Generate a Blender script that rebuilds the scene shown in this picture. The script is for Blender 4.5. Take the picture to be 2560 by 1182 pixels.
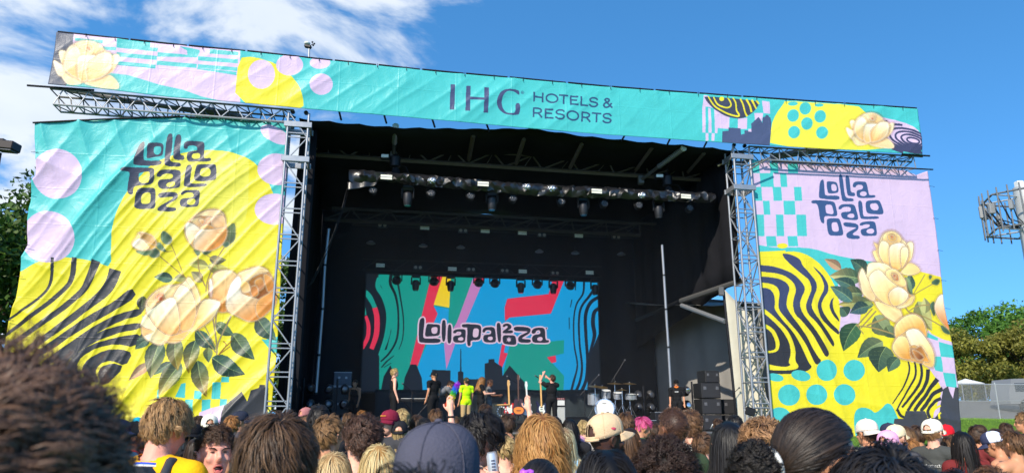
import bpy, bmesh, math, random
import numpy as np
from mathutils import Vector, Matrix
for _o in list(bpy.data.objects): bpy.data.objects.remove(_o)
SC = bpy.context.scene
COL = SC.collection
R = math.radians
rng = np.random.default_rng(7)
# ------------------------------------------------------------------ camera
FPX, CXP, CYP, HOR, EYE = 1836.0, 1280.0, 591.0, 1058.0, 1.75
TH = math.atan((HOR - CYP) / FPX)
cam_d = bpy.data.cameras.new('camera'); cam = bpy.data.objects.new('camera', cam_d); COL.objects.link(cam)
cam.location = (0, 0, EYE); cam.rotation_euler = (R(90) + TH, 0, 0)
cam_d.sensor_width = 36; cam_d.lens = FPX / 2560 * 36; cam_d.clip_end = 3000; cam_d.clip_start = 0.05
cam_d.dof.use_dof = True; cam_d.dof.focus_distance = 7.0; cam_d.dof.aperture_fstop = 5.0
SC.camera = cam
# ------------------------------------------------------------------ sky and sun
SUN_EL, SUN_AZ = R(35), R(-154)          # azimuth from +Y towards +X: the sun stands behind the camera, to the left
w = bpy.data.worlds.new('World'); SC.world = w; w.use_nodes = True
nt = w.node_tree; nt.nodes.clear()
def N(tp, **kw):
    n = nt.nodes.new(tp)
    for k, v in kw.items():
        if k.startswith('i_'):
            key = k[2:]; n.inputs[int(key) if key.isdigit() else key].default_value = v
        else: setattr(n, k, v)
    return n
def L(a, b): nt.links.new(a, b)
sky = N('ShaderNodeTexSky', sky_type='NISHITA', sun_disc=False, sun_elevation=SUN_EL, sun_rotation=SUN_AZ,
        altitude=200, air_density=1.0, dust_density=0.25, ozone_density=2.2)
hsv = N('ShaderNodeHueSaturation'); hsv.inputs['Hue'].default_value = 0.495; hsv.inputs['Saturation'].default_value = 1.28; hsv.inputs['Value'].default_value = 2.75
L(sky.outputs[0], hsv.inputs['Color'])
tc = N('ShaderNodeTexCoord'); lift_ = N('ShaderNodeVectorMath', operation='ADD'); L(tc.outputs['Generated'], lift_.inputs[0]); lift_.inputs[1].default_value = (0, 0, .28); L(lift_.outputs[0], sky.inputs['Vector']); sep = N('ShaderNodeSeparateXYZ'); L(tc.outputs['Generated'], sep.inputs[0])
zz = N('ShaderNodeMath', operation='ADD', i_1=0.22); L(sep.outputs['Z'], zz.inputs[0])
zm = N('ShaderNodeMath', operation='MAXIMUM', i_1=0.05); L(zz.outputs[0], zm.inputs[0])
dx = N('ShaderNodeMath', operation='DIVIDE'); L(sep.outputs['X'], dx.inputs[0]); L(zm.outputs[0], dx.inputs[1])
dy = N('ShaderNodeMath', operation='DIVIDE'); L(sep.outputs['Y'], dy.inputs[0]); L(zm.outputs[0], dy.inputs[1])
cmb = N('ShaderNodeCombineXYZ'); L(dx.outputs[0], cmb.inputs[0]); L(dy.outputs[0], cmb.inputs[1]); cmb.inputs[2].default_value = 8.4
n1 = N('ShaderNodeTexNoise', i_Scale=3.3, i_Detail=9.0, i_Roughness=0.56, i_Distortion=0.35); L(cmb.outputs[0], n1.inputs['Vector'])
n2 = N('ShaderNodeTexNoise', i_Scale=0.55, i_Detail=2.0); L(cmb.outputs[0], n2.inputs['Vector'])
# the cloud bank thins out towards the east (+X)
east = N('ShaderNodeMapRange', clamp=True); L(dx.outputs[0], east.inputs[0])
east.inputs[1].default_value = -0.30; east.inputs[2].default_value = 0.22; east.inputs[3].default_value = 0.065; east.inputs[4].default_value = -0.24
a1 = N('ShaderNodeMath', operation='ADD'); L(n1.outputs[0], a1.inputs[0]); L(east.outputs[0], a1.inputs[1])
s2 = N('ShaderNodeMath', operation='MULTIPLY_ADD', i_1=0.5, i_2=-0.25); L(n2.outputs[0], s2.inputs[0])
a2 = N('ShaderNodeMath', operation='ADD'); L(a1.outputs[0], a2.inputs[0]); L(s2.outputs[0], a2.inputs[1])
cm = N('ShaderNodeMapRange', clamp=True, interpolation_type='SMOOTHSTEP'); L(a2.outputs[0], cm.inputs[0])
cm.inputs[1].default_value = 0.515; cm.inputs[2].default_value = 0.66; cm.inputs[3].default_value = 0.0; cm.inputs[4].default_value = 0.93
n3 = N('ShaderNodeTexNoise', i_Scale=3.4, i_Detail=6.0); L(cmb.outputs[0], n3.inputs['Vector'])
ccol = N('ShaderNodeMix', data_type='RGBA'); L(n3.outputs[0], ccol.inputs[0])
ccol.inputs[6].default_value = (5.2, 6.2, 7.6, 1); ccol.inputs[7].default_value = (9.4, 9.7, 10.0, 1)
mixc = N('ShaderNodeMix', data_type='RGBA'); L(cm.outputs[0], mixc.inputs[0]); L(hsv.outputs[0], mixc.inputs[6]); L(ccol.outputs[2], mixc.inputs[7])
bg = N('ShaderNodeBackground', i_Strength=0.10); L(mixc.outputs[2], bg.inputs[0])
wo = N('ShaderNodeOutputWorld'); L(bg.outputs[0], wo.inputs[0])
sd = bpy.data.lights.new('sun', 'SUN'); sd.energy = 5.0; sd.angle = R(0.53); sd.color = (1.0, 0.91, 0.77)
sun = bpy.data.objects.new('sun', sd); COL.objects.link(sun)
SUNV = Vector((math.sin(SUN_AZ) * math.cos(SUN_EL), math.cos(SUN_AZ) * math.cos(SUN_EL), math.sin(SUN_EL)))
sun.rotation_euler = SUNV.to_track_quat('Z', 'Y').to_euler(); sun.location = SUNV * 60
SC.view_settings.view_transform = 'Standard'; SC.view_settings.look = 'None'; SC.view_settings.gamma = 1
SC.view_settings.exposure = 0.30
SC.view_settings.use_curve_mapping = False
SC.cycles.max_bounces = 6; SC.cycles.transparent_max_bounces = 8; SC.cycles.use_denoising = True
# ------------------------------------------------------------------ geometry of the place
def ray(px, py):
    x = (px - CXP) / FPX; y = -(py - CYP) / FPX
    c, s = math.cos(TH), math.sin(TH)
    return x, c - s * y, s + c * y
SD = 20.0                                 # metres from the camera to the stage front
AZ = R(79)
DS = Vector((math.sin(AZ), math.cos(AZ), 0)); DT = Vector((-math.cos(AZ), math.sin(AZ), 0)); O0 = Vector((0, SD, 0))
def S(s, t, z): return O0 + DS * s + DT * t + Vector((0, 0, z))
def F(px, py, t=0.0):
    """where the sight line through a photo pixel meets the vertical plane t metres behind the stage front -> (s, t, z)"""
    dx, dy, dz = ray(px, py)
    k = (t + SD * DT.y) / (dx * DT.x + dy * DT.y)
    s = k * dx * DS.x + (k * dy - SD) * DS.y
    return s, t, EYE + k * dz
def FW(px, py, t=0.0): return S(*F(px, py, t))
def G(px, py, d):
    """point d metres ahead of the camera (level distance along +Y) on the sight line"""
    dx, dy, dz = ray(px, py); k = d / dy
    return Vector((dx * k, d, EYE + dz * k))
# ------------------------------------------------------------------ materials
MATS = {}
def lin(c):
    return tuple((x / 255 / 12.92 if x / 255 <= .04045 else ((x / 255 + .055) / 1.055) ** 2.4) for x in c)
def mat(name, rgb, rough=0.6, metal=0.0, var=0.12, scale=8.0, bump=0.0, bscale=40.0, spec=0.4, emit=None, estr=0.0, sheen=0.0):
    """a Principled material whose colour and gloss are broken up by noise; rgb is sRGB 0-255"""
    if name in MATS: return MATS[name]
    m = bpy.data.materials.new(name); m.use_nodes = True; t = m.node_tree; b = t.nodes['Principled BSDF']
    c = lin(rgb)
    co = t.nodes.new('ShaderNodeTexCoord'); nz = t.nodes.new('ShaderNodeTexNoise'); nz.inputs['Scale'].default_value = scale; nz.inputs['Detail'].default_value = 5
    t.links.new(co.outputs['Object'], nz.inputs['Vector'])
    mx = t.nodes.new('ShaderNodeMix'); mx.data_type = 'RGBA'; t.links.new(nz.outputs[0], mx.inputs[0])
    mx.inputs[6].default_value = (*[x * (1 - var) for x in c], 1); mx.inputs[7].default_value = (*[min(1, x * (1 + var)) for x in c], 1)
    t.links.new(mx.outputs[2], b.inputs['Base Color'])
    rr = t.nodes.new('ShaderNodeMapRange'); t.links.new(nz.outputs[0], rr.inputs[0]); rr.inputs[3].default_value = max(.02, rough - .1); rr.inputs[4].default_value = min(1, rough + .1)
    t.links.new(rr.outputs[0], b.inputs['Roughness'])
    b.inputs['Metallic'].default_value = metal; b.inputs['Specular IOR Level'].default_value = spec
    if bump:
        n2 = t.nodes.new('ShaderNodeTexNoise'); n2.inputs['Scale'].default_value = bscale; n2.inputs['Detail'].default_value = 6
        t.links.new(co.outputs['Object'], n2.inputs['Vector'])
        bp = t.nodes.new('ShaderNodeBump'); bp.inputs['Strength'].default_value = bump; bp.inputs['Distance'].default_value = 0.02
        t.links.new(n2.outputs[0], bp.inputs['Height']); t.links.new(bp.outputs[0], b.inputs['Normal'])
    if sheen: b.inputs['Sheen Weight'].default_value = sheen
    if emit: b.inputs['Emission Color'].default_value = (*lin(emit), 1); b.inputs['Emission Strength'].default_value = estr
    MATS[name] = m; return m
# ------------------------------------------------------------------ mesh building
class MB:
    def __init__(s): s.v = []; s.f = []
    def add(s, vs, fs):
        k = len(s.v); s.v.extend([tuple(v) for v in vs]); s.f.extend([tuple(i + k for i in f) for f in fs]); return s
    def box(s, c, sz, M=None, bev=0.0):
        x, y, z = [a / 2 for a in sz]; M = M or Matrix(); c = Vector(c)
        if bev:
            b = min(bev, x * .9, y * .9, z * .9); bm = bmesh.new(); bmesh.ops.create_cube(bm, size=1)
            for v in bm.verts: v.co = Vector((v.co.x * 2 * x, v.co.y * 2 * y, v.co.z * 2 * z))
            bmesh.ops.bevel(bm, geom=bm.edges[:], offset=b, segments=1, affect='EDGES', profile=.5)
            s.add([M @ v.co + c for v in bm.verts], [[v.index for v in f.verts] for f in bm.faces] if not bm.verts.index_update() else []); bm.free(); return s
        P = [M @ Vector((sx * x, sy * y, sz_ * z)) + c for sx in (-1, 1) for sy in (-1, 1) for sz_ in (-1, 1)]
        return s.add(P, [(0, 1, 3, 2), (4, 6, 7, 5), (0, 4, 5, 1), (2, 3, 7, 6), (0, 2, 6, 4), (1, 5, 7, 3)])
    def tube(s, pts, r, n=8, cap=True):
        pts = [Vector(p) for p in pts]; m = len(pts); rs = r if hasattr(r, '__len__') else [r] * m
        vs = []; up = None
        for i, p in enumerate(pts):
            d = (pts[min(i + 1, m - 1)] - pts[max(i - 1, 0)]).normalized()
            if up is None: up = Vector((0, 0, 1)) if abs(d.z) < .9 else Vector((1, 0, 0))
            a = d.cross(up)
            if a.length < 1e-5: a = d.orthogonal()
            a.normalize(); b = a.cross(d).normalized(); up = b
            for j in range(n):
                q = 2 * math.pi * j / n; vs.append(p + a * (math.cos(q) * rs[i]) + b * (math.sin(q) * rs[i]))
        fs = [(i * n + j, i * n + (j + 1) % n, (i + 1) * n + (j + 1) % n, (i + 1) * n + j) for i in range(m - 1) for j in range(n)]
        if cap: fs += [tuple(range(n - 1, -1, -1)), tuple((m - 1) * n + j for j in range(n))]
        return s.add(vs, fs)
    def lathe(s, prof, n=24, M=None, cap=True):
        """prof: (radius, z) rows; axis +Z, then transformed by M"""
        M = M or Matrix(); vs = []
        for r, z in prof:
            for j in range(n):
                q = 2 * math.pi * j / n; vs.append(M @ Vector((r * math.cos(q), r * math.sin(q), z)))
        m = len(prof)
        fs = [(i * n + j, i * n + (j + 1) % n, (i + 1) * n + (j + 1) % n, (i + 1) * n + j) for i in range(m - 1) for j in range(n)]
        if cap: fs += [tuple(range(n - 1, -1, -1)), tuple((m - 1) * n + j for j in range(n))]
        return s.add(vs, fs)
    def ell(s, c, r, M=None, n=16, k=10):
        M = M or Matrix(); c = Vector(c); r = r if hasattr(r, '__len__') else (r, r, r); vs = [M @ Vector((0, 0, r[2])) + c]
        for i in range(1, k):
            a = math.pi * i / k
            for j in range(n):
                q = 2 * math.pi * j / n; vs.append(M @ Vector((r[0] * math.sin(a) * math.cos(q), r[1] * math.sin(a) * math.sin(q), r[2] * math.cos(a))) + c)
        vs.append(M @ Vector((0, 0, -r[2])) + c); e = len(vs) - 1
        fs = [(0, 1 + j, 1 + (j + 1) % n) for j in range(n)]
        fs += [(1 + (i - 1) * n + j, 1 + i * n + j, 1 + i * n + (j + 1) % n, 1 + (i - 1) * n + (j + 1) % n) for i in range(1, k - 1) for j in range(n)]
        fs += [(1 + (k - 2) * n + (j + 1) % n, 1 + (k - 2) * n + j, e) for j in range(n)]
        return s.add(vs, fs)
    def prism(s, pts, z0, z1, M=None):
        """closed 2-D outline (x, y) extruded from z0 to z1"""
        M = M or Matrix(); n = len(pts)
        vs = [M @ Vector((x, y, z0)) for x, y in pts] + [M @ Vector((x, y, z1)) for x, y in pts]
        return s.add(vs, [tuple(range(n - 1, -1, -1)), tuple(range(n, 2 * n))] + [(i, (i + 1) % n, n + (i + 1) % n, n + i) for i in range(n)])
    def mesh(s, name, m, smooth=None, off=None):
        me = bpy.data.meshes.new(name); vs = s.v
        if off is not None: vs = [(v[0] - off[0], v[1] - off[1], v[2] - off[2]) for v in vs]
        me.from_pydata(vs, [], s.f); me.update()
        if m: me.materials.append(m)
        if smooth is not None:
            me.polygons.foreach_set('use_smooth', [True] * len(me.polygons))
            if smooth < 180: me.set_sharp_from_angle(angle=R(smooth))
        return me
    def build(s, name, m, parent=None, smooth=None):
        off = tuple(parent.matrix_world.translation) if parent is not None and parent.get('_w') else None
        o = bpy.data.objects.new(name, s.mesh(name, m, smooth, off)); COL.objects.link(o)
        if parent is not None: o.parent = parent
        return o
def tag(o, label, cat, group=None, kind=None):
    if label: o['label'] = label
    if cat: o['category'] = cat
    if group: o['group'] = group
    if kind: o['kind'] = kind
    return o
def thing(name, label, cat, loc=(0, 0, 0), rz=0.0, group=None, scale=1.0, world=True):
    """an Empty at the base of a thing; world=True: its parts are given in world coordinates"""
    o = bpy.data.objects.new(name, None); COL.objects.link(o); o.location = loc; o.rotation_euler = (0, 0, rz); o.scale = (scale,) * 3
    o.empty_display_size = .1
    o.matrix_world = Matrix.LocRotScale(Vector(loc), o.rotation_euler, o.scale)
    if world: o['_w'] = 1
    return tag(o, label, cat, group)
def copy_tree(o, parent=None):
    c = o.copy(); COL.objects.link(c); c.parent = parent
    for ch in list(o.children): copy_tree(ch, c)
    return c
_CYL = {}
def bar(parent, name, p0, p1, r, m, n=8):
    """one straight member as an object of its own, all alike members share a unit cylinder"""
    key = (m.name, n)
    if key not in _CYL: _CYL[key] = MB().tube([(0, 0, 0), (0, 0, 1)], 1, n).mesh('tube', m, 40)
    p0, p1 = Vector(p0), Vector(p1); d = p1 - p0
    o = bpy.data.objects.new(name, _CYL[key]); COL.objects.link(o)
    base = parent.matrix_world.translation if parent is not None and parent.get('_w') else Vector()
    o.location = p0 - base; o.rotation_mode = 'QUATERNION'; o.rotation_quaternion = d.to_track_quat('Z', 'Y'); o.scale = (r, r, d.length)
    if parent is not None: o.parent = parent
    return o
def wav(x, y, seed, f0=1.0, octs=4):
    """cheap smooth noise in numpy: sums of rotated sines"""
    g = np.random.default_rng(seed); v = np.zeros_like(x); a = 1.0; f = f0
    for _ in range(octs):
        for _ in range(3):
            th = g.uniform(0, 6.283); v = v + a * np.sin(f * (x * np.cos(th) + y * np.sin(th)) + g.uniform(0, 6.283)) / 3
        a *= .55; f *= 1.9
    return v
# ------------------------------------------------------------------ printed artwork: polygons rasterised into generated textures
ZA = (0, 60, 2.3645); ZB = (0, 520, 2.1895); ZC = (290, 320, 5.374); ZD = (2010, 420, 5.909); ZE = (1030, 770, 7.111); ZF = (1110, 190, 5.818)
ZG = (310, 510, 3.94); ZH = (310, 730, 3.94); ZI = (2050, 570, 3.2833); ZJ = (120, 70, 6.22); ZK = (1740, 220, 4.2667)
ZL = (1700, 220, 2.4628); ZM = (1700, 560, 2.2733); ZN = (680, 620, 2.6857); ZO = (1200, 620, 2.57); Z1 = (0, 0, 1.0)
TEAL, YEL, LIL, NAV, BLK = (74, 188, 186), (230, 215, 42), (212, 186, 214), (56, 62, 88), (52, 52, 56)
def chaikin(P, k):
    P = np.asarray(P, float)
    for _ in range(k):
        Q = np.roll(P, -1, 0); P = np.stack([.78 * P + .22 * Q, .22 * P + .78 * Q], 1).reshape(-1, 2)
    return P
def catmull(P, closed=True, n=6):
    P = np.asarray(P, float); m = len(P); out = []
    for i in range(m if closed else m - 1):
        g = (lambda j: P[j % m]) if closed else (lambda j: P[min(max(j, 0), m - 1)])
        p0, p1, p2, p3 = g(i - 1), g(i), g(i + 1), g(i + 2)
        for t in np.linspace(0, 1, n, endpoint=False):
            out.append(.5 * (2 * p1 + (p2 - p0) * t + (2 * p0 - 5 * p1 + 4 * p2 - p3) * t * t + (3 * p1 - p0 - 3 * p2 + p3) * t ** 3))
    if not closed: out.append(P[-1])
    return np.array(out)
class Canvas:
    """a print, laid out in metres on its own plane; the outlines come in as photo coordinates of the plane t behind the stage front"""
    def __init__(s, t, box, ppm, base):
        s.t = t; a = [F(x, y, t) for x, y in box]
        s.s0 = min(p[0] for p in a) - .1; s.s1 = max(p[0] for p in a) + .1; s.z0 = min(p[2] for p in a) - .1; s.z1 = max(p[2] for p in a) + .1
        s.W = int((s.s1 - s.s0) * ppm); s.H = int((s.z1 - s.z0) * ppm); s.ppm = ppm
        s.I = np.empty((s.H, s.W, 3), np.float32); s.I[:] = base; s.Z = Z1; s.rg = np.random.default_rng(3)
    def pt(s, P):
        P = np.asarray(P, float); x = s.Z[0] + P[:, 0] / s.Z[2]; y = s.Z[1] + P[:, 1] / s.Z[2]
        a, _, z = F(x, y, s.t); return np.stack([(a - s.s0) * s.ppm, (z - s.z0) * s.ppm], 1)
    def mask(s, P):
        x0, y0 = np.floor(P.min(0)).astype(int) - 1; x1, y1 = np.ceil(P.max(0)).astype(int) + 2
        x0, y0 = max(x0, 0), max(y0, 0); x1, y1 = min(x1, s.W), min(y1, s.H)
        if x1 <= x0 or y1 <= y0: return None
        X, Y = np.meshgrid(np.arange(x0, x1) + .5, np.arange(y0, y1) + .5); m = np.zeros(X.shape, bool)
        Q = np.roll(P, -1, 0); yy = Y[:, 0]
        for (ax, ay), (bx, by) in zip(P, Q):
            if ay == by: continue
            rows = (ay > yy) != (by > yy)
            if not rows.any(): continue
            xi = ax + (yy[rows] - ay) * (bx - ax) / (by - ay); m[rows] ^= X[rows] < xi[:, None]
        return x0, x1, y0, y1, X, Y, m
    def put(s, P, col, alpha=1.0, holes=(), grad=None, streak=0.0):
        r = s.mask(P)
        if r is None: return
        x0, x1, y0, y1, X, Y, m = r
        for h in holes:
            q = s.mask(h)
            if q is None: continue
            a0, a1, b0, b1, _, _, hm = q
            c0, c1, d0, d1 = max(a0, x0), min(a1, x1), max(b0, y0), min(b1, y1)
            m[d0 - y0:d1 - y0, c0 - x0:c1 - x0] &= ~hm[d0 - b0:d1 - b0, c0 - a0:c1 - a0]
        c = np.empty(X.shape + (3,), np.float32); c[:] = col
        if grad is not None:                     # (other colour, from point, to point[, power])
            f, g = s.pt([grad[1], grad[2]]); d = g - f; k = np.clip(((X - f[0]) * d[0] + (Y - f[1]) * d[1]) / (d @ d), 0, 1)
            k = k ** (grad[3] if len(grad) > 3 else 1); c = c * (1 - k[..., None]) + np.array(grad[0], np.float32) * k[..., None]
            if streak:
                tr = (-(X - f[0]) * d[1] + (Y - f[1]) * d[0]) / math.hypot(*d); c *= (1 + streak * wav(tr / s.ppm, (X * d[0] + Y * d[1]) / math.hypot(*d) / s.ppm * .12, int(abs(P[0, 0] * 7)) % 999, 22, 3))[..., None]
        v = s.I[y0:y1, x0:x1]; v[m] = v[m] * (1 - alpha) + c[m] * alpha
    def poly(s, P, col, sm=0, **k):
        holes = [s.pt(chaikin(h, 2)) for h in k.pop('holes', ())]
        P = catmull(P) if sm == 9 else chaikin(P, sm)
        s.put(s.pt(P), col, holes=holes, **k)
    def ellipse(s, cx, cy, rx, ry=None, col=LIL, rot=0, **k):
        ry = ry or rx; a = np.linspace(0, 6.2832, 48, endpoint=False); x, y = rx * np.cos(a), ry * np.sin(a); c, n = math.cos(rot), math.sin(rot)
        s.put(s.pt(np.stack([cx + x * c - y * n, cy + x * n + y * c], 1)), col, **k)
    def stroke(s, P, wd, col, sm=True, closed=False, **k):
        P = np.asarray(P, float); wd = np.full(len(P), wd, float) if not hasattr(wd, '__len__') else np.asarray(wd, float)
        if closed: P = np.vstack([P, P[:1]]); wd = np.append(wd, wd[0])
        if sm and len(P) > 2:
            q = catmull(np.column_stack([P, wd])[:, :2], False, 5); wd = np.interp(np.linspace(0, 1, len(q)), np.linspace(0, 1, len(P)), wd); P = q
        d = np.gradient(P, axis=0); d /= np.linalg.norm(d, axis=1, keepdims=True) + 1e-9; n = np.stack([-d[:, 1], d[:, 0]], 1)
        for i in range(len(P) - 1):              # quad by quad: no even-odd holes where a stroke crosses itself
            j = i + 1
            s.put(s.pt([P[i] + n[i] * wd[i] / 2 - d[i] * wd[i] * .04, P[j] + n[j] * wd[j] / 2 + d[j] * wd[j] * .04, P[j] - n[j] * wd[j] / 2 + d[j] * wd[j] * .04, P[i] - n[i] * wd[i] / 2 - d[i] * wd[i] * .04]), col, **k)
    def petal(s, P, c0, c1, a, b, line=(132, 82, 40), rim=(252, 244, 226), pw=1.0):
        c0, c1 = [tuple(np.clip(np.array(x) * k, 0, 255)) for x, k in ((c0, (1.06, 1.03, .97)), (c1, (1.02, .88, .68)))]; q = catmull(P); u = s.Z[2]
        for w_ in (13, 9, 5): s.stroke(q[::2], w_ * u, (130, 84, 40), False, True, alpha=.075)      # drawn shading under the petal edge
        s.poly(P, c0, 9, grad=(c1, a, b, pw), streak=.05)
        s.stroke(q[::2], 3.4 * u, rim, False, True, alpha=.45); s.stroke(q[::2], 1.5 * u, line, False, True, alpha=.6)
    def leaf(s, b, tip, wd, c0, c1, vein=(176, 190, 120), dark=.72):
        b, tip = np.array(b, float), np.array(tip, float); d = tip - b; Ln = np.linalg.norm(d); u = d / Ln; n = np.array([-u[1], u[0]])
        ts = np.linspace(0, 1, 15); prof = np.sin(np.pi * ts ** .8) ** .9 * (1 - .25 * ts)
        for sg in (-1, 1):
            e = [b + d * t + n * sg * wd / 2 * p * (1 + .05 * (i % 2)) + n * wd * .1 * math.sin(3 * t) for i, (t, p) in enumerate(zip(ts, prof))]
            m_ = [b + d * t + n * wd * .1 * math.sin(3 * t) for t in ts]
            k = 1.0 if sg < 0 else dark
            s.poly(e + m_[::-1], np.array(c0) * k, 0, grad=(tuple(np.array(c1) * k), tuple(b), tuple(tip)), streak=.05)
        mid = [b + d * t + n * wd * .1 * math.sin(3 * t) for t in (0, .3, .6, .95)]
        s.stroke(mid, [Ln * .02, Ln * .016, Ln * .012, Ln * .006], vein, alpha=.8)
        for t in (.18, .34, .5, .66, .8):
            for sg in (-1, 1):
                p = b + d * t + n * wd * .1 * math.sin(3 * t); h = wd * .42 * math.sin(math.pi * min(1, t + .12) ** .8)
                s.stroke([p, p + u * Ln * .09 + n * sg * h * .6, p + u * Ln * .13 + n * sg * h], Ln * .007, vein, alpha=.4)
    def image(s, name):
        im = bpy.data.images.new(name, s.W, s.H, alpha=False); buf = np.ones((s.H, s.W, 4), np.float32); buf[..., :3] = np.clip(s.I / 255, 0, 1)
        im.pixels.foreach_set(buf.ravel()); im.update(); im.pack(); return im
    def uv(s, a, z): return (a - s.s0) / (s.s1 - s.s0), (z - s.z0) / (s.z1 - s.z0)

LOGO_L = [([(398,165),(305,215),(228,480),(250,500),(605,505),(618,430),(400,440),(362,420)], []),
 ([(440,205),(610,205),(640,230),(630,350),(600,380),(520,385),(430,410),(405,395),(412,350),(425,230)], [[(510,255),(590,250),(610,270),(600,330),(570,360),(520,355),(502,320)]]),
 ([(692,85),(768,75),(745,330),(720,400),(735,455),(862,460),(867,515),(670,512),(645,480),(655,330)], []),
 ([(800,90),(885,90),(855,330),(868,360),(915,370),(912,430),(790,425),(765,400),(770,340)], []),
 ([(915,280),(905,250),(920,200),(960,178),(1160,175),(1188,210),(1175,380),(1190,410),(1270,395),(1272,448),(1010,450),(960,440),(945,400),(950,340),(985,310),(1080,310),(1090,270),(1075,240),(1000,235),(965,245),(955,280)], [[(1040,340),(1115,332),(1130,365),(1120,405),(1050,415),(1015,395),(1012,365)]]),
 ([(60,588),(78,532),(470,525),(515,550),(510,680),(480,740),(400,765),(270,770),(225,790),(218,905),(140,865),(150,760),(185,600),(160,588)], [[(310,595),(430,575),(447,600),(440,715),(420,735),(340,735),(300,710),(295,620)]]),
 ([(540,650),(545,610),(590,565),(650,553),(830,555),(868,580),(862,770),(830,800),(680,815),(590,808),(555,770),(553,720),(575,685),(640,680),(740,675),(762,640),(745,610),(680,605),(620,620),(590,650)], [[(690,725),(770,712),(790,730),(780,770),(740,788),(680,780),(660,755)]]),
 ([(935,490),(1025,485),(985,700),(1000,745),(1222,735),(1218,788),(940,790),(903,770),(905,720)], []),
 ([(1100,485),(1310,480),(1345,500),(1352,660),(1330,700),(1230,712),(1080,708),(1042,690),(1045,620),(1075,510)], [[(1150,535),(1240,532),(1268,560),(1265,620),(1240,645),(1150,648),(1122,620),(1130,560)]]),
 ([(310,800),(490,790),(522,820),(522,1040),(495,1080),(280,1078),(235,1055),(230,1010),(262,850)], [[(370,862),(440,855),(455,880),(450,980),(425,1005),(340,1008),(318,980),(335,890)]]),
 ([(555,855),(825,850),(825,950),(655,1030),(680,1055),(805,1060),(795,1115),(540,1110),(555,1050),(750,945),(760,920),(740,915),(560,938)], []),
 ([(860,890),(870,855),(920,828),(1060,822),(1110,830),(1128,860),(1110,1020),(1080,1055),(930,1062),(865,1050),(848,1010),(855,960),(890,935),(1010,930),(1040,910),(1030,870),(990,855),(930,862),(890,892)], [[(960,955),(1050,945),(1065,970),(1055,1010),(1020,1030),(970,1028),(945,1000)]])]
LOGO_R = [([(293,160),(230,195),(215,430),(240,455),(525,478),(520,408),(330,410),(302,390)], []),
 ([(345,195),(460,205),(490,230),(512,330),(495,370),(380,382),(345,365),(328,220)], [[(400,240),(455,240),(478,270),(482,320),(465,342),(415,342),(400,310)]]),
 ([(503,97),(563,92),(600,400),(625,445),(725,448),(738,495),(580,495),(555,470)], []), ([(598,108),(665,118),(685,340),(705,362),(748,365),(755,420),(660,415),(635,390)], []),
 ([(715,285),(720,230),(760,200),(890,200),(925,225),(955,390),(970,405),(1048,398),(1055,443),(820,447),(780,420),(772,350),(795,325),(860,315),(872,275),(850,250),(800,248),(770,260),(755,292)], [[(835,355),(880,345),(920,360),(925,395),(890,420),(840,410),(820,385)]]),
 ([(107,475),(300,478),(430,495),(460,525),(495,690),(470,715),(380,712),(290,710),(302,830),(238,795),(205,525),(107,525)], [[(310,545),(390,540),(415,560),(438,660),(420,685),(340,675),(320,650)]]),
 ([(505,612),(510,575),(545,540),(600,532),(720,535),(755,560),(803,730),(790,765),(740,772),(600,760),(560,740),(540,680),(560,655),(600,648),(670,645),(692,625),(690,590),(660,575),(600,575),(565,585),(545,612)], [[(650,685),(700,672),(735,680),(745,720),(720,740),(665,735),(635,715)]]),
 ([(790,478),(860,490),(870,690),(885,722),(1098,710),(1105,755),(860,758),(825,735)], []),
 ([(930,480),(1090,475),(1125,500),(1172,640),(1165,680),(1130,688),(980,680),(930,665),(912,620),(905,520)], [[(985,525),(1060,522),(1085,540),(1100,590),(1085,625),(1030,628),(990,605),(970,560)]]),
 ([(350,745),(500,740),(530,765),(578,950),(570,990),(530,1002),(400,1002),(365,985),(345,930),(330,780)], [[(410,805),(470,800),(490,815),(512,910),(500,940),(440,942),(415,925),(402,860)]]),
 ([(568,797),(800,820),(805,910),(710,970),(730,995),(818,998),(825,1052),(632,1045),(612,965),(760,890),(770,878),(590,870)], []),
 ([(820,850),(825,815),(870,795),(990,785),(1035,795),(1055,830),(1075,960),(1060,1000),(1000,1003),(880,1003),(845,980),(833,920),(860,898),(940,885),(970,860),(965,835),(930,830),(880,838),(860,852)], [[(930,908),(980,895),(1020,900),(1035,940),(1010,970),(950,968),(918,945)]])]
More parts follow.
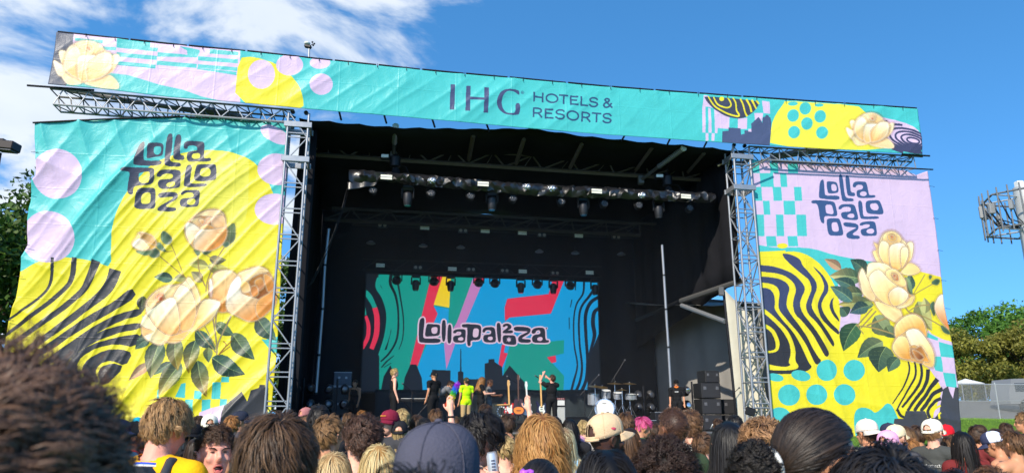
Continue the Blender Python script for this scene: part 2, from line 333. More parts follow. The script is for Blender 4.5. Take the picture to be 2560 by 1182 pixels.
LOGO_E = [([(235,155),(125,190),(118,580),(150,612),(505,620),(505,535),(230,540),(190,510)], []),
 ([(265,285),(300,278),(480,290),(500,315),(497,450),(470,490),(260,505),(230,490),(240,380)], [[(340,345),(430,330),(455,350),(450,430),(420,455),(350,450)]]),
 ([(525,215),(605,205),(595,590),(530,590)], []), ([(635,290),(705,290),(700,625),(625,625)], []),
 ([(728,445),(735,400),(790,372),(920,368),(960,395),(945,590),(900,610),(770,612),(730,580),(728,520),(760,485),(860,480),(880,440),(860,415),(800,415),(780,445)], [[(820,525),(880,508),(915,530),(910,565),(870,580),(815,565)]]),
 ([(885,275),(1190,290),(1235,330),(1220,530),(1180,565),(1060,570),(1040,590),(1045,668),(975,668),(985,350),(970,340),(888,340)], [[(1090,360),(1160,355),(1190,380),(1180,490),(1150,520),(1090,515),(1078,480)]]),
 ([(1250,430),(1255,375),(1300,338),(1440,330),(1480,370),(1495,570),(1470,605),(1370,612),(1290,600),(1265,560),(1270,490),(1300,470),(1390,465),(1410,430),(1400,395),(1340,385),(1305,400),(1295,432)], [[(1350,510),(1410,500),(1438,520),(1430,560),(1390,572),(1345,555)]]),
 ([(1495,258),(1580,262),(1585,605),(1525,605)], []),
 ([(1608,330),(1620,290),(1680,268),(1740,280),(1772,320),(1755,370),(1690,395),(1790,390),(1798,445),(1615,448),(1608,410),(1700,345),(1700,315),(1660,315),(1650,335)], []),
 ([(1640,475),(1800,480),(1840,500),(1858,620),(1830,655),(1660,640),(1615,610),(1608,510)], []),
 ([(1812,318),(2105,340),(2105,440),(1960,520),(1955,545),(2112,552),(2110,615),(1888,612),(1885,500),(2060,420),(2040,410),(1808,408)], []),
 ([(2125,450),(2130,390),(2180,350),(2310,340),(2365,370),(2370,540),(2390,570),(2432,565),(2435,615),(2180,615),(2138,590),(2130,520),(2170,470),(2270,460),(2285,425),(2265,390),(2210,395),(2190,452)], [[(2225,525),(2290,505),(2325,530),(2315,570),(2270,585),(2225,565)]])]

def art_left():
    c = Canvas(.25, [(-20, 290), (735, 290), (-20, 1090), (735, 1090)], 120, TEAL)
    c.poly([(278,560),(292,520),(311,483),(338,450),(380,407),(444,384),(507,373),(571,378),(626,398),(660,430),(690,500),(740,560),(740,1100),(-30,1100),(-30,700),(45,679),(82,659),(123,644),(155,641),(196,644),(237,653),(274,666),(274,598)], YEL, 1)
    c.poly([(455,382),(507,374),(571,379),(622,398),(622,420),(618,540),(590,575),(480,560),(330,515),(380,440)], (232, 228, 110), 1, alpha=.55)  # light and half-shadow of the doubled vinyl painted in as a paler patch
    c.Z = ZA
    c.ellipse(335, 885, 148, 146, LIL); c.ellipse(1640, 858, 120, 92, LIL); c.ellipse(1622, 1090, 120, 92, LIL)
    c.poly([(1540,605),(1600,598),(1660,625),(1730,675),(1725,716),(1640,715),(1570,680),(1540,640)], LIL, 2)
    c.Z = ZB; c.ellipse(255, 155, 150, 142, LIL); c.poly([(1430,715),(1500,735),(1500,790)], TEAL); c.poly([(1440,720),(1520,700),(1520,800),(1490,775)], TEAL)
    K = BLK
    c.Z = (0, 580, 1.2023)
    for P, W in [([(156,76),(150,140),(128,182),(60,236),(20,262)], [9,9,8,7,6]), ([(219,74),(211,135),(185,172),(100,242),(8,312)], [15,16,14,12,9]), ([(284,84),(262,142),(230,187),(120,272),(8,350)], [27,23,19,16,12]), ([(342,112),(322,165),(270,212),(150,302),(50,372)], [38,34,24,20,16])]: c.stroke(P, W, K)
    for P in [[(393,164),(408,192),(340,236),(240,292),(150,352),(80,396),(70,384),(170,312),(260,250),(340,208)], [(424,225),(421,248),(360,264),(280,307),(200,362),(140,402),(112,396),(190,342),(270,287),(350,244)], [(424,268),(419,290),(360,299),(300,321),(238,356),(203,386),(196,412),(150,408),(178,372),(250,321),(330,284)],
              [(426,303),(402,346),(345,334),(290,346),(245,372),(228,402),(242,436),(205,428),(200,402),(216,372),(270,337),(350,313)], [(396,362),(375,402),(330,384),(297,395),(282,420),(303,455),(258,444),(243,410),(262,380),(312,353),(362,350)], [(373,403),(310,467),(291,430),(300,404),(336,392)]]: c.poly(P, K, 1)
    c.Z = ZC
    for P, H in LOGO_L: c.poly(P, (64, 66, 84), 2, holes=H)
    c.Z = ZH
    for P in [[(330,960),(356,960),(350,1060),(326,1060)], [(602,890),(595,1040),(500,1030),(560,900)], [(690,965),(768,975),(762,1052),(684,1050)], [(872,885),(952,885),(945,1050),(858,1050)], [(960,832),(1032,832),(1030,884),(952,884)],
              [(768,1055),(850,1055),(846,1182),(760,1182)], [(945,1050),(1016,1050),(1010,1130),(938,1130)], [(600,1055),(680,1055),(676,1182),(596,1182)], [(1350,460),(1475,470),(1470,600),(1440,570)], [(170,230),(215,225),(212,265),(172,272)]]: c.poly(P, TEAL)
    c.poly([(700,1400),(740,1182),(850,1140),(990,1108),(965,1400)], LIL); c.poly([(940,1400),(965,1182),(985,1120),(1160,975),(1215,1075),(1250,965),(1330,940),(1335,910),(1388,910),(1390,940),(1422,940),(1412,1400)], K)
    GR, GY, GB = (66, 96, 78), (188, 150, 44), (120, 130, 84)
    for b, t, wd, a, e in [((260,700),(40,870),110,(190,150,110),(176,130,96)), ((470,690),(290,815),90,GR,(96,120,92)), ((240,450),(100,560),120,GR,GR), ((330,360),(110,480),100,(70,84,76),GR), ((560,700),(345,1030),200,GR,(200,168,70)), ((720,670),(815,1030),190,GR,(190,150,60)), ((350,470),(262,850),215,GR,(180,164,110)),
                           ((500,440),(530,770),190,GR,GY), ((700,470),(635,800),170,GR,GY), ((860,640),(1190,805),210,(54,86,66),(60,84,70)), ((1060,400),(1285,660),190,(96,110,70),GR), ((1300,240),(1500,470),190,(92,106,86),(70,110,92)), ((700,380),(900,560),150,GR,(84,100,84)), ((900,300),(1080,420),130,GB,GR), ((830,540),(830,690),100,(180,180,110),GR)]: c.leaf(b, t, wd, a, e)
    for P, W in [([(720,360),(900,590)], 12), ([(790,330),(910,560)], 10), ([(870,250),(905,480),(910,600)], 17), ([(1050,230),(930,480),(905,620)], [20,14,16]), ([(905,190),(895,330)], 16)]: c.stroke(P, W, (150, 132, 92))
    for P in [[(970,480),(1000,520),(930,610)], [(1050,480),(960,570),(930,620)], [(1040,530),(930,610)]]: c.stroke(P, 9, (150, 104, 50))
    c.Z = ZG
    for b, t, wd, a, e in [((820,600),(625,590),110,(190,180,100),(200,190,90)), ((810,600),(1050,640),120,(176,170,96),(196,184,90)), ((830,530),(1000,540),100,(120,112,84),(150,140,90)), ((470,730),(285,715),110,GR,(110,136,110)), ((600,720),(470,740),90,(176,170,110),(170,166,100)), ((760,760),(650,660),110,(170,150,100),(160,150,100)), ((180,900),(170,1060),110,(96,100,60),(84,80,70))]: c.leaf(b, t, wd, a, e)
    for P, W in [([(340,505),(430,580),(590,715)], 9), ([(455,390),(490,470),(580,700)], 8), ([(330,420),(400,460),(470,455)], 7), ([(720,490),(730,640),(790,800)], 13), ([(980,415),(880,580),(810,760),(800,860)], 12), ([(800,490),(870,540),(920,620)], 7), ([(820,760),(830,900)], 14)]: c.stroke(P, W, (156, 128, 70))
    for P, a, e in [([(240,480),(300,430),(345,470),(330,515),(270,520)], (70,100,84), (54,80,64)), ([(110,455),(240,445),(270,470),(200,500)], (110,150,110), (70,110,90)), ([(310,390),(350,380),(405,460),(340,440)], (100,136,108), (70,104,88)), ([(360,330),(380,265),(440,300),(468,345),(440,390),(390,380)], (96,124,96), (54,84,70)), ([(1010,240),(1080,185),(1085,330),(1040,380),(965,380),(1000,300)], (110,126,84), (62,88,70)), ([(960,375),(1010,360),(1030,390),(990,415)], (70,110,90), (50,84,70)), ([(680,440),(740,460),(720,500)], (96,136,110), (60,96,80)), ([(760,450),(850,455),(790,490)], (80,110,90), (60,96,80))]: c.petal(P, a, e, P[0], P[2], (60, 70, 50), (150, 170, 120))
    W1, OR, CR, PK = (236, 230, 220), (214, 158, 88), (240, 214, 166), (220, 184, 156)
    c.petal([(140,270),(250,300),(310,360),(300,420),(230,450),(130,440),(65,390),(110,320)], (232,210,110), (222,186,90), (100,330), (300,430)); c.petal([(140,270),(260,300),(308,365),(290,400),(180,340)], (150,118,60), (190,160,96), (150,280), (300,380)); c.petal([(70,395),(150,330),(230,400),(240,440),(140,445)], W1, CR, (120,360), (230,440))
    c.petal([(600,200),(650,150),(740,80),(850,45),(930,55),(985,100),(1000,200),(1005,250),(990,330),(930,410),(830,450),(740,445),(680,420),(610,330),(592,250)], (196,146,92), OR, (800,60), (800,440))
    for P, a, e, u, v in [([(680,130),(800,60),(920,55),(980,100),(900,120),(760,110)], CR, W1, (800,110), (800,50)), ([(650,160),(740,125),(795,165),(745,235),(700,200)], CR, PK, (690,150), (760,230)), ([(790,140),(850,120),(890,170),(840,215),(780,205)], PK, (190,140,96), (800,140), (870,210)), ([(870,120),(975,105),(990,230),(900,240),(850,190)], PK, CR, (880,140), (980,230)), ([(735,220),(830,195),(900,245),(780,250)], CR, OR, (740,210), (890,240)), ([(730,150),(770,140),(790,170),(760,195)], CR, (176,120,80), (740,150), (780,190)),
                          ([(620,180),(690,195),(745,255),(695,330),(685,425),(620,345),(595,250)], W1, CR, (640,220), (690,400)), ([(740,250),(860,240),(1002,225),(995,330),(930,410),(830,452),(740,447),(682,420),(692,320)], W1, OR, (720,250), (900,400))]: c.petal(P, a, e, u, v)
    c.petal([(870,680),(960,645),(1060,655),(1100,700),(1200,640),(1320,612),(1410,650),(1470,740),(1500,820),(1490,960),(1440,1030),(1330,1120),(1230,1150),(1130,1110),(1010,1055),(920,1050),(850,960),(835,900),(870,760)], (222,170,96), OR, (900,700), (1300,1100))
    for P, a, e, u, v in [([(870,690),(960,645),(1070,660),(1110,720),(1040,820),(1000,960),(1010,1050),(920,1050),(850,920),(860,780)], CR, OR, (900,700), (1000,1000)), ([(830,740),(855,735),(870,830),(850,920),(835,850)], W1, LIL, (830,740), (860,900)), ([(1100,700),(1220,640),(1340,612),(1420,660),(1300,700),(1210,780),(1150,870)], CR, W1, (1380,640), (1150,820)), ([(1210,780),(1300,700),(1390,680),(1470,760),(1440,880),(1340,940),(1250,900)], (176,120,58), (140,92,48), (1280,720), (1300,920)), ([(1280,760),(1350,720),(1380,800),(1320,850)], OR, (150,96,44), (1300,740), (1340,850)), ([(1370,690),(1430,700),(1480,800),(1420,860),(1390,800)], OR, (196,134,62), (1390,700), (1440,860)), ([(1240,820),(1300,800),(1320,880),(1260,910)], (170,110,54), OR, (1250,830), (1300,900)),
                          ([(1040,790),(1120,700),(1155,770),(1150,860),(1220,900),(1320,935),(1290,1010),(1330,1120),(1230,1150),(1130,1110),(1020,1050),(1000,960)], W1, OR, (1110,880), (1250,1130)), ([(1320,935),(1420,870),(1500,820),(1490,970),(1430,1040),(1330,1120),(1290,1020)], OR, (206,146,74), (1330,930), (1450,1020)), ([(1150,770),(1215,760),(1240,850),(1160,865)], (226,180,104), W1, (1160,780), (1230,850))]: c.petal(P, a, e, u, v[:2])
    c.Z = ZG; PE, YW = (240, 200, 150), (240, 232, 196)
    c.petal([(220,930),(300,850),(420,795),(540,780),(600,740),(640,720),(720,860),(745,950),(800,930),(935,955),(920,1040),(860,1130),(740,1220),(640,1240),(540,1350),(420,1360),(320,1380),(180,1300),(160,1180),(210,1100),(200,1000)], YW, PE, (500,800), (600,1250))
    for P, a, e, u, v in [([(600,740),(640,715),(700,800),(745,930),(720,1000),(680,960),(655,830)], CR, YW, (620,740), (720,960)), ([(740,990),(800,930),(935,955),(920,1040),(860,1130),(740,1220),(640,1245),(700,1100)], YW, (238,206,130), (900,980), (700,1180)), ([(215,950),(300,850),(400,800),(460,800),(470,900),(380,940),(300,1000),(240,1010)], PE, YW, (330,920), (240,1000)), ([(300,900),(360,870),(400,920),(350,970),(305,960)], (216,140,96), PE, (340,920), (300,960)), ([(330,910),(370,905),(375,945),(340,950)], (170,80,54), (220,150,110), (340,920), (370,950)), ([(390,840),(520,785),(560,790),(500,870),(470,950),(400,930)], CR, YW, (430,850), (500,900)),
                          ([(500,850),(560,785),(650,850),(700,980),(700,1100),(640,1240),(540,1230),(470,1100),(460,950)], (232,222,190), PE, (540,880), (660,1150)), ([(300,1000),(380,940),(470,910),(520,1000),(540,1230),(440,1300),(290,1240),(200,1100)], (240,236,214), PE, (350,1000), (450,1250)), ([(160,1190),(210,1080),(300,1200),(440,1290),(640,1240),(540,1350),(430,1362),(400,1340),(325,1380),(185,1300),(290,1250)], YW, (236,190,120), (220,1320), (560,1250))]: c.petal(P, a, e, u, v)
    return c
def art_right():
    c = Canvas(.3, [(1870, 390), (2430, 390), (1870, 1090), (2430, 1090)], 120, LIL)
    c.Z = ZL; ch = [[440,485,550,600,660,720], [445,490,572,615,655,722], [445,500,570,622,700,745], [455,510,550,635,705,760], [460,515,590,635,715,775], [470,530,590,660,720,782]]
    ys = [430, 525, 610, 695, 780, 912, 975]
    for r in range(6):
        X = ch[r]
        for k in range(5):
            if (k + r) % 2 == (0 if r != 4 else 0): c.poly([(X[k] + (r == 0) * 0, ys[r]), (X[k + 1], ys[r]), (X[k + 1] + 6, ys[r + 1]), (X[k] + 6, ys[r + 1])], TEAL)
    c.poly([(440,960),(600,985),(700,980),(830,990),(950,1030),(1060,1050),(1240,1078),(1240,1200),(440,1200)], TEAL, 1)
    c.ellipse(630, 972, 32, 16, YEL)
    c.Z = ZM
    c.poly([(400,160),(600,150),(430,700),(900,620),(1010,600),(1070,240),(1250,240),(1480,300),(1530,400),(1600,640),(1540,670),(1410,600),(1300,800),(1520,1300),(400,1300)], YEL, 0)
    c.poly([(1400,620),(1460,640),(1560,690),(1560,1000),(1490,900),(1400,800)], LIL); 
    for P in [[(1405,615),(1465,648),(1462,662),(1395,640)], [(1468,668),(1548,690),(1555,760),(1478,752)], [(1420,750),(1480,752),(1492,840),(1450,830)], [(1492,842),(1560,850),(1565,930),(1510,920)]]: c.poly(P, TEAL)
    c.poly([(830,190),(900,330),(905,480),(880,560),(840,480),(800,300)], TEAL, 1); c.poly([(840,320),(880,340),(910,460),(860,420)], LIL, 1)
    c.ellipse(640, 505, 270, 350, YEL, -.08)
    K, V = (50, 48, 52), (62, 68, 100)
    c.Z = (1890, 620, 2.1295)
    for P in [[(137,28),(150,55),(180,85),(215,115),(255,150),(280,170),(295,215),(275,265),(262,310),(275,350),(310,385),(345,430),(385,490),(410,528),(418,505),(390,455),(350,400),(310,350),(290,310),(300,265),(325,215),(318,175),(280,130),(245,95),(235,65),(215,48),(175,32)],
              [(5,90),(80,95),(130,108),(180,128),(220,155),(255,200),(258,225),(240,265),(230,300),(245,345),(290,400),(330,455),(365,520),(388,560),(370,585),(340,530),(300,455),(250,395),(205,350),(195,300),(200,270),(212,225),(205,195),(185,170),(150,145),(100,132),(5,125)],
              [(5,152),(80,155),(130,165),(165,185),(180,215),(165,265),(160,310),(185,355),(230,410),(270,470),(300,530),(330,580),(348,600),(320,625),(295,580),(265,510),(225,450),(180,400),(140,355),(120,325),(118,290),(125,240),(115,210),(85,190),(5,182)],
              [(5,210),(70,215),(95,245),(100,290),(95,320),(110,345),(150,395),(200,450),(235,510),(262,570),(280,610),(298,632),(270,655),(200,668),(120,670),(40,664),(40,645),(130,652),(190,648),(220,640),(225,625),(205,600),(210,545),(190,480),(160,430),(110,380),(60,335),(5,300)],
              [(10,335),(40,345),(90,390),(140,440),(175,500),(185,560),(170,610),(185,620),(160,632),(110,628),(40,610),(40,560),(100,555),(120,540),(125,500),(100,440),(70,415),(20,390)], [(20,410),(75,440),(100,490),(105,530),(90,545),(40,545),(30,480)],
              [(300,95),(330,118),(360,150),(385,195),(382,235),(360,265),(345,300),(355,340),(390,390),(440,440),(440,465),(395,425),(345,375),(328,330),(325,300),(340,260),(360,225),(362,195),(345,150),(318,118)], [(415,258),(405,290),(412,330),(440,375),(443,395),(405,355),(388,310),(395,280)]]: c.poly(P, V, 1, grad=(K, (210, 300), (250, 430)))
    c.Z = ZM
    for x, y, rx, ry in [(832,830,58,60), (988,830,60,60), (540,870,46,22), (685,860,56,30), (618,970,62,60), (775,968,60,58), (932,968,62,60), (570,1080,55,40)]: c.ellipse(x, y, rx, ry, TEAL, .2)
    c.poly([(985,1095),(1000,1050),(1040,1038),(1080,1050),(1110,1078),(1185,998),(1240,1110),(1320,1300),(1000,1300)], TEAL, 2)
    c.poly([(1195,1020),(1120,870),(1200,840),(1290,775),(1400,800),(1470,900),(1490,960),(1380,1182),(1240,1110)], YEL, 2)
    for P, W in [([(1295,780),(1300,830),(1270,920),(1205,1020)], [8,10,9,5]), ([(1330,775),(1335,850),(1300,930),(1225,1060)], [10,12,11,8]), ([(1365,790),(1370,860),(1330,950),(1260,1040)], [14,16,15,12]), ([(1408,825),(1400,890),(1360,960),(1290,1060)], [22,22,18,16]), ([(1460,880),(1420,930),(1370,1000),(1330,1060)], [28,22,20,18]), ([(1490,935),(1430,970),(1380,1040),(1365,1060)], [24,22,20,16]), ([(1480,990),(1440,1010),(1400,1060),(1410,1100)], [20,18,16,14]), ([(1230,1050),(1250,1085),(1280,1100)], [14,16,14])]: c.stroke(P, W, K)
    c.poly([(1495,935),(1520,920),(1530,950),(1550,990),(1558,925),(1590,930),(1620,1300),(1190,1300),(1215,1105),(1270,1105),(1280,1060),(1385,1060),(1400,1100),(1440,1100),(1470,1060)], (66,66,72)); c.stroke([(1478,1030),(1440,1050),(1425,1090)], 11, YEL); c.stroke([(1475,1070),(1462,1080),(1466,1105)], 10, YEL)
    c.Z = ZD
    for P, H in LOGO_R: c.poly(P, (58, 84, 128), 2, holes=H)
    c.Z = ZI; GR, GY, GB = (76, 104, 84), (206, 178, 90), (128, 140, 90)
    c.poly([(700,400),(800,370),(900,390),(1015,440),(1030,600),(1070,900),(1040,930),(880,850),(780,600)], YEL, 1)
    for b, t, wd, a, e in [((170,340),(35,255),80,(190,150,120),(200,150,110)), ((380,370),(245,260),130,GR,(60,90,78)), ((330,420),(75,395),150,(70,110,80),(222,196,130)), ((290,500),(110,420),110,GR,(70,104,100)), ((350,540),(145,555),130,GR,GY), ((440,630),(145,630),130,(84,116,90),GY), ((430,600),(330,620),80,(150,160,90),GB), ((260,600),(80,480),120,(80,120,110),(90,120,110)), ((300,780),(190,1010),180,(70,110,70),(60,90,60)), ((515,930),(305,1065),170,(150,160,110),(76,104,76)), ((540,970),(480,1182),230,(90,110,76),(60,84,70)), ((640,1060),(560,1180),120,(90,120,90),GR), ((220,720),(160,650),110,GR,GR), ((450,720),(590,880),180,(140,150,110),(130,140,90)), ((720,520),(735,370),100,(110,150,130),GR), ((700,400),(760,560),70,(150,170,120),GR), ((800,600),(920,840),150,(176,176,110),(190,180,110)), ((860,700),(850,570),90,(190,190,120),(200,190,120)), ((400,640),(240,700),120,GR,(60,84,100)), ((540,800),(620,900),110,GB,GR)]: c.leaf(b, t, wd, a, e)
    for P, W in [([(290,800),(440,820),(600,870)], [10,12,10]), ([(300,800),(430,660)], 12), ([(330,820),(460,680)], 12), ([(380,800),(560,730)], 14), ([(690,640),(730,690),(760,700)], 12), ([(730,680),(800,640),(900,630)], 9), ([(740,690),(860,730),(1000,810)], 9), ([(760,550),(860,380)], 7), ([(770,545),(900,470),(940,450)], 7), ([(300,800),(350,870)], 7)]: c.stroke(P, W, (160, 136, 80))
    for P in [[(915,450),(950,420),(980,430),(960,465)], [(895,390),(915,395),(900,420)], [(900,640),(930,605),(940,660),(930,720)], [(990,800),(1040,830),(1060,870),(1010,850)]]: c.petal(P, GR, (54,84,70), P[0], P[2], (50, 70, 50), (120, 150, 120))
    PE, YW, OR, CR, W1 = (240, 212, 150), (246, 234, 196), (220, 176, 100), (242, 220, 160), (240, 232, 214)
    c.petal([(935,640),(970,560),(1020,550),(1040,680),(1058,830),(1000,780),(950,710)], W1, (216,150,96), (970,570), (1020,800)); 
    def rose1(x, y, k):
        q = lambda P: [(x + a * k, y + b * k) for a, b in P]
        c.petal(q([(-60,60),(-130,0),(-110,60),(-140,80),(-100,170),(-40,210)]), CR, YW, *q([(-60,100), (-130,20)])); c.petal(q([(100,80),(150,0),(195,10),(185,120),(140,180),(90,190)]), YW, CR, *q([(170,30), (110,180)]))
        c.petal(q([(-40,190),(60,260),(150,170),(220,190),(250,240),(170,270),(90,255)]), CR, YW, *q([(60,230), (220,230)])); c.petal(q([(-80,-20),(-40,-80),(40,-90),(100,-30),(140,10),(150,120),(100,210),(0,225),(-60,160),(-95,80)]), YW, PE, *q([(0,-60), (40,220)]))
        for P, a, e, u, v in [([(-60,-30),(-30,-80),(40,-88),(100,-30),(60,20),(-40,30)], CR, YW, (0,-70), (20,20)), ([(-20,-50),(20,-70),(60,-40),(40,-10),(0,-10)], OR, CR, (20,-40), (0,-10)), ([(5,-50),(25,-58),(35,-35),(15,-28)], (176,104,70), OR, (15,-50), (25,-30)), ([(-70,-10),(-10,10),(0,100),(-10,220),(-60,160),(-92,80)], YW, CR, (-40,0), (-20,200)), ([(-5,50),(60,5),(130,20),(140,110),(100,205),(20,225)], W1, PE, (60,20), (60,220)), ([(90,60),(145,40),(150,120),(100,208)], YW, CR, (140,50), (100,200))]: c.petal(q(P), a, e, q([u])[0], q([v])[0])
    rose1(570, 118, 1.0)
    c.petal([(310,400),(345,330),(380,380),(400,290),(520,290),(600,340),(690,420),(720,530),(770,560),(750,620),(660,655),(680,780),(560,740),(470,640),(440,600),(350,530)], YW, PE, (400,350), (600,650))
    for P, a, e, u, v in [([(315,400),(345,330),(390,420),(450,520),(440,600),(350,540),(330,460)], YW, W1, (350,360), (420,580)), ([(450,600),(560,630),(650,660),(675,785),(560,745),(490,680)], CR, W1, (500,620), (660,770)), ([(620,650),(700,590),(770,555),(750,620),(680,655)], YW, CR, (640,650), (760,570)), ([(540,350),(620,340),(700,430),(690,480),(600,480),(540,420)], CR, YW, (560,360), (680,470)), ([(580,370),(630,380),(640,430),(600,420)], OR, (200,130,90), (590,380), (630,430)), ([(595,385),(612,382),(620,412),(606,412)], (150,70,50), OR, (600,390), (615,410)), ([(400,400),(480,340),(560,420),(640,480),(720,540),(700,600),(600,640),(500,600),(430,520)], YW, PE, (480,380), (600,640)), ([(560,540),(640,480),(720,535),(700,600),(600,640)], W1, CR, (640,500), (620,630))]: c.petal(P, a, e, u, v)
    c.petal([(610,800),(680,730),(780,705),(850,770),(875,870),(850,900),(900,950),(935,1060),(920,1140),(840,1110),(700,1080),(640,1060),(590,980),(620,880)], CR, OR, (700,750), (800,1100))
    for P, a, e, u, v in [([(615,800),(690,725),(780,708),(850,770),(873,890),(800,830),(700,850),(620,900)], CR, (236,196,120), (700,740), (760,850)), ([(700,850),(800,830),(900,950),(935,1060),(920,1140),(840,1110),(880,1040),(780,960),(740,960)], W1, CR, (760,860), (900,1100)), ([(590,980),(640,890),(710,900),(740,1000),(745,1075),(650,1060)], CR, OR, (620,930), (700,1060)), ([(740,990),(790,985),(830,970),(880,1060),(890,1100),(800,1080),(745,1060)], (150,100,56), OR, (780,990), (860,1090)), ([(750,1000),(800,1010),(850,1060),(800,1080)], (196,140,80), (120,76,44), (760,1000), (840,1070))]: c.petal(P, a, e, u, v)
    return c
def art_header():
    c = Canvas(-.15, [(110, 70), (2330, 260), (110, 290), (2330, 400), (110, 60)], 110, TEAL)
    c.Z = ZA
    c.poly([(434,60),(720,80),(1240,140),(1420,160),(1420,470),(1300,455),(1190,430),(1080,390),(940,360),(860,335),(760,305),(640,290),(420,280)], LIL); NVY = (84, 88, 104)
    c.poly([(280,40),(436,60),(425,200),(390,370),(270,370)], NVY)
    for y0 in (84, 122, 160, 198, 230): c.poly([(445,y0),(608,y0+16),(606,y0+34),(443,y0+18)], TEAL)
    for x0, x1, ya, k in [(610,690,132,3), (690,932,112,1), (926,1168,168,1), (1168,1410,180,0)]: pass
    for P in [[(692,88),(888,112),(888,140),(934,145),(930,166),(690,143)], [(690,170),(928,192),(924,216),(688,194)], [(688,222),(922,244),(918,266),(686,244)], [(608,136),(688,142),(686,160),(604,155)], [(604,176),(686,182),(684,198),(600,193)], [(932,170),(1108,186),(1106,160),(1062,138),(1112,142),(1180,156),(1180,168),(1165,200),(930,196)], [(928,220),(1164,240),(1162,262),(926,244)], [(1240,150),(1410,170),(1408,190),(1238,178)], [(1172,192),(1408,214),(1406,236),(1170,218)], [(1170,240),(1402,260),(1400,282),(1168,262)], [(1166,262),(1164,268),(1396,306),(1398,286)]]: c.poly(P, TEAL)
    c.poly([(1410,205),(1500,195),(1640,240),(1720,305),(1770,370),(1792,440),(1795,500),(1700,495),(1384,465)], YEL, 1); c.ellipse(1545, 300, 80, 86, LIL); c.ellipse(1712, 245, 80, 62, LIL); c.Z = Z1; c.ellipse(803, 212, 29, 26, LIL); c.ellipse(800, 158, 26, 16, LIL)
    c.Z = ZK
    c.poly([(70,80),(680,140),(560,260),(330,330),(180,240)], NAV, 0, alpha=0.0)
    for P in [[(80,80),(130,90),(200,190),(360,260),(350,440),(230,430),(225,485),(200,485),(190,220),(100,200),(98,480),(65,478),(65,220)], [(128,215),(155,225),(165,480),(130,480)], [(100,482),(130,484),(130,565),(100,565)], [(165,486),(198,486),(192,565),(162,565)], [(445,330),(545,320),(540,440),(445,440)], [(620,270),(715,270),(700,360),(625,350)], [(700,140),(780,150),(790,278),(718,272)], [(555,440),(590,440),(588,470),(555,470)]]: c.poly(P, LIL)
    c.poly([(75,86),(676,142),(660,200),(600,270),(520,320),(430,332),(300,300),(190,230),(110,150)], (66,68,84), 1)
    for P, W in [([(125,95),(200,200),(320,270),(440,305),(455,285),(430,240),(420,160),(390,110)], [14,16,16,18,18,16,16,14]), ([(185,100),(230,180),(320,215),(370,190),(350,130),(330,108)], [14,16,16,16,14,12]), ([(470,120),(500,180),(520,260),(545,305)], [18,16,16,20]), ([(535,125),(570,190),(590,260)], [20,18,22]), ([(590,132),(620,190),(640,225)], [20,18,16]), ([(640,138),(668,175)], [22,18])]: c.stroke(P, W, YEL)
    c.ellipse(272, 120, 26, 24, YEL)
    c.poly([(275,580),(280,465),(345,458),(345,425),(475,432),(478,500),(515,490),(515,455),(552,455),(556,470),(588,470),(585,385),(665,312),(705,375),(708,318),(738,308),(742,292),(772,295),(775,310),(792,318),(803,370),(785,620)], (74, 84, 116)); 
    c.poly([(785,640),(800,400),(850,280),(940,160),(940,140),(1720,190),(1780,240),(2060,520),(2110,670)], (236, 226, 70), 1); c.poly([(1725,190),(2380,240),(2395,430),(2250,380),(1900,280),(1780,240)], TEAL)
    for x, y in [(1032,298), (1162,222), (1322,306), (1180,382), (1042,474), (1342,478)]: c.ellipse(x, y, 66, 70, (190, 220, 120), .3); c.ellipse(x, y, 60, 65, TEAL, .3)
    c.ellipse(1030, 172, 50, 22, TEAL); c.ellipse(1310, 186, 48, 18, TEAL)
    c.poly([(1880,300),(2060,330),(2280,390),(2390,480),(2410,690),(2160,670),(2000,560)], LIL, 1)
    for i, k in enumerate((1.0, 1.75, 2.5, 3.3, 4.15, 5.0, 5.9)):
        th = np.linspace(0, 6.283, 40); rx, ry = 62 * k, 30 * k; x = 2295 + rx * np.cos(th) - 18 * k + 30; y = 570 + ry * np.sin(th) + .42 * (x - 2295) * .62 - 6 * k
        ok = [(a, b) for a, b in zip(x, y) if 1960 < a < 2412 and 290 + (a - 1900) * .36 < b < 700 and not (a < 2090 and b > 470 + (a - 1990) * 1.8)]
        for p, q in zip(ok[:-1], ok[1:]):
            if math.hypot(p[0] - q[0], p[1] - q[1]) < 140: c.stroke([p, q], 19 + i, (66, 66, 96), False)
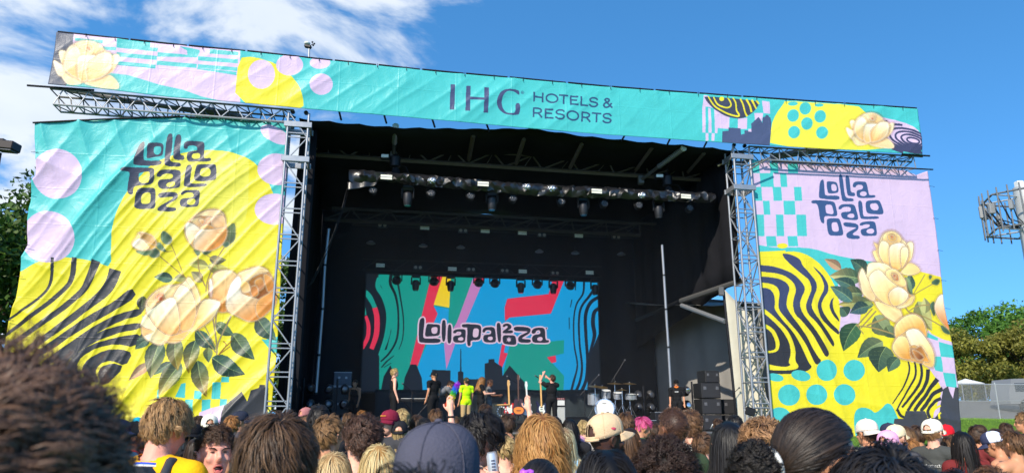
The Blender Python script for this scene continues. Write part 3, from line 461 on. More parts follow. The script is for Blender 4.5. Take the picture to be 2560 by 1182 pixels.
    def rose(Z, dx, dy, k):
        c.Z = Z; q = lambda P: [(dx + a * k, dy + b * k) for a, b in P]
        CR, YW, PE, W1, OR = (244, 222, 178), (246, 236, 206), (240, 206, 160), (242, 236, 222), (224, 168, 120)
        for P, a, e, u, v in [([(240,590),(175,420),(190,365),(240,360),(290,400)], YW, CR, (200,380), (250,560)), ([(90,560),(105,512),(180,560),(270,610),(300,740),(220,760),(150,720)], YW, W1, (120,560), (280,720)), ([(210,730),(350,700),(500,800),(620,830),(440,880),(300,870)], CR, W1, (350,720), (380,880)), ([(570,860),(700,800),(850,770),(960,740),(1060,820),(1100,905),(1060,950),(800,930)], PE, W1, (700,820), (1060,900)), ([(840,760),(900,640),(980,450),(1090,420),(1100,480),(1080,560),(1000,680),(880,750)], YW, PE, (1080,440), (860,740)),
                              ([(250,620),(270,450),(310,330),(400,260),(500,215),(620,205),(740,235),(830,290),(900,370),(960,400),(990,470),(970,640),(840,760),(680,815),(500,800),(340,720)], YW, PE, (450,300), (650,800)), ([(400,290),(480,230),(620,208),(760,250),(860,330),(780,400),(740,440),(620,420),(500,440),(470,330)], CR, YW, (500,240), (700,430)), ([(500,300),(560,260),(680,260),(700,330),(660,370),(560,350)], PE, CR, (540,270), (680,360)), ([(580,310),(640,290),(668,340),(640,362)], OR, (190,110,80), (590,300), (660,350)), ([(300,400),(400,300),(450,300),(510,440),(470,620),(480,790),(340,720),(260,600)], YW, CR, (380,330), (380,720)), ([(740,440),(860,390),(960,400),(990,470),(970,640),(840,760),(740,800),(610,810),(590,620),(660,500)], YW, PE, (860,420), (740,800)), ([(470,480),(600,435),(740,440),(640,520),(590,640),(600,815),(480,795)], W1, PE, (560,460), (540,800))]: c.petal(q(P), a, e, q([u])[0], q([v])[0], (200, 160, 110))
    rose(ZJ, 0, 0, 1.0); rose(ZK, 1555, 170, .50)
    c.Z = ZF; q = (66, 74, 110)
    c.poly([(95,128),(160,130),(148,500),(80,495)], q); c.poly([(322,148),(388,150),(380,310),(582,328),(585,172),(652,176),(638,542),(572,540),(580,365),(380,350),(376,520),(308,518)], q)
    c.poly([(1095,290),(1020,235),(950,225),(900,240),(850,300),(835,390),(850,470),(900,535),(970,550),(1035,540),(1040,398),(1105,400),(1100,560),(1030,575),(940,572),(860,545),(790,480),(762,400),(775,320),(820,240),(890,205),(970,198),(1050,208),(1092,225)], q, 1)
    def ring(x, y, rx, ry, wd): a = np.linspace(0, 6.283, 36); c.stroke(np.stack([x + rx * np.cos(a), y + ry * np.sin(a) + .09 * rx * np.cos(a)], 1), wd, (48, 78, 112), False)
    ring(1140, 247, 20, 20, 6); c.ellipse(1140, 247, 8, 9, q)
    def st(*P, wd=25): c.stroke(P, wd, (48, 78, 112), len(P) > 3)
    for P in [((1310,238),(1308,375)), ((1435,250),(1432,388)), ((1310,305),(1433,318)), ((1670,285),(1802,297)), ((1740,292),(1735,415)), ((1840,290),(1838,432)), ((1830,303),(1948,310)), ((1838,358),(1930,365)), ((1830,418),(1950,425)), ((1992,305),(1990,442)), ((1985,432),(2090,440)), ((2232,355),(2200,330),(2150,328),(2120,350),(2135,378),(2200,392),(2228,415),(2205,445),(2150,448),(2108,420)), ((2445,468),(2350,370),(2345,345),(2375,335),(2400,355),(2385,380),(2335,405),(2322,435),(2345,458),(2385,455),(2420,420),(2435,400)),
              ((1305,462),(1300,602)), ((1300,472),(1370,475),(1410,495),(1405,530),(1360,545),(1303,540)), ((1370,545),(1420,612)), ((1475,478),(1472,628)), ((1465,490),(1585,498)), ((1472,545),(1570,552)), ((1465,612),(1588,622)), ((1745,535),(1715,508),(1660,505),(1630,530),(1650,560),(1715,575),(1740,600),(1715,630),(1660,632),(1615,602)), ((2008,525),(2005,668)), ((2003,535),(2070,540),(2110,560),(2105,592),(2062,608),(2005,600)), ((2070,608),(2125,672)), ((2150,542),(2285,552)), ((2220,547),(2215,678)), ((2430,590),(2400,560),(2345,557),(2318,580),(2335,612),(2400,628),(2425,650),(2400,680),(2345,680),(2305,655))]: st(*P)
    ring(1568, 332, 82, 60, 25); ring(1868, 585, 82, 62, 25)
    return c
def art_screen(t):
    c = Canvas(t, [(895, 680), (1510, 680), (895, 990), (1510, 990)], 110, (10, 10, 14))
    GRN, RED, BLU, PKL, YL = (10, 152, 136), (224, 44, 76), (4, 156, 218), (196, 128, 190), (244, 210, 30)
    c.Z = ZN; c.poly([(600,170),(1600,170),(1600,960),(710,960),(720,680),(590,670)], (12, 12, 16)); c.poly([(720,170),(1330,170),(1300,300),(1100,960),(720,960)], GRN)
    c.Z = ZO; c.poly([(-60,190),(800,200),(770,340),(775,520),(700,700),(690,940),(-300,940)], BLU)
    c.Z = ZN
    c.poly([(715,175),(1340,190),(1200,560),(1120,480),(1060,560),(960,800),(900,960),(715,960)], GRN); c.poly([(1040,420),(1085,390),(1190,405),(1180,560),(1100,520),(1030,640),(985,780),(1100,960),(1300,960),(1500,500),(1420,200),(1340,400),(1260,560),(1200,900),(960,960),(985,780)], BLU); c.poly([(985,780),(1040,640),(1160,640),(1165,815),(1230,815),(1600,815),(1600,960),(940,960)], BLU)
    c.poly([(1200,200),(1350,195),(1240,520),(1180,560),(1188,400)], GRN); c.poly([(1068,190),(1148,190),(1085,390),(1112,440),(1090,490),(1030,640),(978,790),(925,790),(1010,430)], RED); c.poly([(1145,190),(1200,200),(1190,400),(1085,380)], YL); c.poly([(1350,200),(1425,205),(1300,500),(1230,640),(1170,815),(1155,640),(1240,500)], PKL); c.poly([(1365,195),(1425,200),(1412,240),(1350,240)], RED)
    c.poly([(600,170),(690,172),(735,260),(800,420),(800,560),(770,680),(720,690),(720,960),(600,960)], (12,12,16))
    for P, W, q in [([(632,290),(660,330),(690,400)], [20,30,32], GRN), ([(690,400),(705,470),(700,580),(668,675)], [34,36,36,30], RED), ([(618,380),(625,450)], [14,20], GRN), ([(630,455),(648,520),(642,600),(605,670)], [20,26,28,26], RED)]: c.stroke(P, W, q)
    c.poly([(610,250),(640,290),(700,400),(680,400),(640,340),(612,300)], GRN)
    for P, W in [([(720,200),(712,260),(755,330),(785,440),(775,570),(740,680),(720,720)], [26,32,34,34,34,26,16]), ([(780,180),(770,250),(810,340),(830,450),(815,580),(780,690),(735,790)], [18,24,28,24,22,16,8])]: c.stroke(P, [a * 1.1 for a in W], GRN)
    for P, W in [([(800,180),(795,240),(830,320),(848,440),(840,600),(790,700),(730,760)], [22,20,16,12,13,12,10]), ([(838,200),(860,320),(882,470),(878,600),(852,680)], [14,10,8,7,4]), ([(820,720),(770,760),(735,800)], [4,10,8]), ([(800,770),(750,800)], [5,4])]: c.stroke(P, W, (12,12,16))
    c.Z = ZO
    for P in [[(175,325),(440,295),(470,190),(545,195),(455,420),(190,445),(160,470),(158,380)], [(140,620),(165,610),(152,670),(178,675),(140,770),(118,740)], [(430,700),(485,688),(490,730),(460,738)], [(0,190),(30,190),(10,250)]]: c.poly(P, RED)
    c.poly([(150,800),(190,620),(440,600),(540,590),(538,675),(430,700),(540,820),(535,940),(140,940)], GRN); c.poly([(430,700),(485,688),(490,730),(460,738)], RED)
    for P, W in [([(668,205),(662,290),(620,360),(602,460),(605,620),(625,750),(600,860),(580,940)], [14,12,10,9,9,10,14,16]), ([(735,260),(700,310),(650,380),(635,470),(640,620),(655,760),(640,860),(605,940)], [16,16,14,13,12,14,16,20]), ([(770,310),(710,350),(678,430),(680,560),(690,720),(680,850),(640,940)], [20,22,22,20,18,20,24]), ([(775,380),(735,410),(725,480),(735,560),(715,640),(700,700)], [20,24,26,24,18,16]), ([(770,420),(790,500),(750,640)], [26,30,28]), ([(615,210),(612,270)], [8,6]), ([(590,330),(580,380)], [7,5]), ([(572,445),(573,520)], [6,5])]: c.stroke(P, W, (14, 18, 34))
    c.poly([(745,440),(775,420),(772,500),(752,660),(735,655),(735,560)], BLU, alpha=.0); c.poly([(690,720),(760,600),(800,400),(800,960),(690,960)], (12,12,16))
    K = (14, 13, 17)
    c.poly([(30,740),(55,735),(55,712),(92,712),(92,730),(140,760),(145,820),(190,752),(285,860),(290,960),(-120,960),(-120,840),(30,840)], K); c.Z = ZN
    c.poly([(880,960),(890,870),(930,780),(968,780),(1005,870),(1012,960)], K); c.poly([(1070,960),(1075,815),(1198,820),(1198,960)], K); c.poly([(1248,960),(1248,830),(1262,825),(1264,675),(1270,675),(1272,825),(1285,832),(1285,960)], K); c.poly([(1300,960),(1300,890),(1430,900),(1430,960)], K); c.poly([(730,960),(750,860),(795,785),(830,870),(840,960)], K)
    c.Z = ZE; PN = (226, 196, 220)
    for P, H in LOGO_E:
        q = chaikin(P, 2); c.stroke(np.vstack([q, q[:2]]), 52, PN, False); c.put(c.pt(q), PN)
        for a in q[::2]: c.ellipse(a[0], a[1], 26, 26, PN)
    for P, H in LOGO_E: c.poly(P, (36, 36, 46), 2, holes=H)
    a = np.arange(12) * math.pi / 6 - math.pi / 2; r = np.where(np.arange(12) % 2 == 0, 52, 24); c.poly(np.stack([1722 + r * np.cos(a), 558 + r * np.sin(a)], 1), PN); c.ellipse(2388, 358, 24, 24, PN); c.ellipse(2388, 358, 13, 13, (36, 36, 46))
    return c
def print_mat(name, canvas, rough=.42, creases=True):
    m = bpy.data.materials.new(name); m.use_nodes = True; t = m.node_tree; b = t.nodes['Principled BSDF']
    im = t.nodes.new('ShaderNodeTexImage'); im.image = canvas.image(name); im.extension = 'EXTEND'
    co = t.nodes.new('ShaderNodeTexCoord'); nz = t.nodes.new('ShaderNodeTexNoise'); nz.inputs['Scale'].default_value = 1.3; nz.inputs['Detail'].default_value = 7
    t.links.new(co.outputs['Object'], nz.inputs['Vector'])
    # slight fading and grime of the vinyl
    mr = t.nodes.new('ShaderNodeMapRange'); t.links.new(nz.outputs[0], mr.inputs[0]); mr.inputs[3].default_value = .74; mr.inputs[4].default_value = .92
    mx = t.nodes.new('ShaderNodeVectorMath'); mx.operation = 'SCALE'; t.links.new(im.outputs[0], mx.inputs[0]); t.links.new(mr.outputs[0], mx.inputs['Scale'])
    t.links.new(mx.outputs[0], b.inputs['Base Color']); b.inputs['Roughness'].default_value = rough; b.inputs['Specular IOR Level'].default_value = .35
    # storage creases: a fine grid of fold lines plus crumple
    n2 = t.nodes.new('ShaderNodeTexNoise'); n2.inputs['Scale'].default_value = 3.0; n2.inputs['Detail'].default_value = 8; n2.inputs['Roughness'].default_value = .6; n2.inputs['Distortion'].default_value = 1.2
    t.links.new(co.outputs['Object'], n2.inputs['Vector'])
    se = t.nodes.new('ShaderNodeSeparateXYZ'); t.links.new(co.outputs['Object'], se.inputs[0])
    hs = None
    for out, f in (('Z', 1.05), ('X', .62)):
        a = t.nodes.new('ShaderNodeMath'); a.operation = 'MULTIPLY'; a.inputs[1].default_value = f; t.links.new(se.outputs[out], a.inputs[0])
        g = t.nodes.new('ShaderNodeMath'); g.operation = 'PINGPONG'; g.inputs[1].default_value = .5; t.links.new(a.outputs[0], g.inputs[0])
        l = t.nodes.new('ShaderNodeMapRange'); l.inputs[1].default_value = 0; l.inputs[2].default_value = .02; l.inputs[3].default_value = 1; l.inputs[4].default_value = 0; t.links.new(g.outputs[0], l.inputs[0])
        if hs is None: hs = l.outputs[0]
        else:
            ad = t.nodes.new('ShaderNodeMath'); ad.operation = 'ADD'; t.links.new(hs, ad.inputs[0]); t.links.new(l.outputs[0], ad.inputs[1]); hs = ad.outputs[0]
    fm = t.nodes.new('ShaderNodeMath'); fm.operation = 'MULTIPLY_ADD'; fm.inputs[1].default_value = .22; t.links.new(hs, fm.inputs[0]); t.links.new(n2.outputs[0], fm.inputs[2])
    bp = t.nodes.new('ShaderNodeBump'); bp.inputs['Strength'].default_value = .5; bp.inputs['Distance'].default_value = .03
    t.links.new(fm.outputs[0], bp.inputs['Height']); t.links.new(bp.outputs[0], b.inputs['Normal'])
    return m
# ------------------------------------------------------------------ ground
DECK = 1.55
ALU = mat('aluminium', (150, 152, 156), .42, .55, .14, 6, spec=.5)
ALUD = mat('aluminium_weathered', (104, 102, 100), .5, .5, .2, 5)
STEEL = mat('dark_steel', (38, 38, 42), .5, .6, .2, 9)
BLACK = mat('black_fabric', (32, 32, 36), .95, 0, .3, 2.2, bump=.25, bscale=3, spec=.1)
BLACK2 = mat('black_plastic', (22, 22, 24), .5, 0, .2, 12, spec=.3)
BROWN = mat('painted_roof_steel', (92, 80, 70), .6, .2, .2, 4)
WHITE = mat('white_paint', (214, 214, 210), .45, 0, .08, 6)
def heights(x, y):
    """flat field; a grassy bank rises behind the fence line on the right"""
    k = np.clip((x - 14) / 10, 0, 1) * np.clip((y - 24) / 16, 0, 1); k = k * k * (3 - 2 * k)
    k2 = np.clip((x - 14) / 10, 0, 1) * np.clip((y - 44) / 14, 0, 1); k2 = k2 * k2 * (3 - 2 * k2)
    return 1.95 * k + 1.45 * k2 + .03 * wav(x, y, 5, .5, 3)
def ground():
    a = np.unique(np.concatenate([np.linspace(-400, -60, 12), np.linspace(-60, 80, 90), np.linspace(80, 400, 12)])); b = np.unique(np.concatenate([np.linspace(-60, 0, 8), np.linspace(0, 90, 70), np.linspace(90, 900, 14)]))
    X, Y = np.meshgrid(a, b); Z = heights(X, Y); n, m = X.shape
    me = bpy.data.meshes.new('ground'); i = np.arange(n * m).reshape(n, m)
    me.from_pydata(np.stack([X, Y, Z], -1).reshape(-1, 3).tolist(), [], np.stack([i[:-1, :-1], i[:-1, 1:], i[1:, 1:], i[1:, :-1]], -1).reshape(-1, 4).tolist())
    mt = mat('grass_ground', (82, 112, 38), .95, 0, .35, .8, bump=.8, bscale=30, spec=.1); me.materials.append(mt)
    o = bpy.data.objects.new('ground', me); COL.objects.link(o); o['kind'] = 'structure'
    # grass blades on the visible bank
    g = np.random.default_rng(2); k = 30000; x = g.uniform(16, 40, k); y = g.uniform(26, 42, k); z = heights(x, y); h = g.uniform(.04, .11, k); th = g.uniform(0, 6.28, k); lx, ly = g.normal(0, .03, k), g.normal(0, .03, k)
    A = np.stack([x - .012 * np.cos(th), y - .012 * np.sin(th), z], 1); B = np.stack([x + .012 * np.cos(th), y + .012 * np.sin(th), z], 1); C = np.stack([x + lx, y + ly, z + h], 1)
    me = bpy.data.meshes.new('grass'); me.from_pydata(np.stack([A, B, C], 1).reshape(-1, 3).tolist(), [], np.arange(3 * k).reshape(-1, 3).tolist()); me.materials.append(mat('grass_blade', (104, 140, 44), .8, 0, .4, 2))
    o = bpy.data.objects.new('grass', me); COL.objects.link(o); tag(o, 'sunlit mown grass on the bank below the chain-link fence', 'grass', kind='stuff')
ground()
def road():
    X, Y = np.meshgrid(np.linspace(19, 70, 30), np.linspace(43.6, 57.5, 24)); Z = heights(X, Y) + .012; n, m = X.shape; i = np.arange(n * m).reshape(n, m); me = bpy.data.meshes.new('service_road')
    me.from_pydata(np.stack([X, Y, Z], -1).reshape(-1, 3).tolist(), [], np.stack([i[:-1, :-1], i[:-1, 1:], i[1:, 1:], i[1:, :-1]], -1).reshape(-1, 4).tolist()); me.materials.append(mat('worn_asphalt', (92, 92, 90), .9, 0, .25, .6, bump=.4, bscale=20)); o = bpy.data.objects.new('service_road', me); COL.objects.link(o); o['kind'] = 'structure'
road()
# ------------------------------------------------------------------ banners
def polyl(P, n):
    P = np.asarray(P, float); d = np.concatenate([[0], np.cumsum(np.linalg.norm(np.diff(P, axis=0), axis=1))]); q = np.linspace(0, d[-1], n)
    return np.stack([np.interp(q, d, P[:, 0]), np.interp(q, d, P[:, 1])], 1)
def drape(name, cv, m, top, right, bottom, left, nu, nv, wr, parent):
    def cvt(P, n): x = polyl(P, n); a, _, z = F(x[:, 0], x[:, 1], cv.t); return np.stack([a, z], 1)
    T, B = cvt(top, nu), cvt(bottom, nu); Lf, Rt = cvt(left, nv), cvt(right, nv)
    u = np.linspace(0, 1, nu)[None, :, None]; v = np.linspace(0, 1, nv)[:, None, None]
    P = (1 - v) * T[None] + v * B[None] + (1 - u) * Lf[:, None] + u * Rt[:, None] - ((1 - u) * (1 - v) * T[0] + u * (1 - v) * T[-1] + (1 - u) * v * B[0] + u * v * B[-1])
    s, z = P[..., 0], P[..., 1]; t = cv.t + wr(s, z, u[..., 0] + 0 * s, v[..., 0] + 0 * s)
    base = parent.matrix_world.translation
    X = O0.x + DS.x * s + DT.x * t - base.x; Y = O0.y + DS.y * s + DT.y * t - base.y
    i = np.arange(nu * nv).reshape(nv, nu); fs = np.stack([i[:-1, :-1], i[1:, :-1], i[1:, 1:], i[:-1, 1:]], -1).reshape(-1, 4)
    me = bpy.data.meshes.new(name); me.from_pydata(np.stack([X, Y, z - base.z], -1).reshape(-1, 3).tolist(), [], fs.tolist())
    uv = me.uv_layers.new(name='print'); a, b = cv.uv(s.ravel(), z.ravel()); li = fs.ravel()
    uv.data.foreach_set('uv', np.stack([a[li], b[li]], 1).ravel().astype(np.float32)); me.materials.append(m); me.polygons.foreach_set('use_smooth', [True] * len(me.polygons))
    o = bpy.data.objects.new(name, me); COL.objects.link(o); o.parent = parent; so = o.modifiers.new('thickness', 'SOLIDIFY'); so.thickness = .004; so.offset = 1
    return o
def ridge(x, p=2.0): return (1 - np.abs(np.sin(x))) ** p
def wr_left(s, z, u, v):
    q = (s * .80 - z * .60) + .5 * wav(s, z, 11, .5, 2); env = np.clip(np.minimum(v * 4 + .2, 1), 0, 1) * (0.5 + .5 * np.sin(u * 3.1)); m1 = .5 + .5 * wav(s, z, 41, .45, 2); m2 = np.clip(.5 + wav(s, z, 42, .6, 2), 0, 1)
    a = .15 * ridge(q * 1.45, 1.5) * m1 + .06 * ridge(q * 3.9 + 1.2 + .9 * wav(s, z, 4, .7, 2), 2.2) * m2 + .022 * ridge(q * 8.3 + 1.5 * wav(s, z, 8, .9, 2), 2.4) * (1 - m2)
    fan = .035 * ridge((u * 19 + 3 * wav(s, z, 3, .6, 1)), 2) * np.clip(1 - v * 5, 0, 1)
    pull = .05 * ridge(z * 2.3 + .8 * s + .6 * wav(s, z, 9, .7, 2), 2) * np.clip(1 - u * 4, 0, 1)
    return -(1.7 * a * env + 1.4 * fan + pull) + .12 * np.sin(v * 3.14) + .010 * wav(s, z, 6, 5, 3)
def wr_right(s, z, u, v):
    q = s + .10 * z + .35 * wav(s, z, 21, .5, 2); m2 = np.clip(.45 + wav(s, z, 43, .6, 2), 0, 1)
    a = .030 * ridge(q * 2.2, 1.6) * m2 + .014 * ridge(q * 5.3 + 1.2 * wav(s, z, 24, .6, 2), 2) * m2
    d = .035 * ridge((s * .75 + z * .66) * 2.6 + 1.2 * wav(s, z, 22, .6, 2), 2.2) * np.clip(u * 2 - .8, 0, 1) * m2 + .03 * ridge(z * 3.1 + .5 * s, 2) * np.clip(v * 3 - 2.2, 0, 1)
    return -1.4 * (a * (.4 + .6 * v) + d) + .008 * wav(s, z, 26, 4, 3)
def wr_head(s, z, u, v):
    q = s * .86 - z * .9; m1 = np.clip(.35 + .9 * wav(s, z * .5, 44, .55, 2), 0, 1)
    a = .055 * ridge(q * 1.5 + .9 * wav(s, z, 31, .5, 2), 2.4) * m1 + .018 * ridge(q * 4.3 + 1.1 * wav(s, z, 32, .8, 2), 2) * (.3 + .7 * m1)
    tie = .022 * ridge(s * 2.05 + .2 * wav(s, z, 45, .8, 2), 3) * np.clip(1 - v * 3, 0, 1)
    return -1.3 * (a * (.25 + .9 * np.sin(v * 3.0)) + tie) + .006 * wav(s, z, 33, 5, 3)
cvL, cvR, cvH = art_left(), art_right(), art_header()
SIDE = []
bl = thing('side_banner', 'teal, yellow and lilac printed banner with roses hanging beside the left truss tower', 'banner', FW(380, 1058, .25) * Vector((1, 1, 0)) if False else S(F(380, 800, .25)[0], .25, 0), group='printed side banners')
LE = [(88, 308), (86, 345), (90, 400), (88, 440), (78, 448), (74, 500), (64, 545), (65, 610), (50, 640), (46, 690), (38, 745), (18, 800), (8, 862), (-4, 930), (-10, 1080)]
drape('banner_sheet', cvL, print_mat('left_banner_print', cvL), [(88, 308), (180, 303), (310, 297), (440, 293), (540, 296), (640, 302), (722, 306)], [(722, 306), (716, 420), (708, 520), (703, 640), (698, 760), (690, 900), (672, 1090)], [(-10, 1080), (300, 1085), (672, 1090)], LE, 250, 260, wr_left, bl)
MB().tube([FW(x, y, .2) for x, y in [(82, 307), (180, 302), (310, 296), (440, 292), (540, 295), (640, 301), (722, 305)]], .025).build('top_pipe', STEEL, bl)
for x, y in [(82, 380), (66, 480), (60, 612), (44, 690), (20, 800), (6, 870)]:
    bar(bl, 'tie_cord', FW(x - 4, y, .26), FW(x + 14, y + 1, .22), .006, STEEL)
br = thing('side_banner', 'lilac, teal and yellow printed banner with cream roses hanging beside the right truss tower', 'banner', S(F(2150, 800, .3)[0], .3, 0), group='printed side banners')
drape('banner_sheet', cvR, print_mat('right_banner_print', cvR), [(1876, 399), (1980, 408), (2120, 417), (2260, 426), (2290, 438), (2318, 428)], [(2318, 428), (2326, 480), (2338, 560), (2350, 660), (2360, 760), (2380, 860), (2392, 960), (2404, 1090)], [(1938, 1090), (2404, 1090)], [(1876, 399), (1888, 520), (1896, 640), (1904, 760), (1912, 860), (1922, 960), (1938, 1090)], 210, 260, wr_right, br)
for x, y in [(2326, 465), (2336, 545), (2347, 625), (2356, 700), (2366, 770)]: bar(br, 'tie_cord', FW(x - 3, y, .26), FW(x + 10, y + 2, .3), .006, STEEL)
hd = thing('header_banner', 'long teal banner with a hotel sponsor name, roses and dots across the stage top', 'banner', S(F(1280, 250, -.15)[0], -.15, F(1280, 320, -.15)[2]))
HT = [(142, 82), (188, 86), (420, 112), (640, 132), (830, 153), (1100, 181), (1300, 198), (1500, 217), (1700, 232), (1950, 250), (2150, 263), (2294, 273)]
HB = [(120, 211), (250, 222), (420, 243), (590, 256), (770, 273), (900, 284), (1000, 292), (1200, 310), (1330, 322), (1500, 336), (1620, 344), (1760, 354), (1900, 363), (2100, 375), (2306, 387)]
drape('banner_sheet', cvH, print_mat('header_banner_print', cvH, .4), HT, [(2294, 273), (2300, 330), (2306, 387)], HB, [(142, 82), (136, 130), (124, 190), (120, 211)], 760, 56, wr_head, hd)
hp = polyl(HT, 60); k = 0
for a, b in [(0, 5), (5, 9), (9, 13), (13, 19), (19, 22), (22, 25), (25, 28), (28, 31), (31, 35), (35, 38), (38, 41), (41, 44), (44, 47), (47, 54), (54, 59)]:
    p, q = hp[a] + (3, -2), hp[b] + (-3, -2); bar(hd, 'top_pipe', FW(p[0], p[1], -.12), FW(q[0], q[1], -.12), .028, STEEL)
for i in range(2, 59, 2):
    p = hp[i]; bar(hd, 'grommet_tie', FW(p[0], p[1] - 5, -.16), FW(p[0], p[1] + 4, -.2), .009, STEEL, 6)
for x, y0, y1 in [(847, 275, 300), (960, 286, 308), (1081, 299, 318), (1217, 312, 328), (1562, 338, 352), (1676, 345, 362), (1768, 352, 368)]: bar(hd, 'lower_strut', FW(x, y0, -.1), FW(x + (6 if x < 1300 else -8), y1, .35), .03, STEEL)
# ------------------------------------------------------------------ trusses
def brace_pair(par, a0, a1, b0, b1, n, r, m, rungs=True, ph=0, rr=None):
    """zigzag between two chords a0-a1 and b0-b1 in n bays"""
    for i in range(n):
        p, q = i / n, (i + 1) / n
        if (i + ph) % 2 == 0: bar(par, 'brace', a0.lerp(a1, p), b0.lerp(b1, q), r, m, 6)
        else: bar(par, 'brace', b0.lerp(b1, p), a0.lerp(a1, q), r, m, 6)
        if rungs:
            bar(par, 'rung', a0.lerp(a1, p), b0.lerp(b1, p), rr or r, m, 6)
def tower(label, s, t0, zt, dbl):
    w = .54; T = thing('truss_tower', label, 'truss', S(s, t0 + w / 2, 0), group='stage truss towers')
    c = {(i, j): (S(s + (i - .5) * w, t0 + j * w, .02), S(s + (i - .5) * w, t0 + j * w, zt)) for i in (0, 1) for j in (0, 1)}
    for k, (a, b) in c.items(): bar(T, 'chord', a, b, .034, ALU, 10)
    n = 14
    for f, (k1, k2) in enumerate([((0, 0), (1, 0)), ((0, 1), (1, 1)), ((0, 0), (0, 1)), ((1, 0), (1, 1))]):
        if dbl and f == 1: continue
        brace_pair(T, *c[k1], *c[k2], n, .019, ALU, True, f % 2) if not (dbl and f > 1) else [bar(T, 'rung', c[k1][0].lerp(c[k1][1], i / n), c[k2][0].lerp(c[k2][1], i / n), .019, ALU, 6) for i in range(n)]
        if f == 0:
            for i in range(n):
                p = (i + .0) / n + .10 / zt * 1.2; bar(T, 'rung', c[k1][0].lerp(c[k1][1], p), c[k2][0].lerp(c[k2][1], p), .019, ALU, 6)
    MB().box(S(s, t0 + .27, .05), (.9, .9, .06), Matrix.Rotation(R(90) - AZ, 3, 'Z'), .01).build('base_plate', ALUD, T)
    rot = Matrix.Rotation(R(90) - AZ, 3, 'Z')
    # sleeve block and head with sheaves on top of the mast
    for zz in (zt - 1.35, zt - .35):
        b = MB()
        for j in (-.03, w + .03): b.box(S(s, t0 + j, zz), (w + .2, .05, .16), rot, .008)
        for i in (-.5, .5): b.box(S(s + i * (w + .1), t0 + w / 2, zz), (.05, w + .1, .16), rot, .008)
        b.build('sleeve_block', ALU, T)
    b = MB()
    for i in (-.18, .18): b.lathe([(.05, -.03), (.06, -.03), (.06, .03), (.05, .03)], 16, Matrix.Translation(S(s + i, t0 + .1, zt + .06)) @ Matrix.Rotation(R(90), 4, 'X'))
    b.build('head_sheave', STEEL, T)
    return T
sL = F(700, 900, 0)[0]; sR = F(1897, 900, .1)[0]
zTL = F(752, 283, 0)[2]; zTR = F(1852, 365, .1)[2]
tower('silver aluminium truss tower beside the banner with the black zebra stripes', sL, 0.0, zTL, True)
tower('silver aluminium truss tower beside the lilac banner and the grey tarp', sR, .12, zTR, False)
def wing(label, pts, t, n, group):
    """horizontal box truss: pts = photo pixels of bottom-left, bottom-right, top-left, top-right of its front face"""
    bl_, br_, tl_, tr_ = [F(x, y, t) for x, y in pts]; d = .5
    T = thing('wing_truss', label, 'truss', S(*bl_), group=group); ch = {}
    for nm, (a, b) in {'b': (bl_, br_), 't': (tl_, tr_)}.items():
        for j in (0, 1): ch[nm, j] = (S(a[0], t + j * d, a[2]), S(b[0], t + j * d, b[2])); bar(T, 'chord', *ch[nm, j], .03, ALU if nm == 'b' else ALUD, 8)
    for f, (k1, k2) in enumerate([(('b', 0), ('t', 0)), (('b', 1), ('t', 1)), (('b', 0), ('b', 1)), (('t', 0), ('t', 1))]): brace_pair(T, *ch[k1], *ch[k2], n, .017, ALU if f % 2 == 0 else ALUD, f > 0, f % 2)
    return T
wl = wing('aluminium wing truss cantilevered under the header banner above the striped banner', [(133, 261), (722, 306), (126, 222), (735, 276)], .05, 20, 'wing trusses under the header')
bar(wl, 'outrigger_pipe', FW(68, 214, 0), FW(235, 226, 0), .03, STEEL); bar(wl, 'back_beam', FW(170, 226, 1.4), FW(735, 320, 1.0), .07, ALUD); bar(wl, 'back_beam', FW(500, 270, .9), FW(700, 318, .8), .10, ALUD)
for x0, y0, x1, y1 in [(312, 238, 308, 298), (318, 238, 332, 298), (525, 262, 520, 296), (528, 262, 545, 297)]: bar(wl, 'sling', FW(x0, y0, .2), FW(x1, y1, .22), .008, STEEL, 6)
wr_ = wing('aluminium wing truss cantilevered under the header banner above the lilac banner', [(1905, 399), (2290, 421), (1872, 366), (2306, 392)], .05, 18, 'wing trusses under the header')
bar(wr_, 'outrigger_pipe', FW(2255, 386, 0), FW(2324, 390, 0), .03, STEEL); bar(wr_, 'banner_pipe', FW(1930, 404, 0), FW(2332, 424, 0), .025, STEEL); bar(wr_, 'back_beam', FW(1930, 392, 1.2), FW(2100, 366, 1.4), .12, ALUD)
bar(wr_, 'brace_arm', FW(1868, 428, -.1), FW(1925, 393, -.2), .025, ALUD); bar(wr_, 'brace_arm', FW(1862, 418, .1), FW(1915, 398, .1), .02, ALUD)
for x in (2015, 2170): bar(wr_, 'hanger', FW(x, 368, .3), FW(x + 2, 392, .3), .05, ALU)
# ------------------------------------------------------------------ roof, curtains, deck
sl, sr = sL + .35, sR - .35; TB = 9.4
def sheet(name, m, parent, P, nu, nv, amp=.05, seed=1, f=1.5):
    """wavy cloth between four stage-space corners P00 P10 P11 P01"""
    P = [Vector(S(*p)) for p in P]; nrm = (P[1] - P[0]).cross(P[3] - P[0]).normalized(); b = MB(); vs = []
    for j in range(nv):
        for i in range(nu):
            u, v = i / (nu - 1), j / (nv - 1); p = P[0].lerp(P[1], u).lerp(P[3].lerp(P[2], u), v)
            lu, lv = u * (P[1] - P[0]).length, v * (P[3] - P[0]).length
            h = amp * (math.sin(lu * f * 6 + 1.5 * math.sin(lu * f * .9 + seed)) * .6 + .4 * math.sin(lu * f * 2.3 + lv * .5 + seed * 2) + .5 * math.sin(lv * .8 + lu * .6 + seed))
            vs.append(p + nrm * h)
    b.add(vs, [(j * nu + i, j * nu + i + 1, (j + 1) * nu + i + 1, (j + 1) * nu + i) for j in range(nv - 1) for i in range(nu - 1)])
    o = b.build(name, m, parent, 180); md = o.modifiers.new('thickness', 'SOLIDIFY'); md.thickness = .008; return o
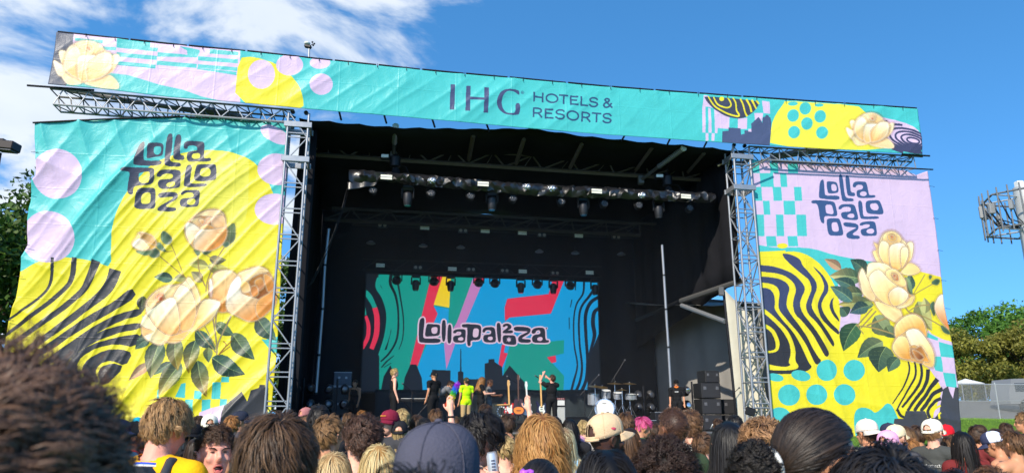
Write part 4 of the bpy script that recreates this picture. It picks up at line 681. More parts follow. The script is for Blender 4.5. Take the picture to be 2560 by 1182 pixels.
roof = thing('stage_roof', 'black fabric stage roof on steel beams behind the long teal header banner', 'roof', S(0, 5, 9.5))
RF = [(748, 295), (772, 297), (900, 309), (1000, 317), (1200, 320), (1330, 319), (1460, 338), (1600, 352), (1720, 362), (1835, 374), (1856, 376)]
re_ = polyl(RF, 60); b = MB(); nv = 12; vs = []
for j in range(nv):
    for i, (x, y) in enumerate(re_):
        s_, _, z_ = F(x, y, .35); scal = .05 * abs(math.sin(i * .8)) if j == 0 else 0
        vs.append(S(s_, .35 + (TB + .2 - .35) * j / (nv - 1), z_ - scal - .05 * j / nv + .03 * math.sin(i * .7) * math.sin(j * 1.1)))
b.add(vs, [(j * 60 + i, j * 60 + i + 1, (j + 1) * 60 + i + 1, (j + 1) * 60 + i) for j in range(nv - 1) for i in range(59)])
o = b.build('roof_fabric', BLACK, roof, 180); o.modifiers.new('thickness', 'SOLIDIFY').thickness = .02
zr = F(1280, 330, .35)[2]
def roof_truss(t, top, bot, n, m):
    (a, b), (c, d) = [[FW(x, y, t) for x, y in q] for q in (top, bot)]
    bar(roof, 'top_chord', a, b, .05, m); MB().tube([c, d], .075, 4).build('bottom_chord', m, roof)
    for i in range(n):
        p0, pm, p1 = c.lerp(d, i / n), a.lerp(b, (i + .5) / n), c.lerp(d, (i + 1) / n)
        bar(roof, 'brace', p0, pm, .03, m, 6); bar(roof, 'brace', pm, p1, .03, m, 6); bar(roof, 'post', c.lerp(d, (i + .5) / n), pm, .015, m, 6)
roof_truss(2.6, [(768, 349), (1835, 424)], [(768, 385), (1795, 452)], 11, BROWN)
roof_truss(5.4, [(830, 520), (1640, 560)], [(810, 548), (1600, 588)], 9, mat('roof_steel_shaded', (50, 45, 42), .7, .1, .2, 4))  # rear truss steel: deep shade under the roof put into a darker colour
for x0, y0, x1, y1 in [(838, 312, 842, 348), (1183, 340, 1172, 400), (1310, 348, 1290, 410), (1455, 360, 1425, 420), (1630, 370, 1590, 425), (1760, 384, 1720, 430)]: MB().tube([FW(x0, y0, .8), FW(x1, y1, 2.5)], .07, 4).build('rafter', BROWN, roof)
def prop(x0, y0, t0, x1, y1, t1, label):
    a, c = FW(x0, y0, t0), FW(x1, y1, t1); T = thing('roof_ram', label, 'ram', c, group='hydraulic roof rams'); bar(T, 'barrel', a.lerp(c, .0), a.lerp(c, .55), .085, ALU, 12); bar(T, 'rod', a.lerp(c, .5), c, .06, ALUD, 12); MB().box(c, (.2, .2, .3), None, .02).build('foot_bracket', ALUD, T)
    bar(T, 'end_cap', a, a - (c - a).normalized() * .06, .10, WHITE, 14)
prop(989, 318, .6, 984, 386, 2.4, 'pale roof ram hanging straight down above the chain hoist'); prop(1707, 372, .5, 1602, 450, 2.6, 'pale roof ram slanting back below the dark skyline print')
bd = thing('back_curtain', 'black curtain closing the back of the stage around the video screen', 'curtain', S(0, TB, DECK)); sheet('cloth', BLACK, bd, [(sl - 1, TB, DECK), (sr + 1, TB, DECK), (sr + 1, TB, zr), (sl - 1, TB, zr)], 120, 6, .06, 3, .8)
sc1 = thing('side_curtain', 'black curtain closing the stage side next to the striped banner', 'curtain', S(sl, 4, DECK), group='stage side curtains'); sheet('cloth', BLACK, sc1, [(sl - .2, .8, DECK), (sl - .2, TB, DECK), (sl - .2, TB, zr + .12), (sl - .2, .8, zr + .12)], 90, 6, .06, 5, .8)
sheet('return_panel', BLACK, sc1, [(sL - .12, .95, DECK), (sl + .1, .95, DECK), (sl + .1, .95, zr), (sL - .02, .95, zr)], 14, 6, .03, 9, .8)
sc2 = thing('side_curtain', 'black upper curtain closing the stage side above the grey tarp', 'curtain', S(sr, 4, 5), group='stage side curtains'); zq = F(1860, 700, .6)[2]
sheet('cloth', BLACK, sc2, [(sr + .2, .5, zq), (sr + .2, TB, zq - 1.2), (sr + .2, TB, zr), (sr + .2, .5, zr)], 90, 6, .05, 6, .8)
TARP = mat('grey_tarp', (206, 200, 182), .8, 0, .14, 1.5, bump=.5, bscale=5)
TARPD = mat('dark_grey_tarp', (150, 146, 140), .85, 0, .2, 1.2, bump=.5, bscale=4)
tp = thing('side_tarp', 'pale grey canvas tarp hanging behind the right truss tower', 'tarp', S(sr + .5, 1.2, 0)); q = [F(x, y, 1.2) for x, y in [(1848, 1110), (1935, 1110), (1880, 790), (1808, 722)]]
sheet('canvas', TARP, tp, q, 20, 20, .06, 2, 1.1); bar(tp, 'edge_pole', S(*q[0]), S(*q[3]), .04, STEEL)
tp2 = thing('wing_tent', 'dark grey tent wall behind the speaker stack at stage right', 'tent', S(sr + .6, 6, 0)); a0, a1 = F(1905, 700, 2.0), F(1590, 800, 9.0)
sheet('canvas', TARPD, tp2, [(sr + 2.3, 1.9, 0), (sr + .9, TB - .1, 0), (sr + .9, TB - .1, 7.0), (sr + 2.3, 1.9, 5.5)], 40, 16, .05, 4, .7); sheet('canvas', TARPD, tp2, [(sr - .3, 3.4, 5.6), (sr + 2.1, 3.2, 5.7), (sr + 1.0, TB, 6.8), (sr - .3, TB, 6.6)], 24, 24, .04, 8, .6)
for x0, y0, t0, x1, y1, t1, r, m in [(1702, 752, 3.6, 1862, 698, .6, .09, ALUD), (1704, 763, 3.4, 1812, 803, 1.2, .075, ALU), (1590, 800, 6.0, 1700, 752, 3.6, .07, STEEL)]: bar(tp2, 'roof_pole', FW(x0, y0, t0), FW(x1, y1, t1), r, m)
MB().box(FW(1803, 728, 1.1), (.16, .12, .28), None, .02).build('pole_bracket', ALUD, tp2)
dk = thing('stage_deck', 'black stage deck with a skirted front edge behind the crowd', 'stage', S(0, 4.5, 0)); rot = Matrix.Rotation(R(90) - AZ, 3, 'Z')
DM = mat('deck_ply', (34, 33, 34), .7, 0, .3, 3)
npn = 10; wp = (sr + 1.5 - sl + 1.5) / npn
for i in range(npn):
    for j in range(4): MB().box(S(sl - 1.5 + wp * (i + .5), .1 + 2.4 * (j + .5), DECK - .06), (wp - .012, 2.388, .12), rot, .006).build('deck_panel', DM, dk)
sheet('skirt', BLACK, dk, [(sl - 1.5, .12, .02), (sr + 1.5, .12, .02), (sr + 1.5, .12, DECK - .13), (sl - 1.5, .12, DECK - .13)], 160, 4, .03, 2, 1.5)
for i in range(npn): bar(dk, 'front_rail', S(sl - 1.5 + wp * i, .04, DECK - .06), S(sl - 1.5 + wp * (i + 1), .04, DECK - .06), .045, ALUD)
# ------------------------------------------------------------------ video screen
TS = 8.0; cvS = art_screen(TS)
scr = thing('video_screen', 'large video screen with the festival name over coloured shapes and a skyline', 'screen', S(F(1205, 980, TS)[0], TS, DECK))
q = [F(x, y, TS) for x, y in [(903, 977), (1501, 981), (1503, 704), (905, 684)]]
q = [(q[0][0], TS, q[0][2]), (q[1][0], TS, q[0][2]), (q[1][0], TS, q[3][2]), (q[0][0], TS, q[3][2])]
me = bpy.data.meshes.new('display'); base = scr.matrix_world.translation; me.from_pydata([tuple(S(*p) - base) for p in q], [], [(0, 1, 2, 3)]); uv = me.uv_layers.new(name='print')
for i, p in enumerate(q): uv.data[i].uv = cvS.uv(p[0], p[2])
m = bpy.data.materials.new('led_display'); m.use_nodes = True; t = m.node_tree; pb = t.nodes['Principled BSDF']; im = t.nodes.new('ShaderNodeTexImage'); im.image = cvS.image('screen_picture'); t.links.new(im.outputs[0], pb.inputs['Emission Color']); pb.inputs['Emission Strength'].default_value = .74; pb.inputs['Base Color'].default_value = (.012, .012, .014, 1); pb.inputs['Roughness'].default_value = .55
wv = t.nodes.new('ShaderNodeTexBrick'); wv.inputs['Scale'].default_value = 1; me.materials.append(m); o = bpy.data.objects.new('display', me); COL.objects.link(o); o.parent = scr
hw, hh = (q[1][0] - q[0][0]) / 2, (q[2][2] - q[0][2]) / 2; cs, cz = (q[0][0] + q[1][0]) / 2, (q[0][2] + q[2][2]) / 2
MB().box(S(cs, TS + .12, cz), (hw * 2 + .1, .2, hh * 2 + .1), rot, .01).build('cabinet', BLACK2, scr)
for i in (-1, 1): MB().box(S(cs + i * hw * .7, TS + .3, (DECK + cz - hh) / 2), (.12, .12, cz - hh - DECK), rot).build('support_leg', STEEL, scr)
ss = thing('screen_skirt', 'dark cloth draped along the foot of the video screen', 'cloth', S(cs, TS - .3, DECK)); sheet('cloth', mat('dark_teal_cloth', (22, 34, 40), .8, 0, .2, 2), ss, [(q[0][0] + .5, TS - .35, DECK), (q[1][0] + .3, TS - .35, DECK), (q[1][0] + .3, TS - .15, q[0][2] + .12), (q[0][0] + .5, TS - .15, q[0][2] + .05)], 70, 8, .05, 7, 1.0)
# ------------------------------------------------------------------ people: bodies
SKIN = {k: mat('skin_' + k, c, .5, 0, .10, 14, bump=.12, bscale=90, spec=.35) for k, c in {'fair': (226, 168, 142), 'pink': (224, 156, 134), 'tan': (196, 138, 104), 'olive': (180, 126, 92), 'brown': (120, 78, 56), 'dark': (78, 52, 42)}.items()}
PIV = Vector((0, 0, 1.50))                # neck pivot: head parts, hair and hats are modelled about it
def cap_(b, p0, p1, r0, r1, n=12): b.tube([p0, p1], [r0, r1], n); b.ell(p0, r0, None, n, 8); b.ell(p1, r1, None, n, 8)
def pose(**k):
    P = dict(sh=.185, el=(.235, -.02, 1.16), wr=(.245, .06, .93), kn=(.105, .015, .50), an=(.11, -.02, .09), hip=(.09, 0, .93), lean=0.0, head=(0, 0, 0), stride=0, w=1.0)
    P.update(k); return P
def body_mesh(name, P, voxel=.010, mouth=False):
    b = MB(); bones = []; w = P['w']
    lean = Matrix.Translation((0, 0, .95)) @ Matrix.Rotation(P['lean'], 4, 'X') @ Matrix.Translation((0, 0, -.95))
    def U(p): return lean @ Vector(p)
    def seg(nm, p0, p1, r0, r1): cap_(b, p0, p1, r0, r1); bones.append((nm, Vector(p0), Vector(p1), (r0 + r1) / 2))
    def ellU(c, r): b.ell(U(c), r, lean.to_3x3(), 16, 10)
    ellU((0, -.01, .97), (.155 * w, .105, .12)); ellU((0, 0, 1.10), (.135 * w, .09, .14)); ellU((0, -.005, 1.27), (.165 * w, .108, .17)); ellU((0, -.01, 1.40), (.16 * w, .085, .09))
    bones += [('torso', U((0, 0, .93)), U((0, 0, 1.36)), .15)]
    for sx, sd in ((-1, 'L'), (1, 'R')):
        g = lambda k: P.get(k + sd, P[k]); m_ = lambda p: Vector((p[0] * sx, p[1], p[2]))
        sh = U((P['sh'] * w * sx, -.01, 1.415)); el, wr = (m_(g('el')), m_(g('wr'))) if (k := 'abs' + sd) not in P else [Vector(q) for q in P[k]]
        if k not in P: el, wr = U(el), U(wr)
        cap_(b, U((.05 * sx, -.01, 1.44)), sh, .062, .062); bones.append(('girdle', U((.04 * sx, -.01, 1.44)), sh, .065))
        seg('uarm' + sd, sh, el, .053, .041); seg('farm' + sd, el, wr, .041, .027)
        d = (wr - el).normalized(); pd = d.cross(Vector((0, 1, 0)) if abs(d.y) < .9 else Vector((1, 0, 0))).normalized(); hb = wr + d * .05
        cap_(b, wr + d * .02, wr + d * .085, .028, .032, 8); nn = d.cross(pd).normalized()
        bones.append(('hand' + sd, wr, wr + d * .17, .035))
        for q, ln in zip((-.027, -.009, .009, .027), (.066, .078, .074, .056)):
            f0 = wr + d * .095 + pd * q; f1 = f0 + d * ln * .55 + nn * .006 * sx; b.tube([f0, f1, f1 + d * ln * .4 + nn * .018 * sx], [.0095, .009, .0075], 6)
        b.tube([wr + d * .04 + pd * .03, wr + d * .07 + pd * .056, wr + d * .105 + pd * .062 + nn * .01], [.012, .011, .009], 6)
        hp, kn, an = m_(P['hip']), m_(g('kn')), m_(g('an')); seg('thigh' + sd, hp, kn, .088 * w, .056); seg('shin' + sd, kn, an, .056, .037)
        ft = an + Vector((.02 * sx, .14, -.05)); seg('foot' + sd, an + Vector((0, -.03, -.045)), ft, .042, .034)
    Hm = lean @ Matrix.Translation(PIV) @ Matrix.Rotation(P['head'][2], 4, 'Z') @ Matrix.Rotation(P['head'][0], 4, 'X') @ Matrix.Rotation(P['head'][1], 4, 'Y')
    H3 = Hm.to_3x3()
    seg('neck', U((0, -.02, 1.40)), Hm @ Vector((0, -.015, .06)), .062, .056); bones.append(('head', Hm @ Vector((0, 0, .10)), Hm @ Vector((0, 0, .20)), .085))
    he = lambda c, r, rot=None, n=16, k=12: b.ell(Hm @ Vector(c), r, H3 @ (rot or Matrix.Identity(3)), n, k)
    he((0, -.012, .150), (.077, .097, .100)); he((0, .030, .105), (.060, .066, .088)); he((0, .058, .040), (.032, .032, .026)); he((0, .05, .062), (.048, .042, .04))
    he((0, .090, .150), (.048, .014, .014)); b.tube([Hm @ Vector(p) for p in ((0, .094, .138), (0, .108, .112), (0, .116, .098))], [.009, .012, .015], 8); he((0, .104, .094), (.019, .012, .010))
    for sx in (-1, 1):
        he((.036 * sx, .072, .100), (.022, .020, .020)); he((.030 * sx, .083, .128), (.014, .012, .011))
        R1 = Matrix.Rotation(.35 * sx, 3, 'Z'); he((.080 * sx, -.008, .112), (.007, .020, .030), R1)
        a = [(.083 * sx, .006, .100), (.090 * sx, .006, .128), (.094 * sx, -.006, .146), (.096 * sx, -.026, .142), (.094 * sx, -.034, .118), (.088 * sx, -.020, .092), (.084 * sx, -.004, .080)]
        b.tube([Hm @ Vector(p) for p in a], [.0055, .006, .0065, .0065, .006, .006, .0075], 6)
    he((0, .092, .070), (.024, .012, .0075)); he((0, .090, .054), (.021, .012, .008))
    me = b.mesh(name, None); o = bpy.data.objects.new('tmp', me); COL.objects.link(o)
    rm = o.modifiers.new('r', 'REMESH'); rm.mode = 'VOXEL'; rm.voxel_size = voxel; sm = o.modifiers.new('s', 'SMOOTH'); sm.factor = .5; sm.iterations = 3 if voxel < .012 else 2
    dg = bpy.context.evaluated_depsgraph_get(); m2 = bpy.data.meshes.new_from_object(o.evaluated_get(dg)); m2.name = name
    bpy.data.objects.remove(o); bpy.data.meshes.remove(me)
    n = len(m2.vertices); V = np.empty(n * 3, np.float32); m2.vertices.foreach_get('co', V); V = V.reshape(-1, 3).astype(float)
    Hi = np.array(Hm.inverted()); loc = V @ Hi[:3, :3].T + Hi[:3, 3]; mv = np.zeros_like(loc)
    for sx in (-1, 1):                    # eye sockets
        d = np.linalg.norm((loc - (.031 * sx, .088, .132)) / (.020, .03, .012), axis=1); mv[:, 1] -= .010 * np.exp(-d ** 2)
        d = np.linalg.norm((loc - (.088 * sx, -.010, .116)) / (.012, .014, .020), axis=1); mv[:, 0] -= sx * .004 * np.exp(-d ** 2)
    my = .0 if not mouth else -.014
    d = np.linalg.norm((loc - (0, .10, .062 + my * .3)) / (.024 if not mouth else .020, .03, .004 if not mouth else .016), axis=1); mv[:, 1] -= (.006 if not mouth else .026) * np.exp(-d ** 2)
    if mouth: k = np.exp(-((loc[:, 2] - .030) / .03) ** 2) * (loc[:, 1] > .0); mv[:, 2] -= .012 * k
    V = V + mv @ np.array(H3).T; m2.vertices.foreach_set('co', V.ravel().astype(np.float32)); m2.update()
    m2.polygons.foreach_set('use_smooth', [True] * len(m2.polygons)); m2.materials.clear(); m2.materials.append(None)
    D = []; T = []
    for nm, p0, p1, r in bones:
        a, c = np.array(p0), np.array(p1); ab = c - a; t = np.clip((V - a) @ ab / (ab @ ab), 0, 1); D.append(np.linalg.norm(V - a - t[:, None] * ab, axis=1) / r); T.append(t)
    D = np.array(D); lab = D.argmin(0); tt = np.array(T)[lab, np.arange(n)]; names = np.array([x[0] for x in bones])[lab]
    return dict(mesh=m2, V=V, names=names, t=tt, H=Hm, lean=lean)
def garment(B, name, kind, sleeve=.6, leg=.2, off=.012, hole=None):
    nm, t, V = B['names'], B['t'], B['V']; Li = np.array(B['lean'].inverted()); z = (V @ Li[:3, :3].T + Li[:3, 3]); x_, z_ = z[:, 0], z[:, 2]
    if kind == 'shirt': k = ((nm == 'torso') & (z_ > .84)) | (nm == 'girdle') | ((np.char.startswith(nm, 'uarm')) & (t < sleeve)) | ((nm == 'neck') & (z_ < 1.445)) | (np.char.startswith(nm, 'thigh') & (z_ > .86))
    elif kind == 'tank': k = ((nm == 'torso') & (z_ > .84) & (z_ < 1.42)) | ((nm == 'girdle') & (np.abs(x_) < .125) & (np.abs(x_) > .055)) | ((np.char.startswith(nm, 'uarm')) & (t < .12) & (z_ < 1.33)) | (np.char.startswith(nm, 'thigh') & (z_ > .86))
    elif kind == 'bikini': k = ((nm == 'torso') & (z_ > 1.16) & (z_ < 1.30))
    else: k = ((nm == 'torso') & (z_ < .99)) | np.char.startswith(nm, 'thigh') & ((t < leg * 2) | (leg >= .5)) | np.char.startswith(nm, 'shin') & (t < leg * 2 - 1)
    me = B['mesh']; nf = len(me.polygons); ls = np.empty(nf, np.int32); me.polygons.foreach_get('loop_total', ls); st = np.empty(nf, np.int32); me.polygons.foreach_get('loop_start', st); vi = np.empty(len(me.loops), np.int32); me.loops.foreach_get('vertex_index', vi)
    q = ls == 4; Q = vi[st[q][:, None] + np.arange(4)]; Q = Q[k[Q].all(1)]
    nr = np.empty(len(V) * 3, np.float32); me.vertices.foreach_get('normal', nr); nr = nr.reshape(-1, 3)
    u, inv = np.unique(Q, return_inverse=True); inv = inv.reshape(Q.shape); W = V[u] + nr[u] * (off + .004 * np.abs(wav(V[u, 0] * 1 + V[u, 1], V[u, 2], 5, 22, 2)))[:, None]
    g = bpy.data.meshes.new(name); g.from_pydata(W.tolist(), [], inv.tolist()); g.polygons.foreach_set('use_smooth', [True] * len(g.polygons)); g.materials.append(None); g.update(); return g
# ------------------------------------------------------------------ people: hair
HAIRM = bpy.data.materials.new('hair'); HAIRM.use_nodes = True; _t = HAIRM.node_tree; _b = _t.nodes['Principled BSDF']; _a = _t.nodes.new('ShaderNodeAttribute'); _a.attribute_name = 'Col'; _t.links.new(_a.outputs['Color'], _b.inputs['Base Color']); _b.inputs['Roughness'].default_value = .46; _b.inputs['Specular IOR Level'].default_value = .28
HC, HR = np.array((0, -.010, .150)), np.array((.082, .103, .106))
LINES = {'short': ([-1, -.6, -.3, -.05, .25, .6, 1], [-.78, -.70, -.35, -.02, .08, .42, .55]), 'long': ([-1, -.5, -.1, .2, .5, .8, 1], [-.9, -.85, -.75, -.35, .15, .45, .55]), 'high': ([-1, -.6, -.3, -.05, .25, .6, 1], [-.45, -.35, -.1, .1, .2, .45, .6])}
def unit(a): return a / (np.linalg.norm(a, axis=-1, keepdims=True) + 1e-9)
def fib(n): i = np.arange(n) + .5; z = 1 - 2 * i / n; th = np.pi * (1 + 5 ** .5) * i; r = np.sqrt(1 - z * z); return np.stack([r * np.cos(th), r * np.sin(th), z], 1)
def hair_mesh(name, c0, c1, seed=0, n=1600, ln=.06, lv=.3, lift=.4, grav=2.0, curl=0.0, cf=9.0, clump=.5, ncl=120, wd=.004, segs=5, line='short', comb='crown', vol=0.0, crown=(0, -.45, .9), mess=.25, shoulders=True, under=False, stick=0.0, hmax=None, root=.34):
    hmax = hmax if hmax is not None else (.26 if ln < .15 else 9.0)
    mess *= .55; lift = lift * .5 if lift < .75 else lift; wd *= .62
    g = np.random.default_rng(seed); c0, c1 = np.array(lin(c0)), np.array(lin(c1)); lx, ly = LINES[line]
    d = fib(int(n * 2.2)); d = unit(d + g.normal(0, .02, d.shape)); d = d[d[:, 2] > np.interp(d[:, 1], lx, ly) + g.normal(0, .04, len(d))]
    if under: d = d[d[:, 2] < .12]
    if len(d) > n: d = d[g.permutation(len(d))[:n]]
    n = len(d); Rv = HR + vol; p = HC + d * Rv * .985; nr = unit(d / Rv)
    cr = np.array(crown) / np.linalg.norm(crown)
    if comb == 'crown': f = d - cr; f = f + .5 * np.cross(nr, f)
    elif comb == 'back': f = np.array((0, -1.0, -.25)) + 0 * d
    elif comb == 'part': f = np.stack([np.sign(d[:, 0]) * 1.0, -.3 + 0 * d[:, 0], -.2 + 0 * d[:, 0]], 1)
    elif comb == 'fwd': f = np.array((.35, 1.0, .1)) + 0 * d
    else: f = g.normal(0, 1, d.shape)
    f = unit(f - (f * nr).sum(1, keepdims=True) * nr); ci = g.integers(0, n, ncl); cl = np.argmin(((d[:, None] - d[ci][None]) ** 2).sum(-1), 1) if n * ncl < 4e6 else g.integers(0, ncl, n)
    cn = g.normal(0, 1, (ncl, 3)); lf = np.clip(lift + .25 * lift * cn[cl, 0:1], 0, 1); dr = unit(f * (1 - lf) + nr * lf + mess * .8 * cn[cl] + mess * .35 * g.normal(0, 1, d.shape))
    L_ = ln * np.clip(1 + lv * (.6 * cn[cl, 1] + .4 * g.normal(0, 1, n)), .35, 1.9); st = L_ / segs; X = np.empty((n, segs + 1, 3)); X[:, 0] = p; lay = g.uniform(.0, min(.1 * hmax, .014), n); fly = g.random(n); lay = lay * (.4 if stick else 1)
    for i in range(segs):
        if comb == 'back': dr = unit(dr * .6 + .5 * unit(HC + np.array((0, -.118, -.035)) - p))
        dr = unit(dr + np.array((0, 0, -1.0)) * (grav * st)[:, None] + mess * .12 * g.normal(0, 1, d.shape)); p = p + dr * st[:, None]
        q = (p - HC) / Rv; r = np.linalg.norm(q, axis=1, keepdims=True); lim = 1.0 + (lay / .1)[:, None]; p = np.where((r < lim) | (stick > 0), HC + q / r * lim * Rv, p); mx_ = 1 + hmax * np.clip(.30 + .55 * (lay / (lay.max() + 1e-6)) + .30 * np.abs(cn[cl, 2]), .2, 1.7)[:, None] * (1 + 1.2 * (fly < .04))[:, None]; p = np.where(r > mx_, HC + q / r * mx_ * Rv, p)
        if shoulders and ln > .15:
            for sc, sr_ in (((0, -.02, -.20), (.20, .115, .20)), ((0, -.01, -.06), (.17, .075, .07))):
                q = (p - sc) / sr_; r = np.linalg.norm(q, axis=1, keepdims=True); p = np.where(r < 1.04, np.array(sc) + q / r * 1.04 * np.array(sr_), p)
        X[:, i + 1] = p
    t = np.linspace(0, 1, segs + 1)[None, :, None]
    if clump: G_ = X[ci][cl]; X = X * (1 - clump * t) + (G_ + (X[:, :1] - G_[:, :1]) * .35) * clump * t
    tg = unit(np.gradient(X, axis=1)); out = unit((X - HC) / HR ** 2); sd = unit(np.cross(tg, out)); b2 = unit(np.cross(sd, tg))
    if curl:
        ph = (cn[cl, 2] * 3 + g.normal(0, .5, n))[:, None, None] + cf * t * (L_ / ln)[:, None, None] * 2; k = curl * np.minimum(1, t * 2.5); X = X + k * (np.cos(ph) * sd + np.sin(ph) * b2 * .9); tg = unit(np.gradient(X, axis=1)); sd = unit(np.cross(tg, out)); b2 = unit(np.cross(sd, tg))
    w_ = wd * (1 - .7 * t ** 2) * g.uniform(.6, 1.4, (n, 1, 1)); V = np.stack([X - sd * w_, X + out * w_ * .55, X + sd * w_], 2).reshape(-1, 3)
    i0 = (np.arange(n)[:, None] * (segs + 1) + np.arange(segs)[None]).ravel() * 3; F_ = np.concatenate([np.stack([i0, i0 + 1, i0 + 4, i0 + 3], 1), np.stack([i0 + 1, i0 + 2, i0 + 5, i0 + 4], 1)])
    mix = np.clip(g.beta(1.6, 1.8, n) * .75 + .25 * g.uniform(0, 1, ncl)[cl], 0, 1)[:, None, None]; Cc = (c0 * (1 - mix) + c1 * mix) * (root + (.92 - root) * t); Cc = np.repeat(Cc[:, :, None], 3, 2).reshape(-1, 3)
    # scalp layer under the strands
    e = MB().ell((0, 0, 0), (1, 1, 1), None, 40, 26); ev = np.array(e.v); keep = (ev[:, 2] > np.interp(ev[:, 1], lx, ly) - .02) & ((ev[:, 2] < .2) | (not under)); ev2 = HC + ev * (Rv * (1.0 if vol == 0 else .99)) + 0; base = len(V); fs = [tuple(int(i) + base for i in f) for f in e.f if all(keep[i] for i in f)]
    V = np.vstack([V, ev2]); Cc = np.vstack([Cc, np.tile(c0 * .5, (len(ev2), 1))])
    me = bpy.data.meshes.new(name); me.from_pydata(V.tolist(), [], F_.tolist() + fs); at = me.color_attributes.new('Col', 'FLOAT_COLOR', 'POINT'); at.data.foreach_set('color', np.column_stack([Cc, np.ones(len(Cc))]).astype(np.float32).ravel()); me.polygons.foreach_set('use_smooth', [True] * len(me.polygons)); me.materials.append(HAIRM); me.update(); return me
# ------------------------------------------------------------------ people: hats
def cap_parts(par, M, col, brim_col=None, style='cap', back=False, tip=0.0, mesh_col=None, panel=None):
    """a baseball cap modelled about the head: crown with seams, button, curved brim"""
    m = mat('cap_%d_%d_%d' % col, col, .85, 0, .12, 30, bump=.3, bscale=160, spec=.15); mb = m if not brim_col else mat('cap_%d_%d_%d' % brim_col, brim_col, .85, 0, .12, 30, bump=.3, bscale=160, spec=.15)
    Rz = Matrix.Rotation(math.pi if back else 0, 4, 'Z'); X = Matrix.Translation(HC) @ Rz @ Matrix.Rotation(tip, 4, 'X'); rx, ry, rz = .092, .113, .120; nu, nv = 72, 16
    def dome(u, v, k=1.0):
        a = v * R(92); z = rz * math.cos(a) ** .66 if a < R(90) else 0; r = math.sin(a) ** .86; return X @ Vector((rx * k * r * math.cos(u), ry * k * r * math.sin(u), z * k - .004 + .016 * math.sin(u) * v))
    b = MB(); vs = [dome(2 * math.pi * i / nu, max(j, .02) / nv) for j in range(nv + 1) for i in range(nu)]; fs = []; fm = []
    for j in range(nv):
        for i in range(nu):
            u = 2 * math.pi * (i + .5) / nu; front = math.sin(u) > .05
            if not front and style == 'cap' and j > 9 and ((math.degrees(u) - 270) / 30) ** 2 + ((15.5 - j) / 6.0) ** 2 < 1 and j < 15: continue      # strap opening at the back
            fs.append((j * nu + i, (j + 1) * nu + i, (j + 1) * nu + (i + 1) % nu, j * nu + (i + 1) % nu)); fm.append(1 if (mesh_col and not front) else 0)
    b.add(vs, fs); c = b.build('cap', m, par, 180); so = c.modifiers.new('t', 'SOLIDIFY'); so.thickness = .003
    if mesh_col:
        c.data.materials.append(mat('cap_%d_%d_%d' % mesh_col, mesh_col, .8, 0, .1, 30)); c.data.polygons.foreach_set('material_index', fm)
    sm = MB()
    for k in range(6): u = R(30 + 60 * k); sm.tube([dome(u, v, 1.012) for v in np.linspace(.03, .98, 9)], .0016, 4)
    sm.build('seam', m, c); MB().ell(X @ Vector((0, 0, rz * 1.0)), (.010, .010, .006), None, 10, 6).build('button', m, c, 180)
    if style == 'cap': MB().tube([dome(R(a), 1.0, 1.01) for a in (228, 246, 270, 294, 312)], .008, 6).build('strap', m, c, 180)
    br = MB(); nb = 15; top = []
    for j in range(6):
        q = j / 5
        for i in range(nb):
            u = R(22 + 136 * i / (nb - 1)); e = dome(u, 1.0); ed = X.inverted() @ e; k = math.sin(math.pi * i / (nb - 1)) ** .55; L_ = .080 * q * k; p = Vector((ed.x * (1 + .02 * q), ed.y + L_, ed.z - .022 * q - .020 * (abs(ed.x) / .09) ** 2 * q)); top.append(X @ p)
    br.add(top, [(j * nb + i, j * nb + i + 1, (j + 1) * nb + i + 1, (j + 1) * nb + i) for j in range(5) for i in range(nb - 1)]); o = br.build('brim', mb, c, 180); o.modifiers.new('t', 'SOLIDIFY').thickness = .004
    if panel: 
        pb = MB(); cc = [dome(R(a), v, 1.012) for a, v in [(62, .55), (118, .55), (118, .92), (62, .92)]]; mid = [dome(R(90), v, 1.016) for v in (.48, .94)]; pb.add([cc[0], mid[0], cc[1], cc[2], mid[1], cc[3]], [(0, 1, 4, 5), (1, 2, 3, 4)]); pb.build('badge', mat('badge_%d_%d_%d' % panel, panel, .7), c)
    for q in (c,): q.matrix_local = M
    return c
def cap_local(par, M, *a, **k):
    w_ = par.get('_w'); 
    if w_ is not None: del par['_w']
    return cap_parts(par, M, *a, **k)
# ------------------------------------------------------------------ people: assembling one person
BOD = {}; GAR = {}; HAIR = {}
BOD['stand'] = body_mesh('body_standing', pose(), .0108)
BOD['down'] = body_mesh('body_head_bowed', pose(head=(-.38, 0, 0)), .012)
BOD['tilt'] = body_mesh('body_head_tilted', pose(head=(-.12, .22, 0)), .012)
BOD['slim'] = body_mesh('body_slim', pose(w=.86, sh=.175), .012)
BOD['shout'] = body_mesh('body_shouting', pose(head=(.10, 0, -.35)), .0075, mouth=True)
BOD['reach'] = body_mesh('body_arm_raised', pose(w=.88, absR=((.30, .10, 1.72), (.27, .16, 1.98))), .011)
def gar(bk, kind, **k):
    key = (bk, kind, tuple(sorted(k.items())))
    if key not in GAR: GAR[key] = garment(BOD[bk], kind, kind, **k)
    return GAR[key]
def child(par, name, me, m=None, M=None):
    o = bpy.data.objects.new(name, me); COL.objects.link(o); o.parent = par
    if M is not None: o.matrix_local = M
    if m is not None:
        if len(o.material_slots) == 0: o.data.materials.append(None)
        o.material_slots[0].link = 'OBJECT'; o.material_slots[0].material = m
    return o
def cloth(c): return mat('cloth_%d_%d_%d' % tuple(c), c, .85, 0, .12, 18, bump=.25, bscale=60, spec=.15)
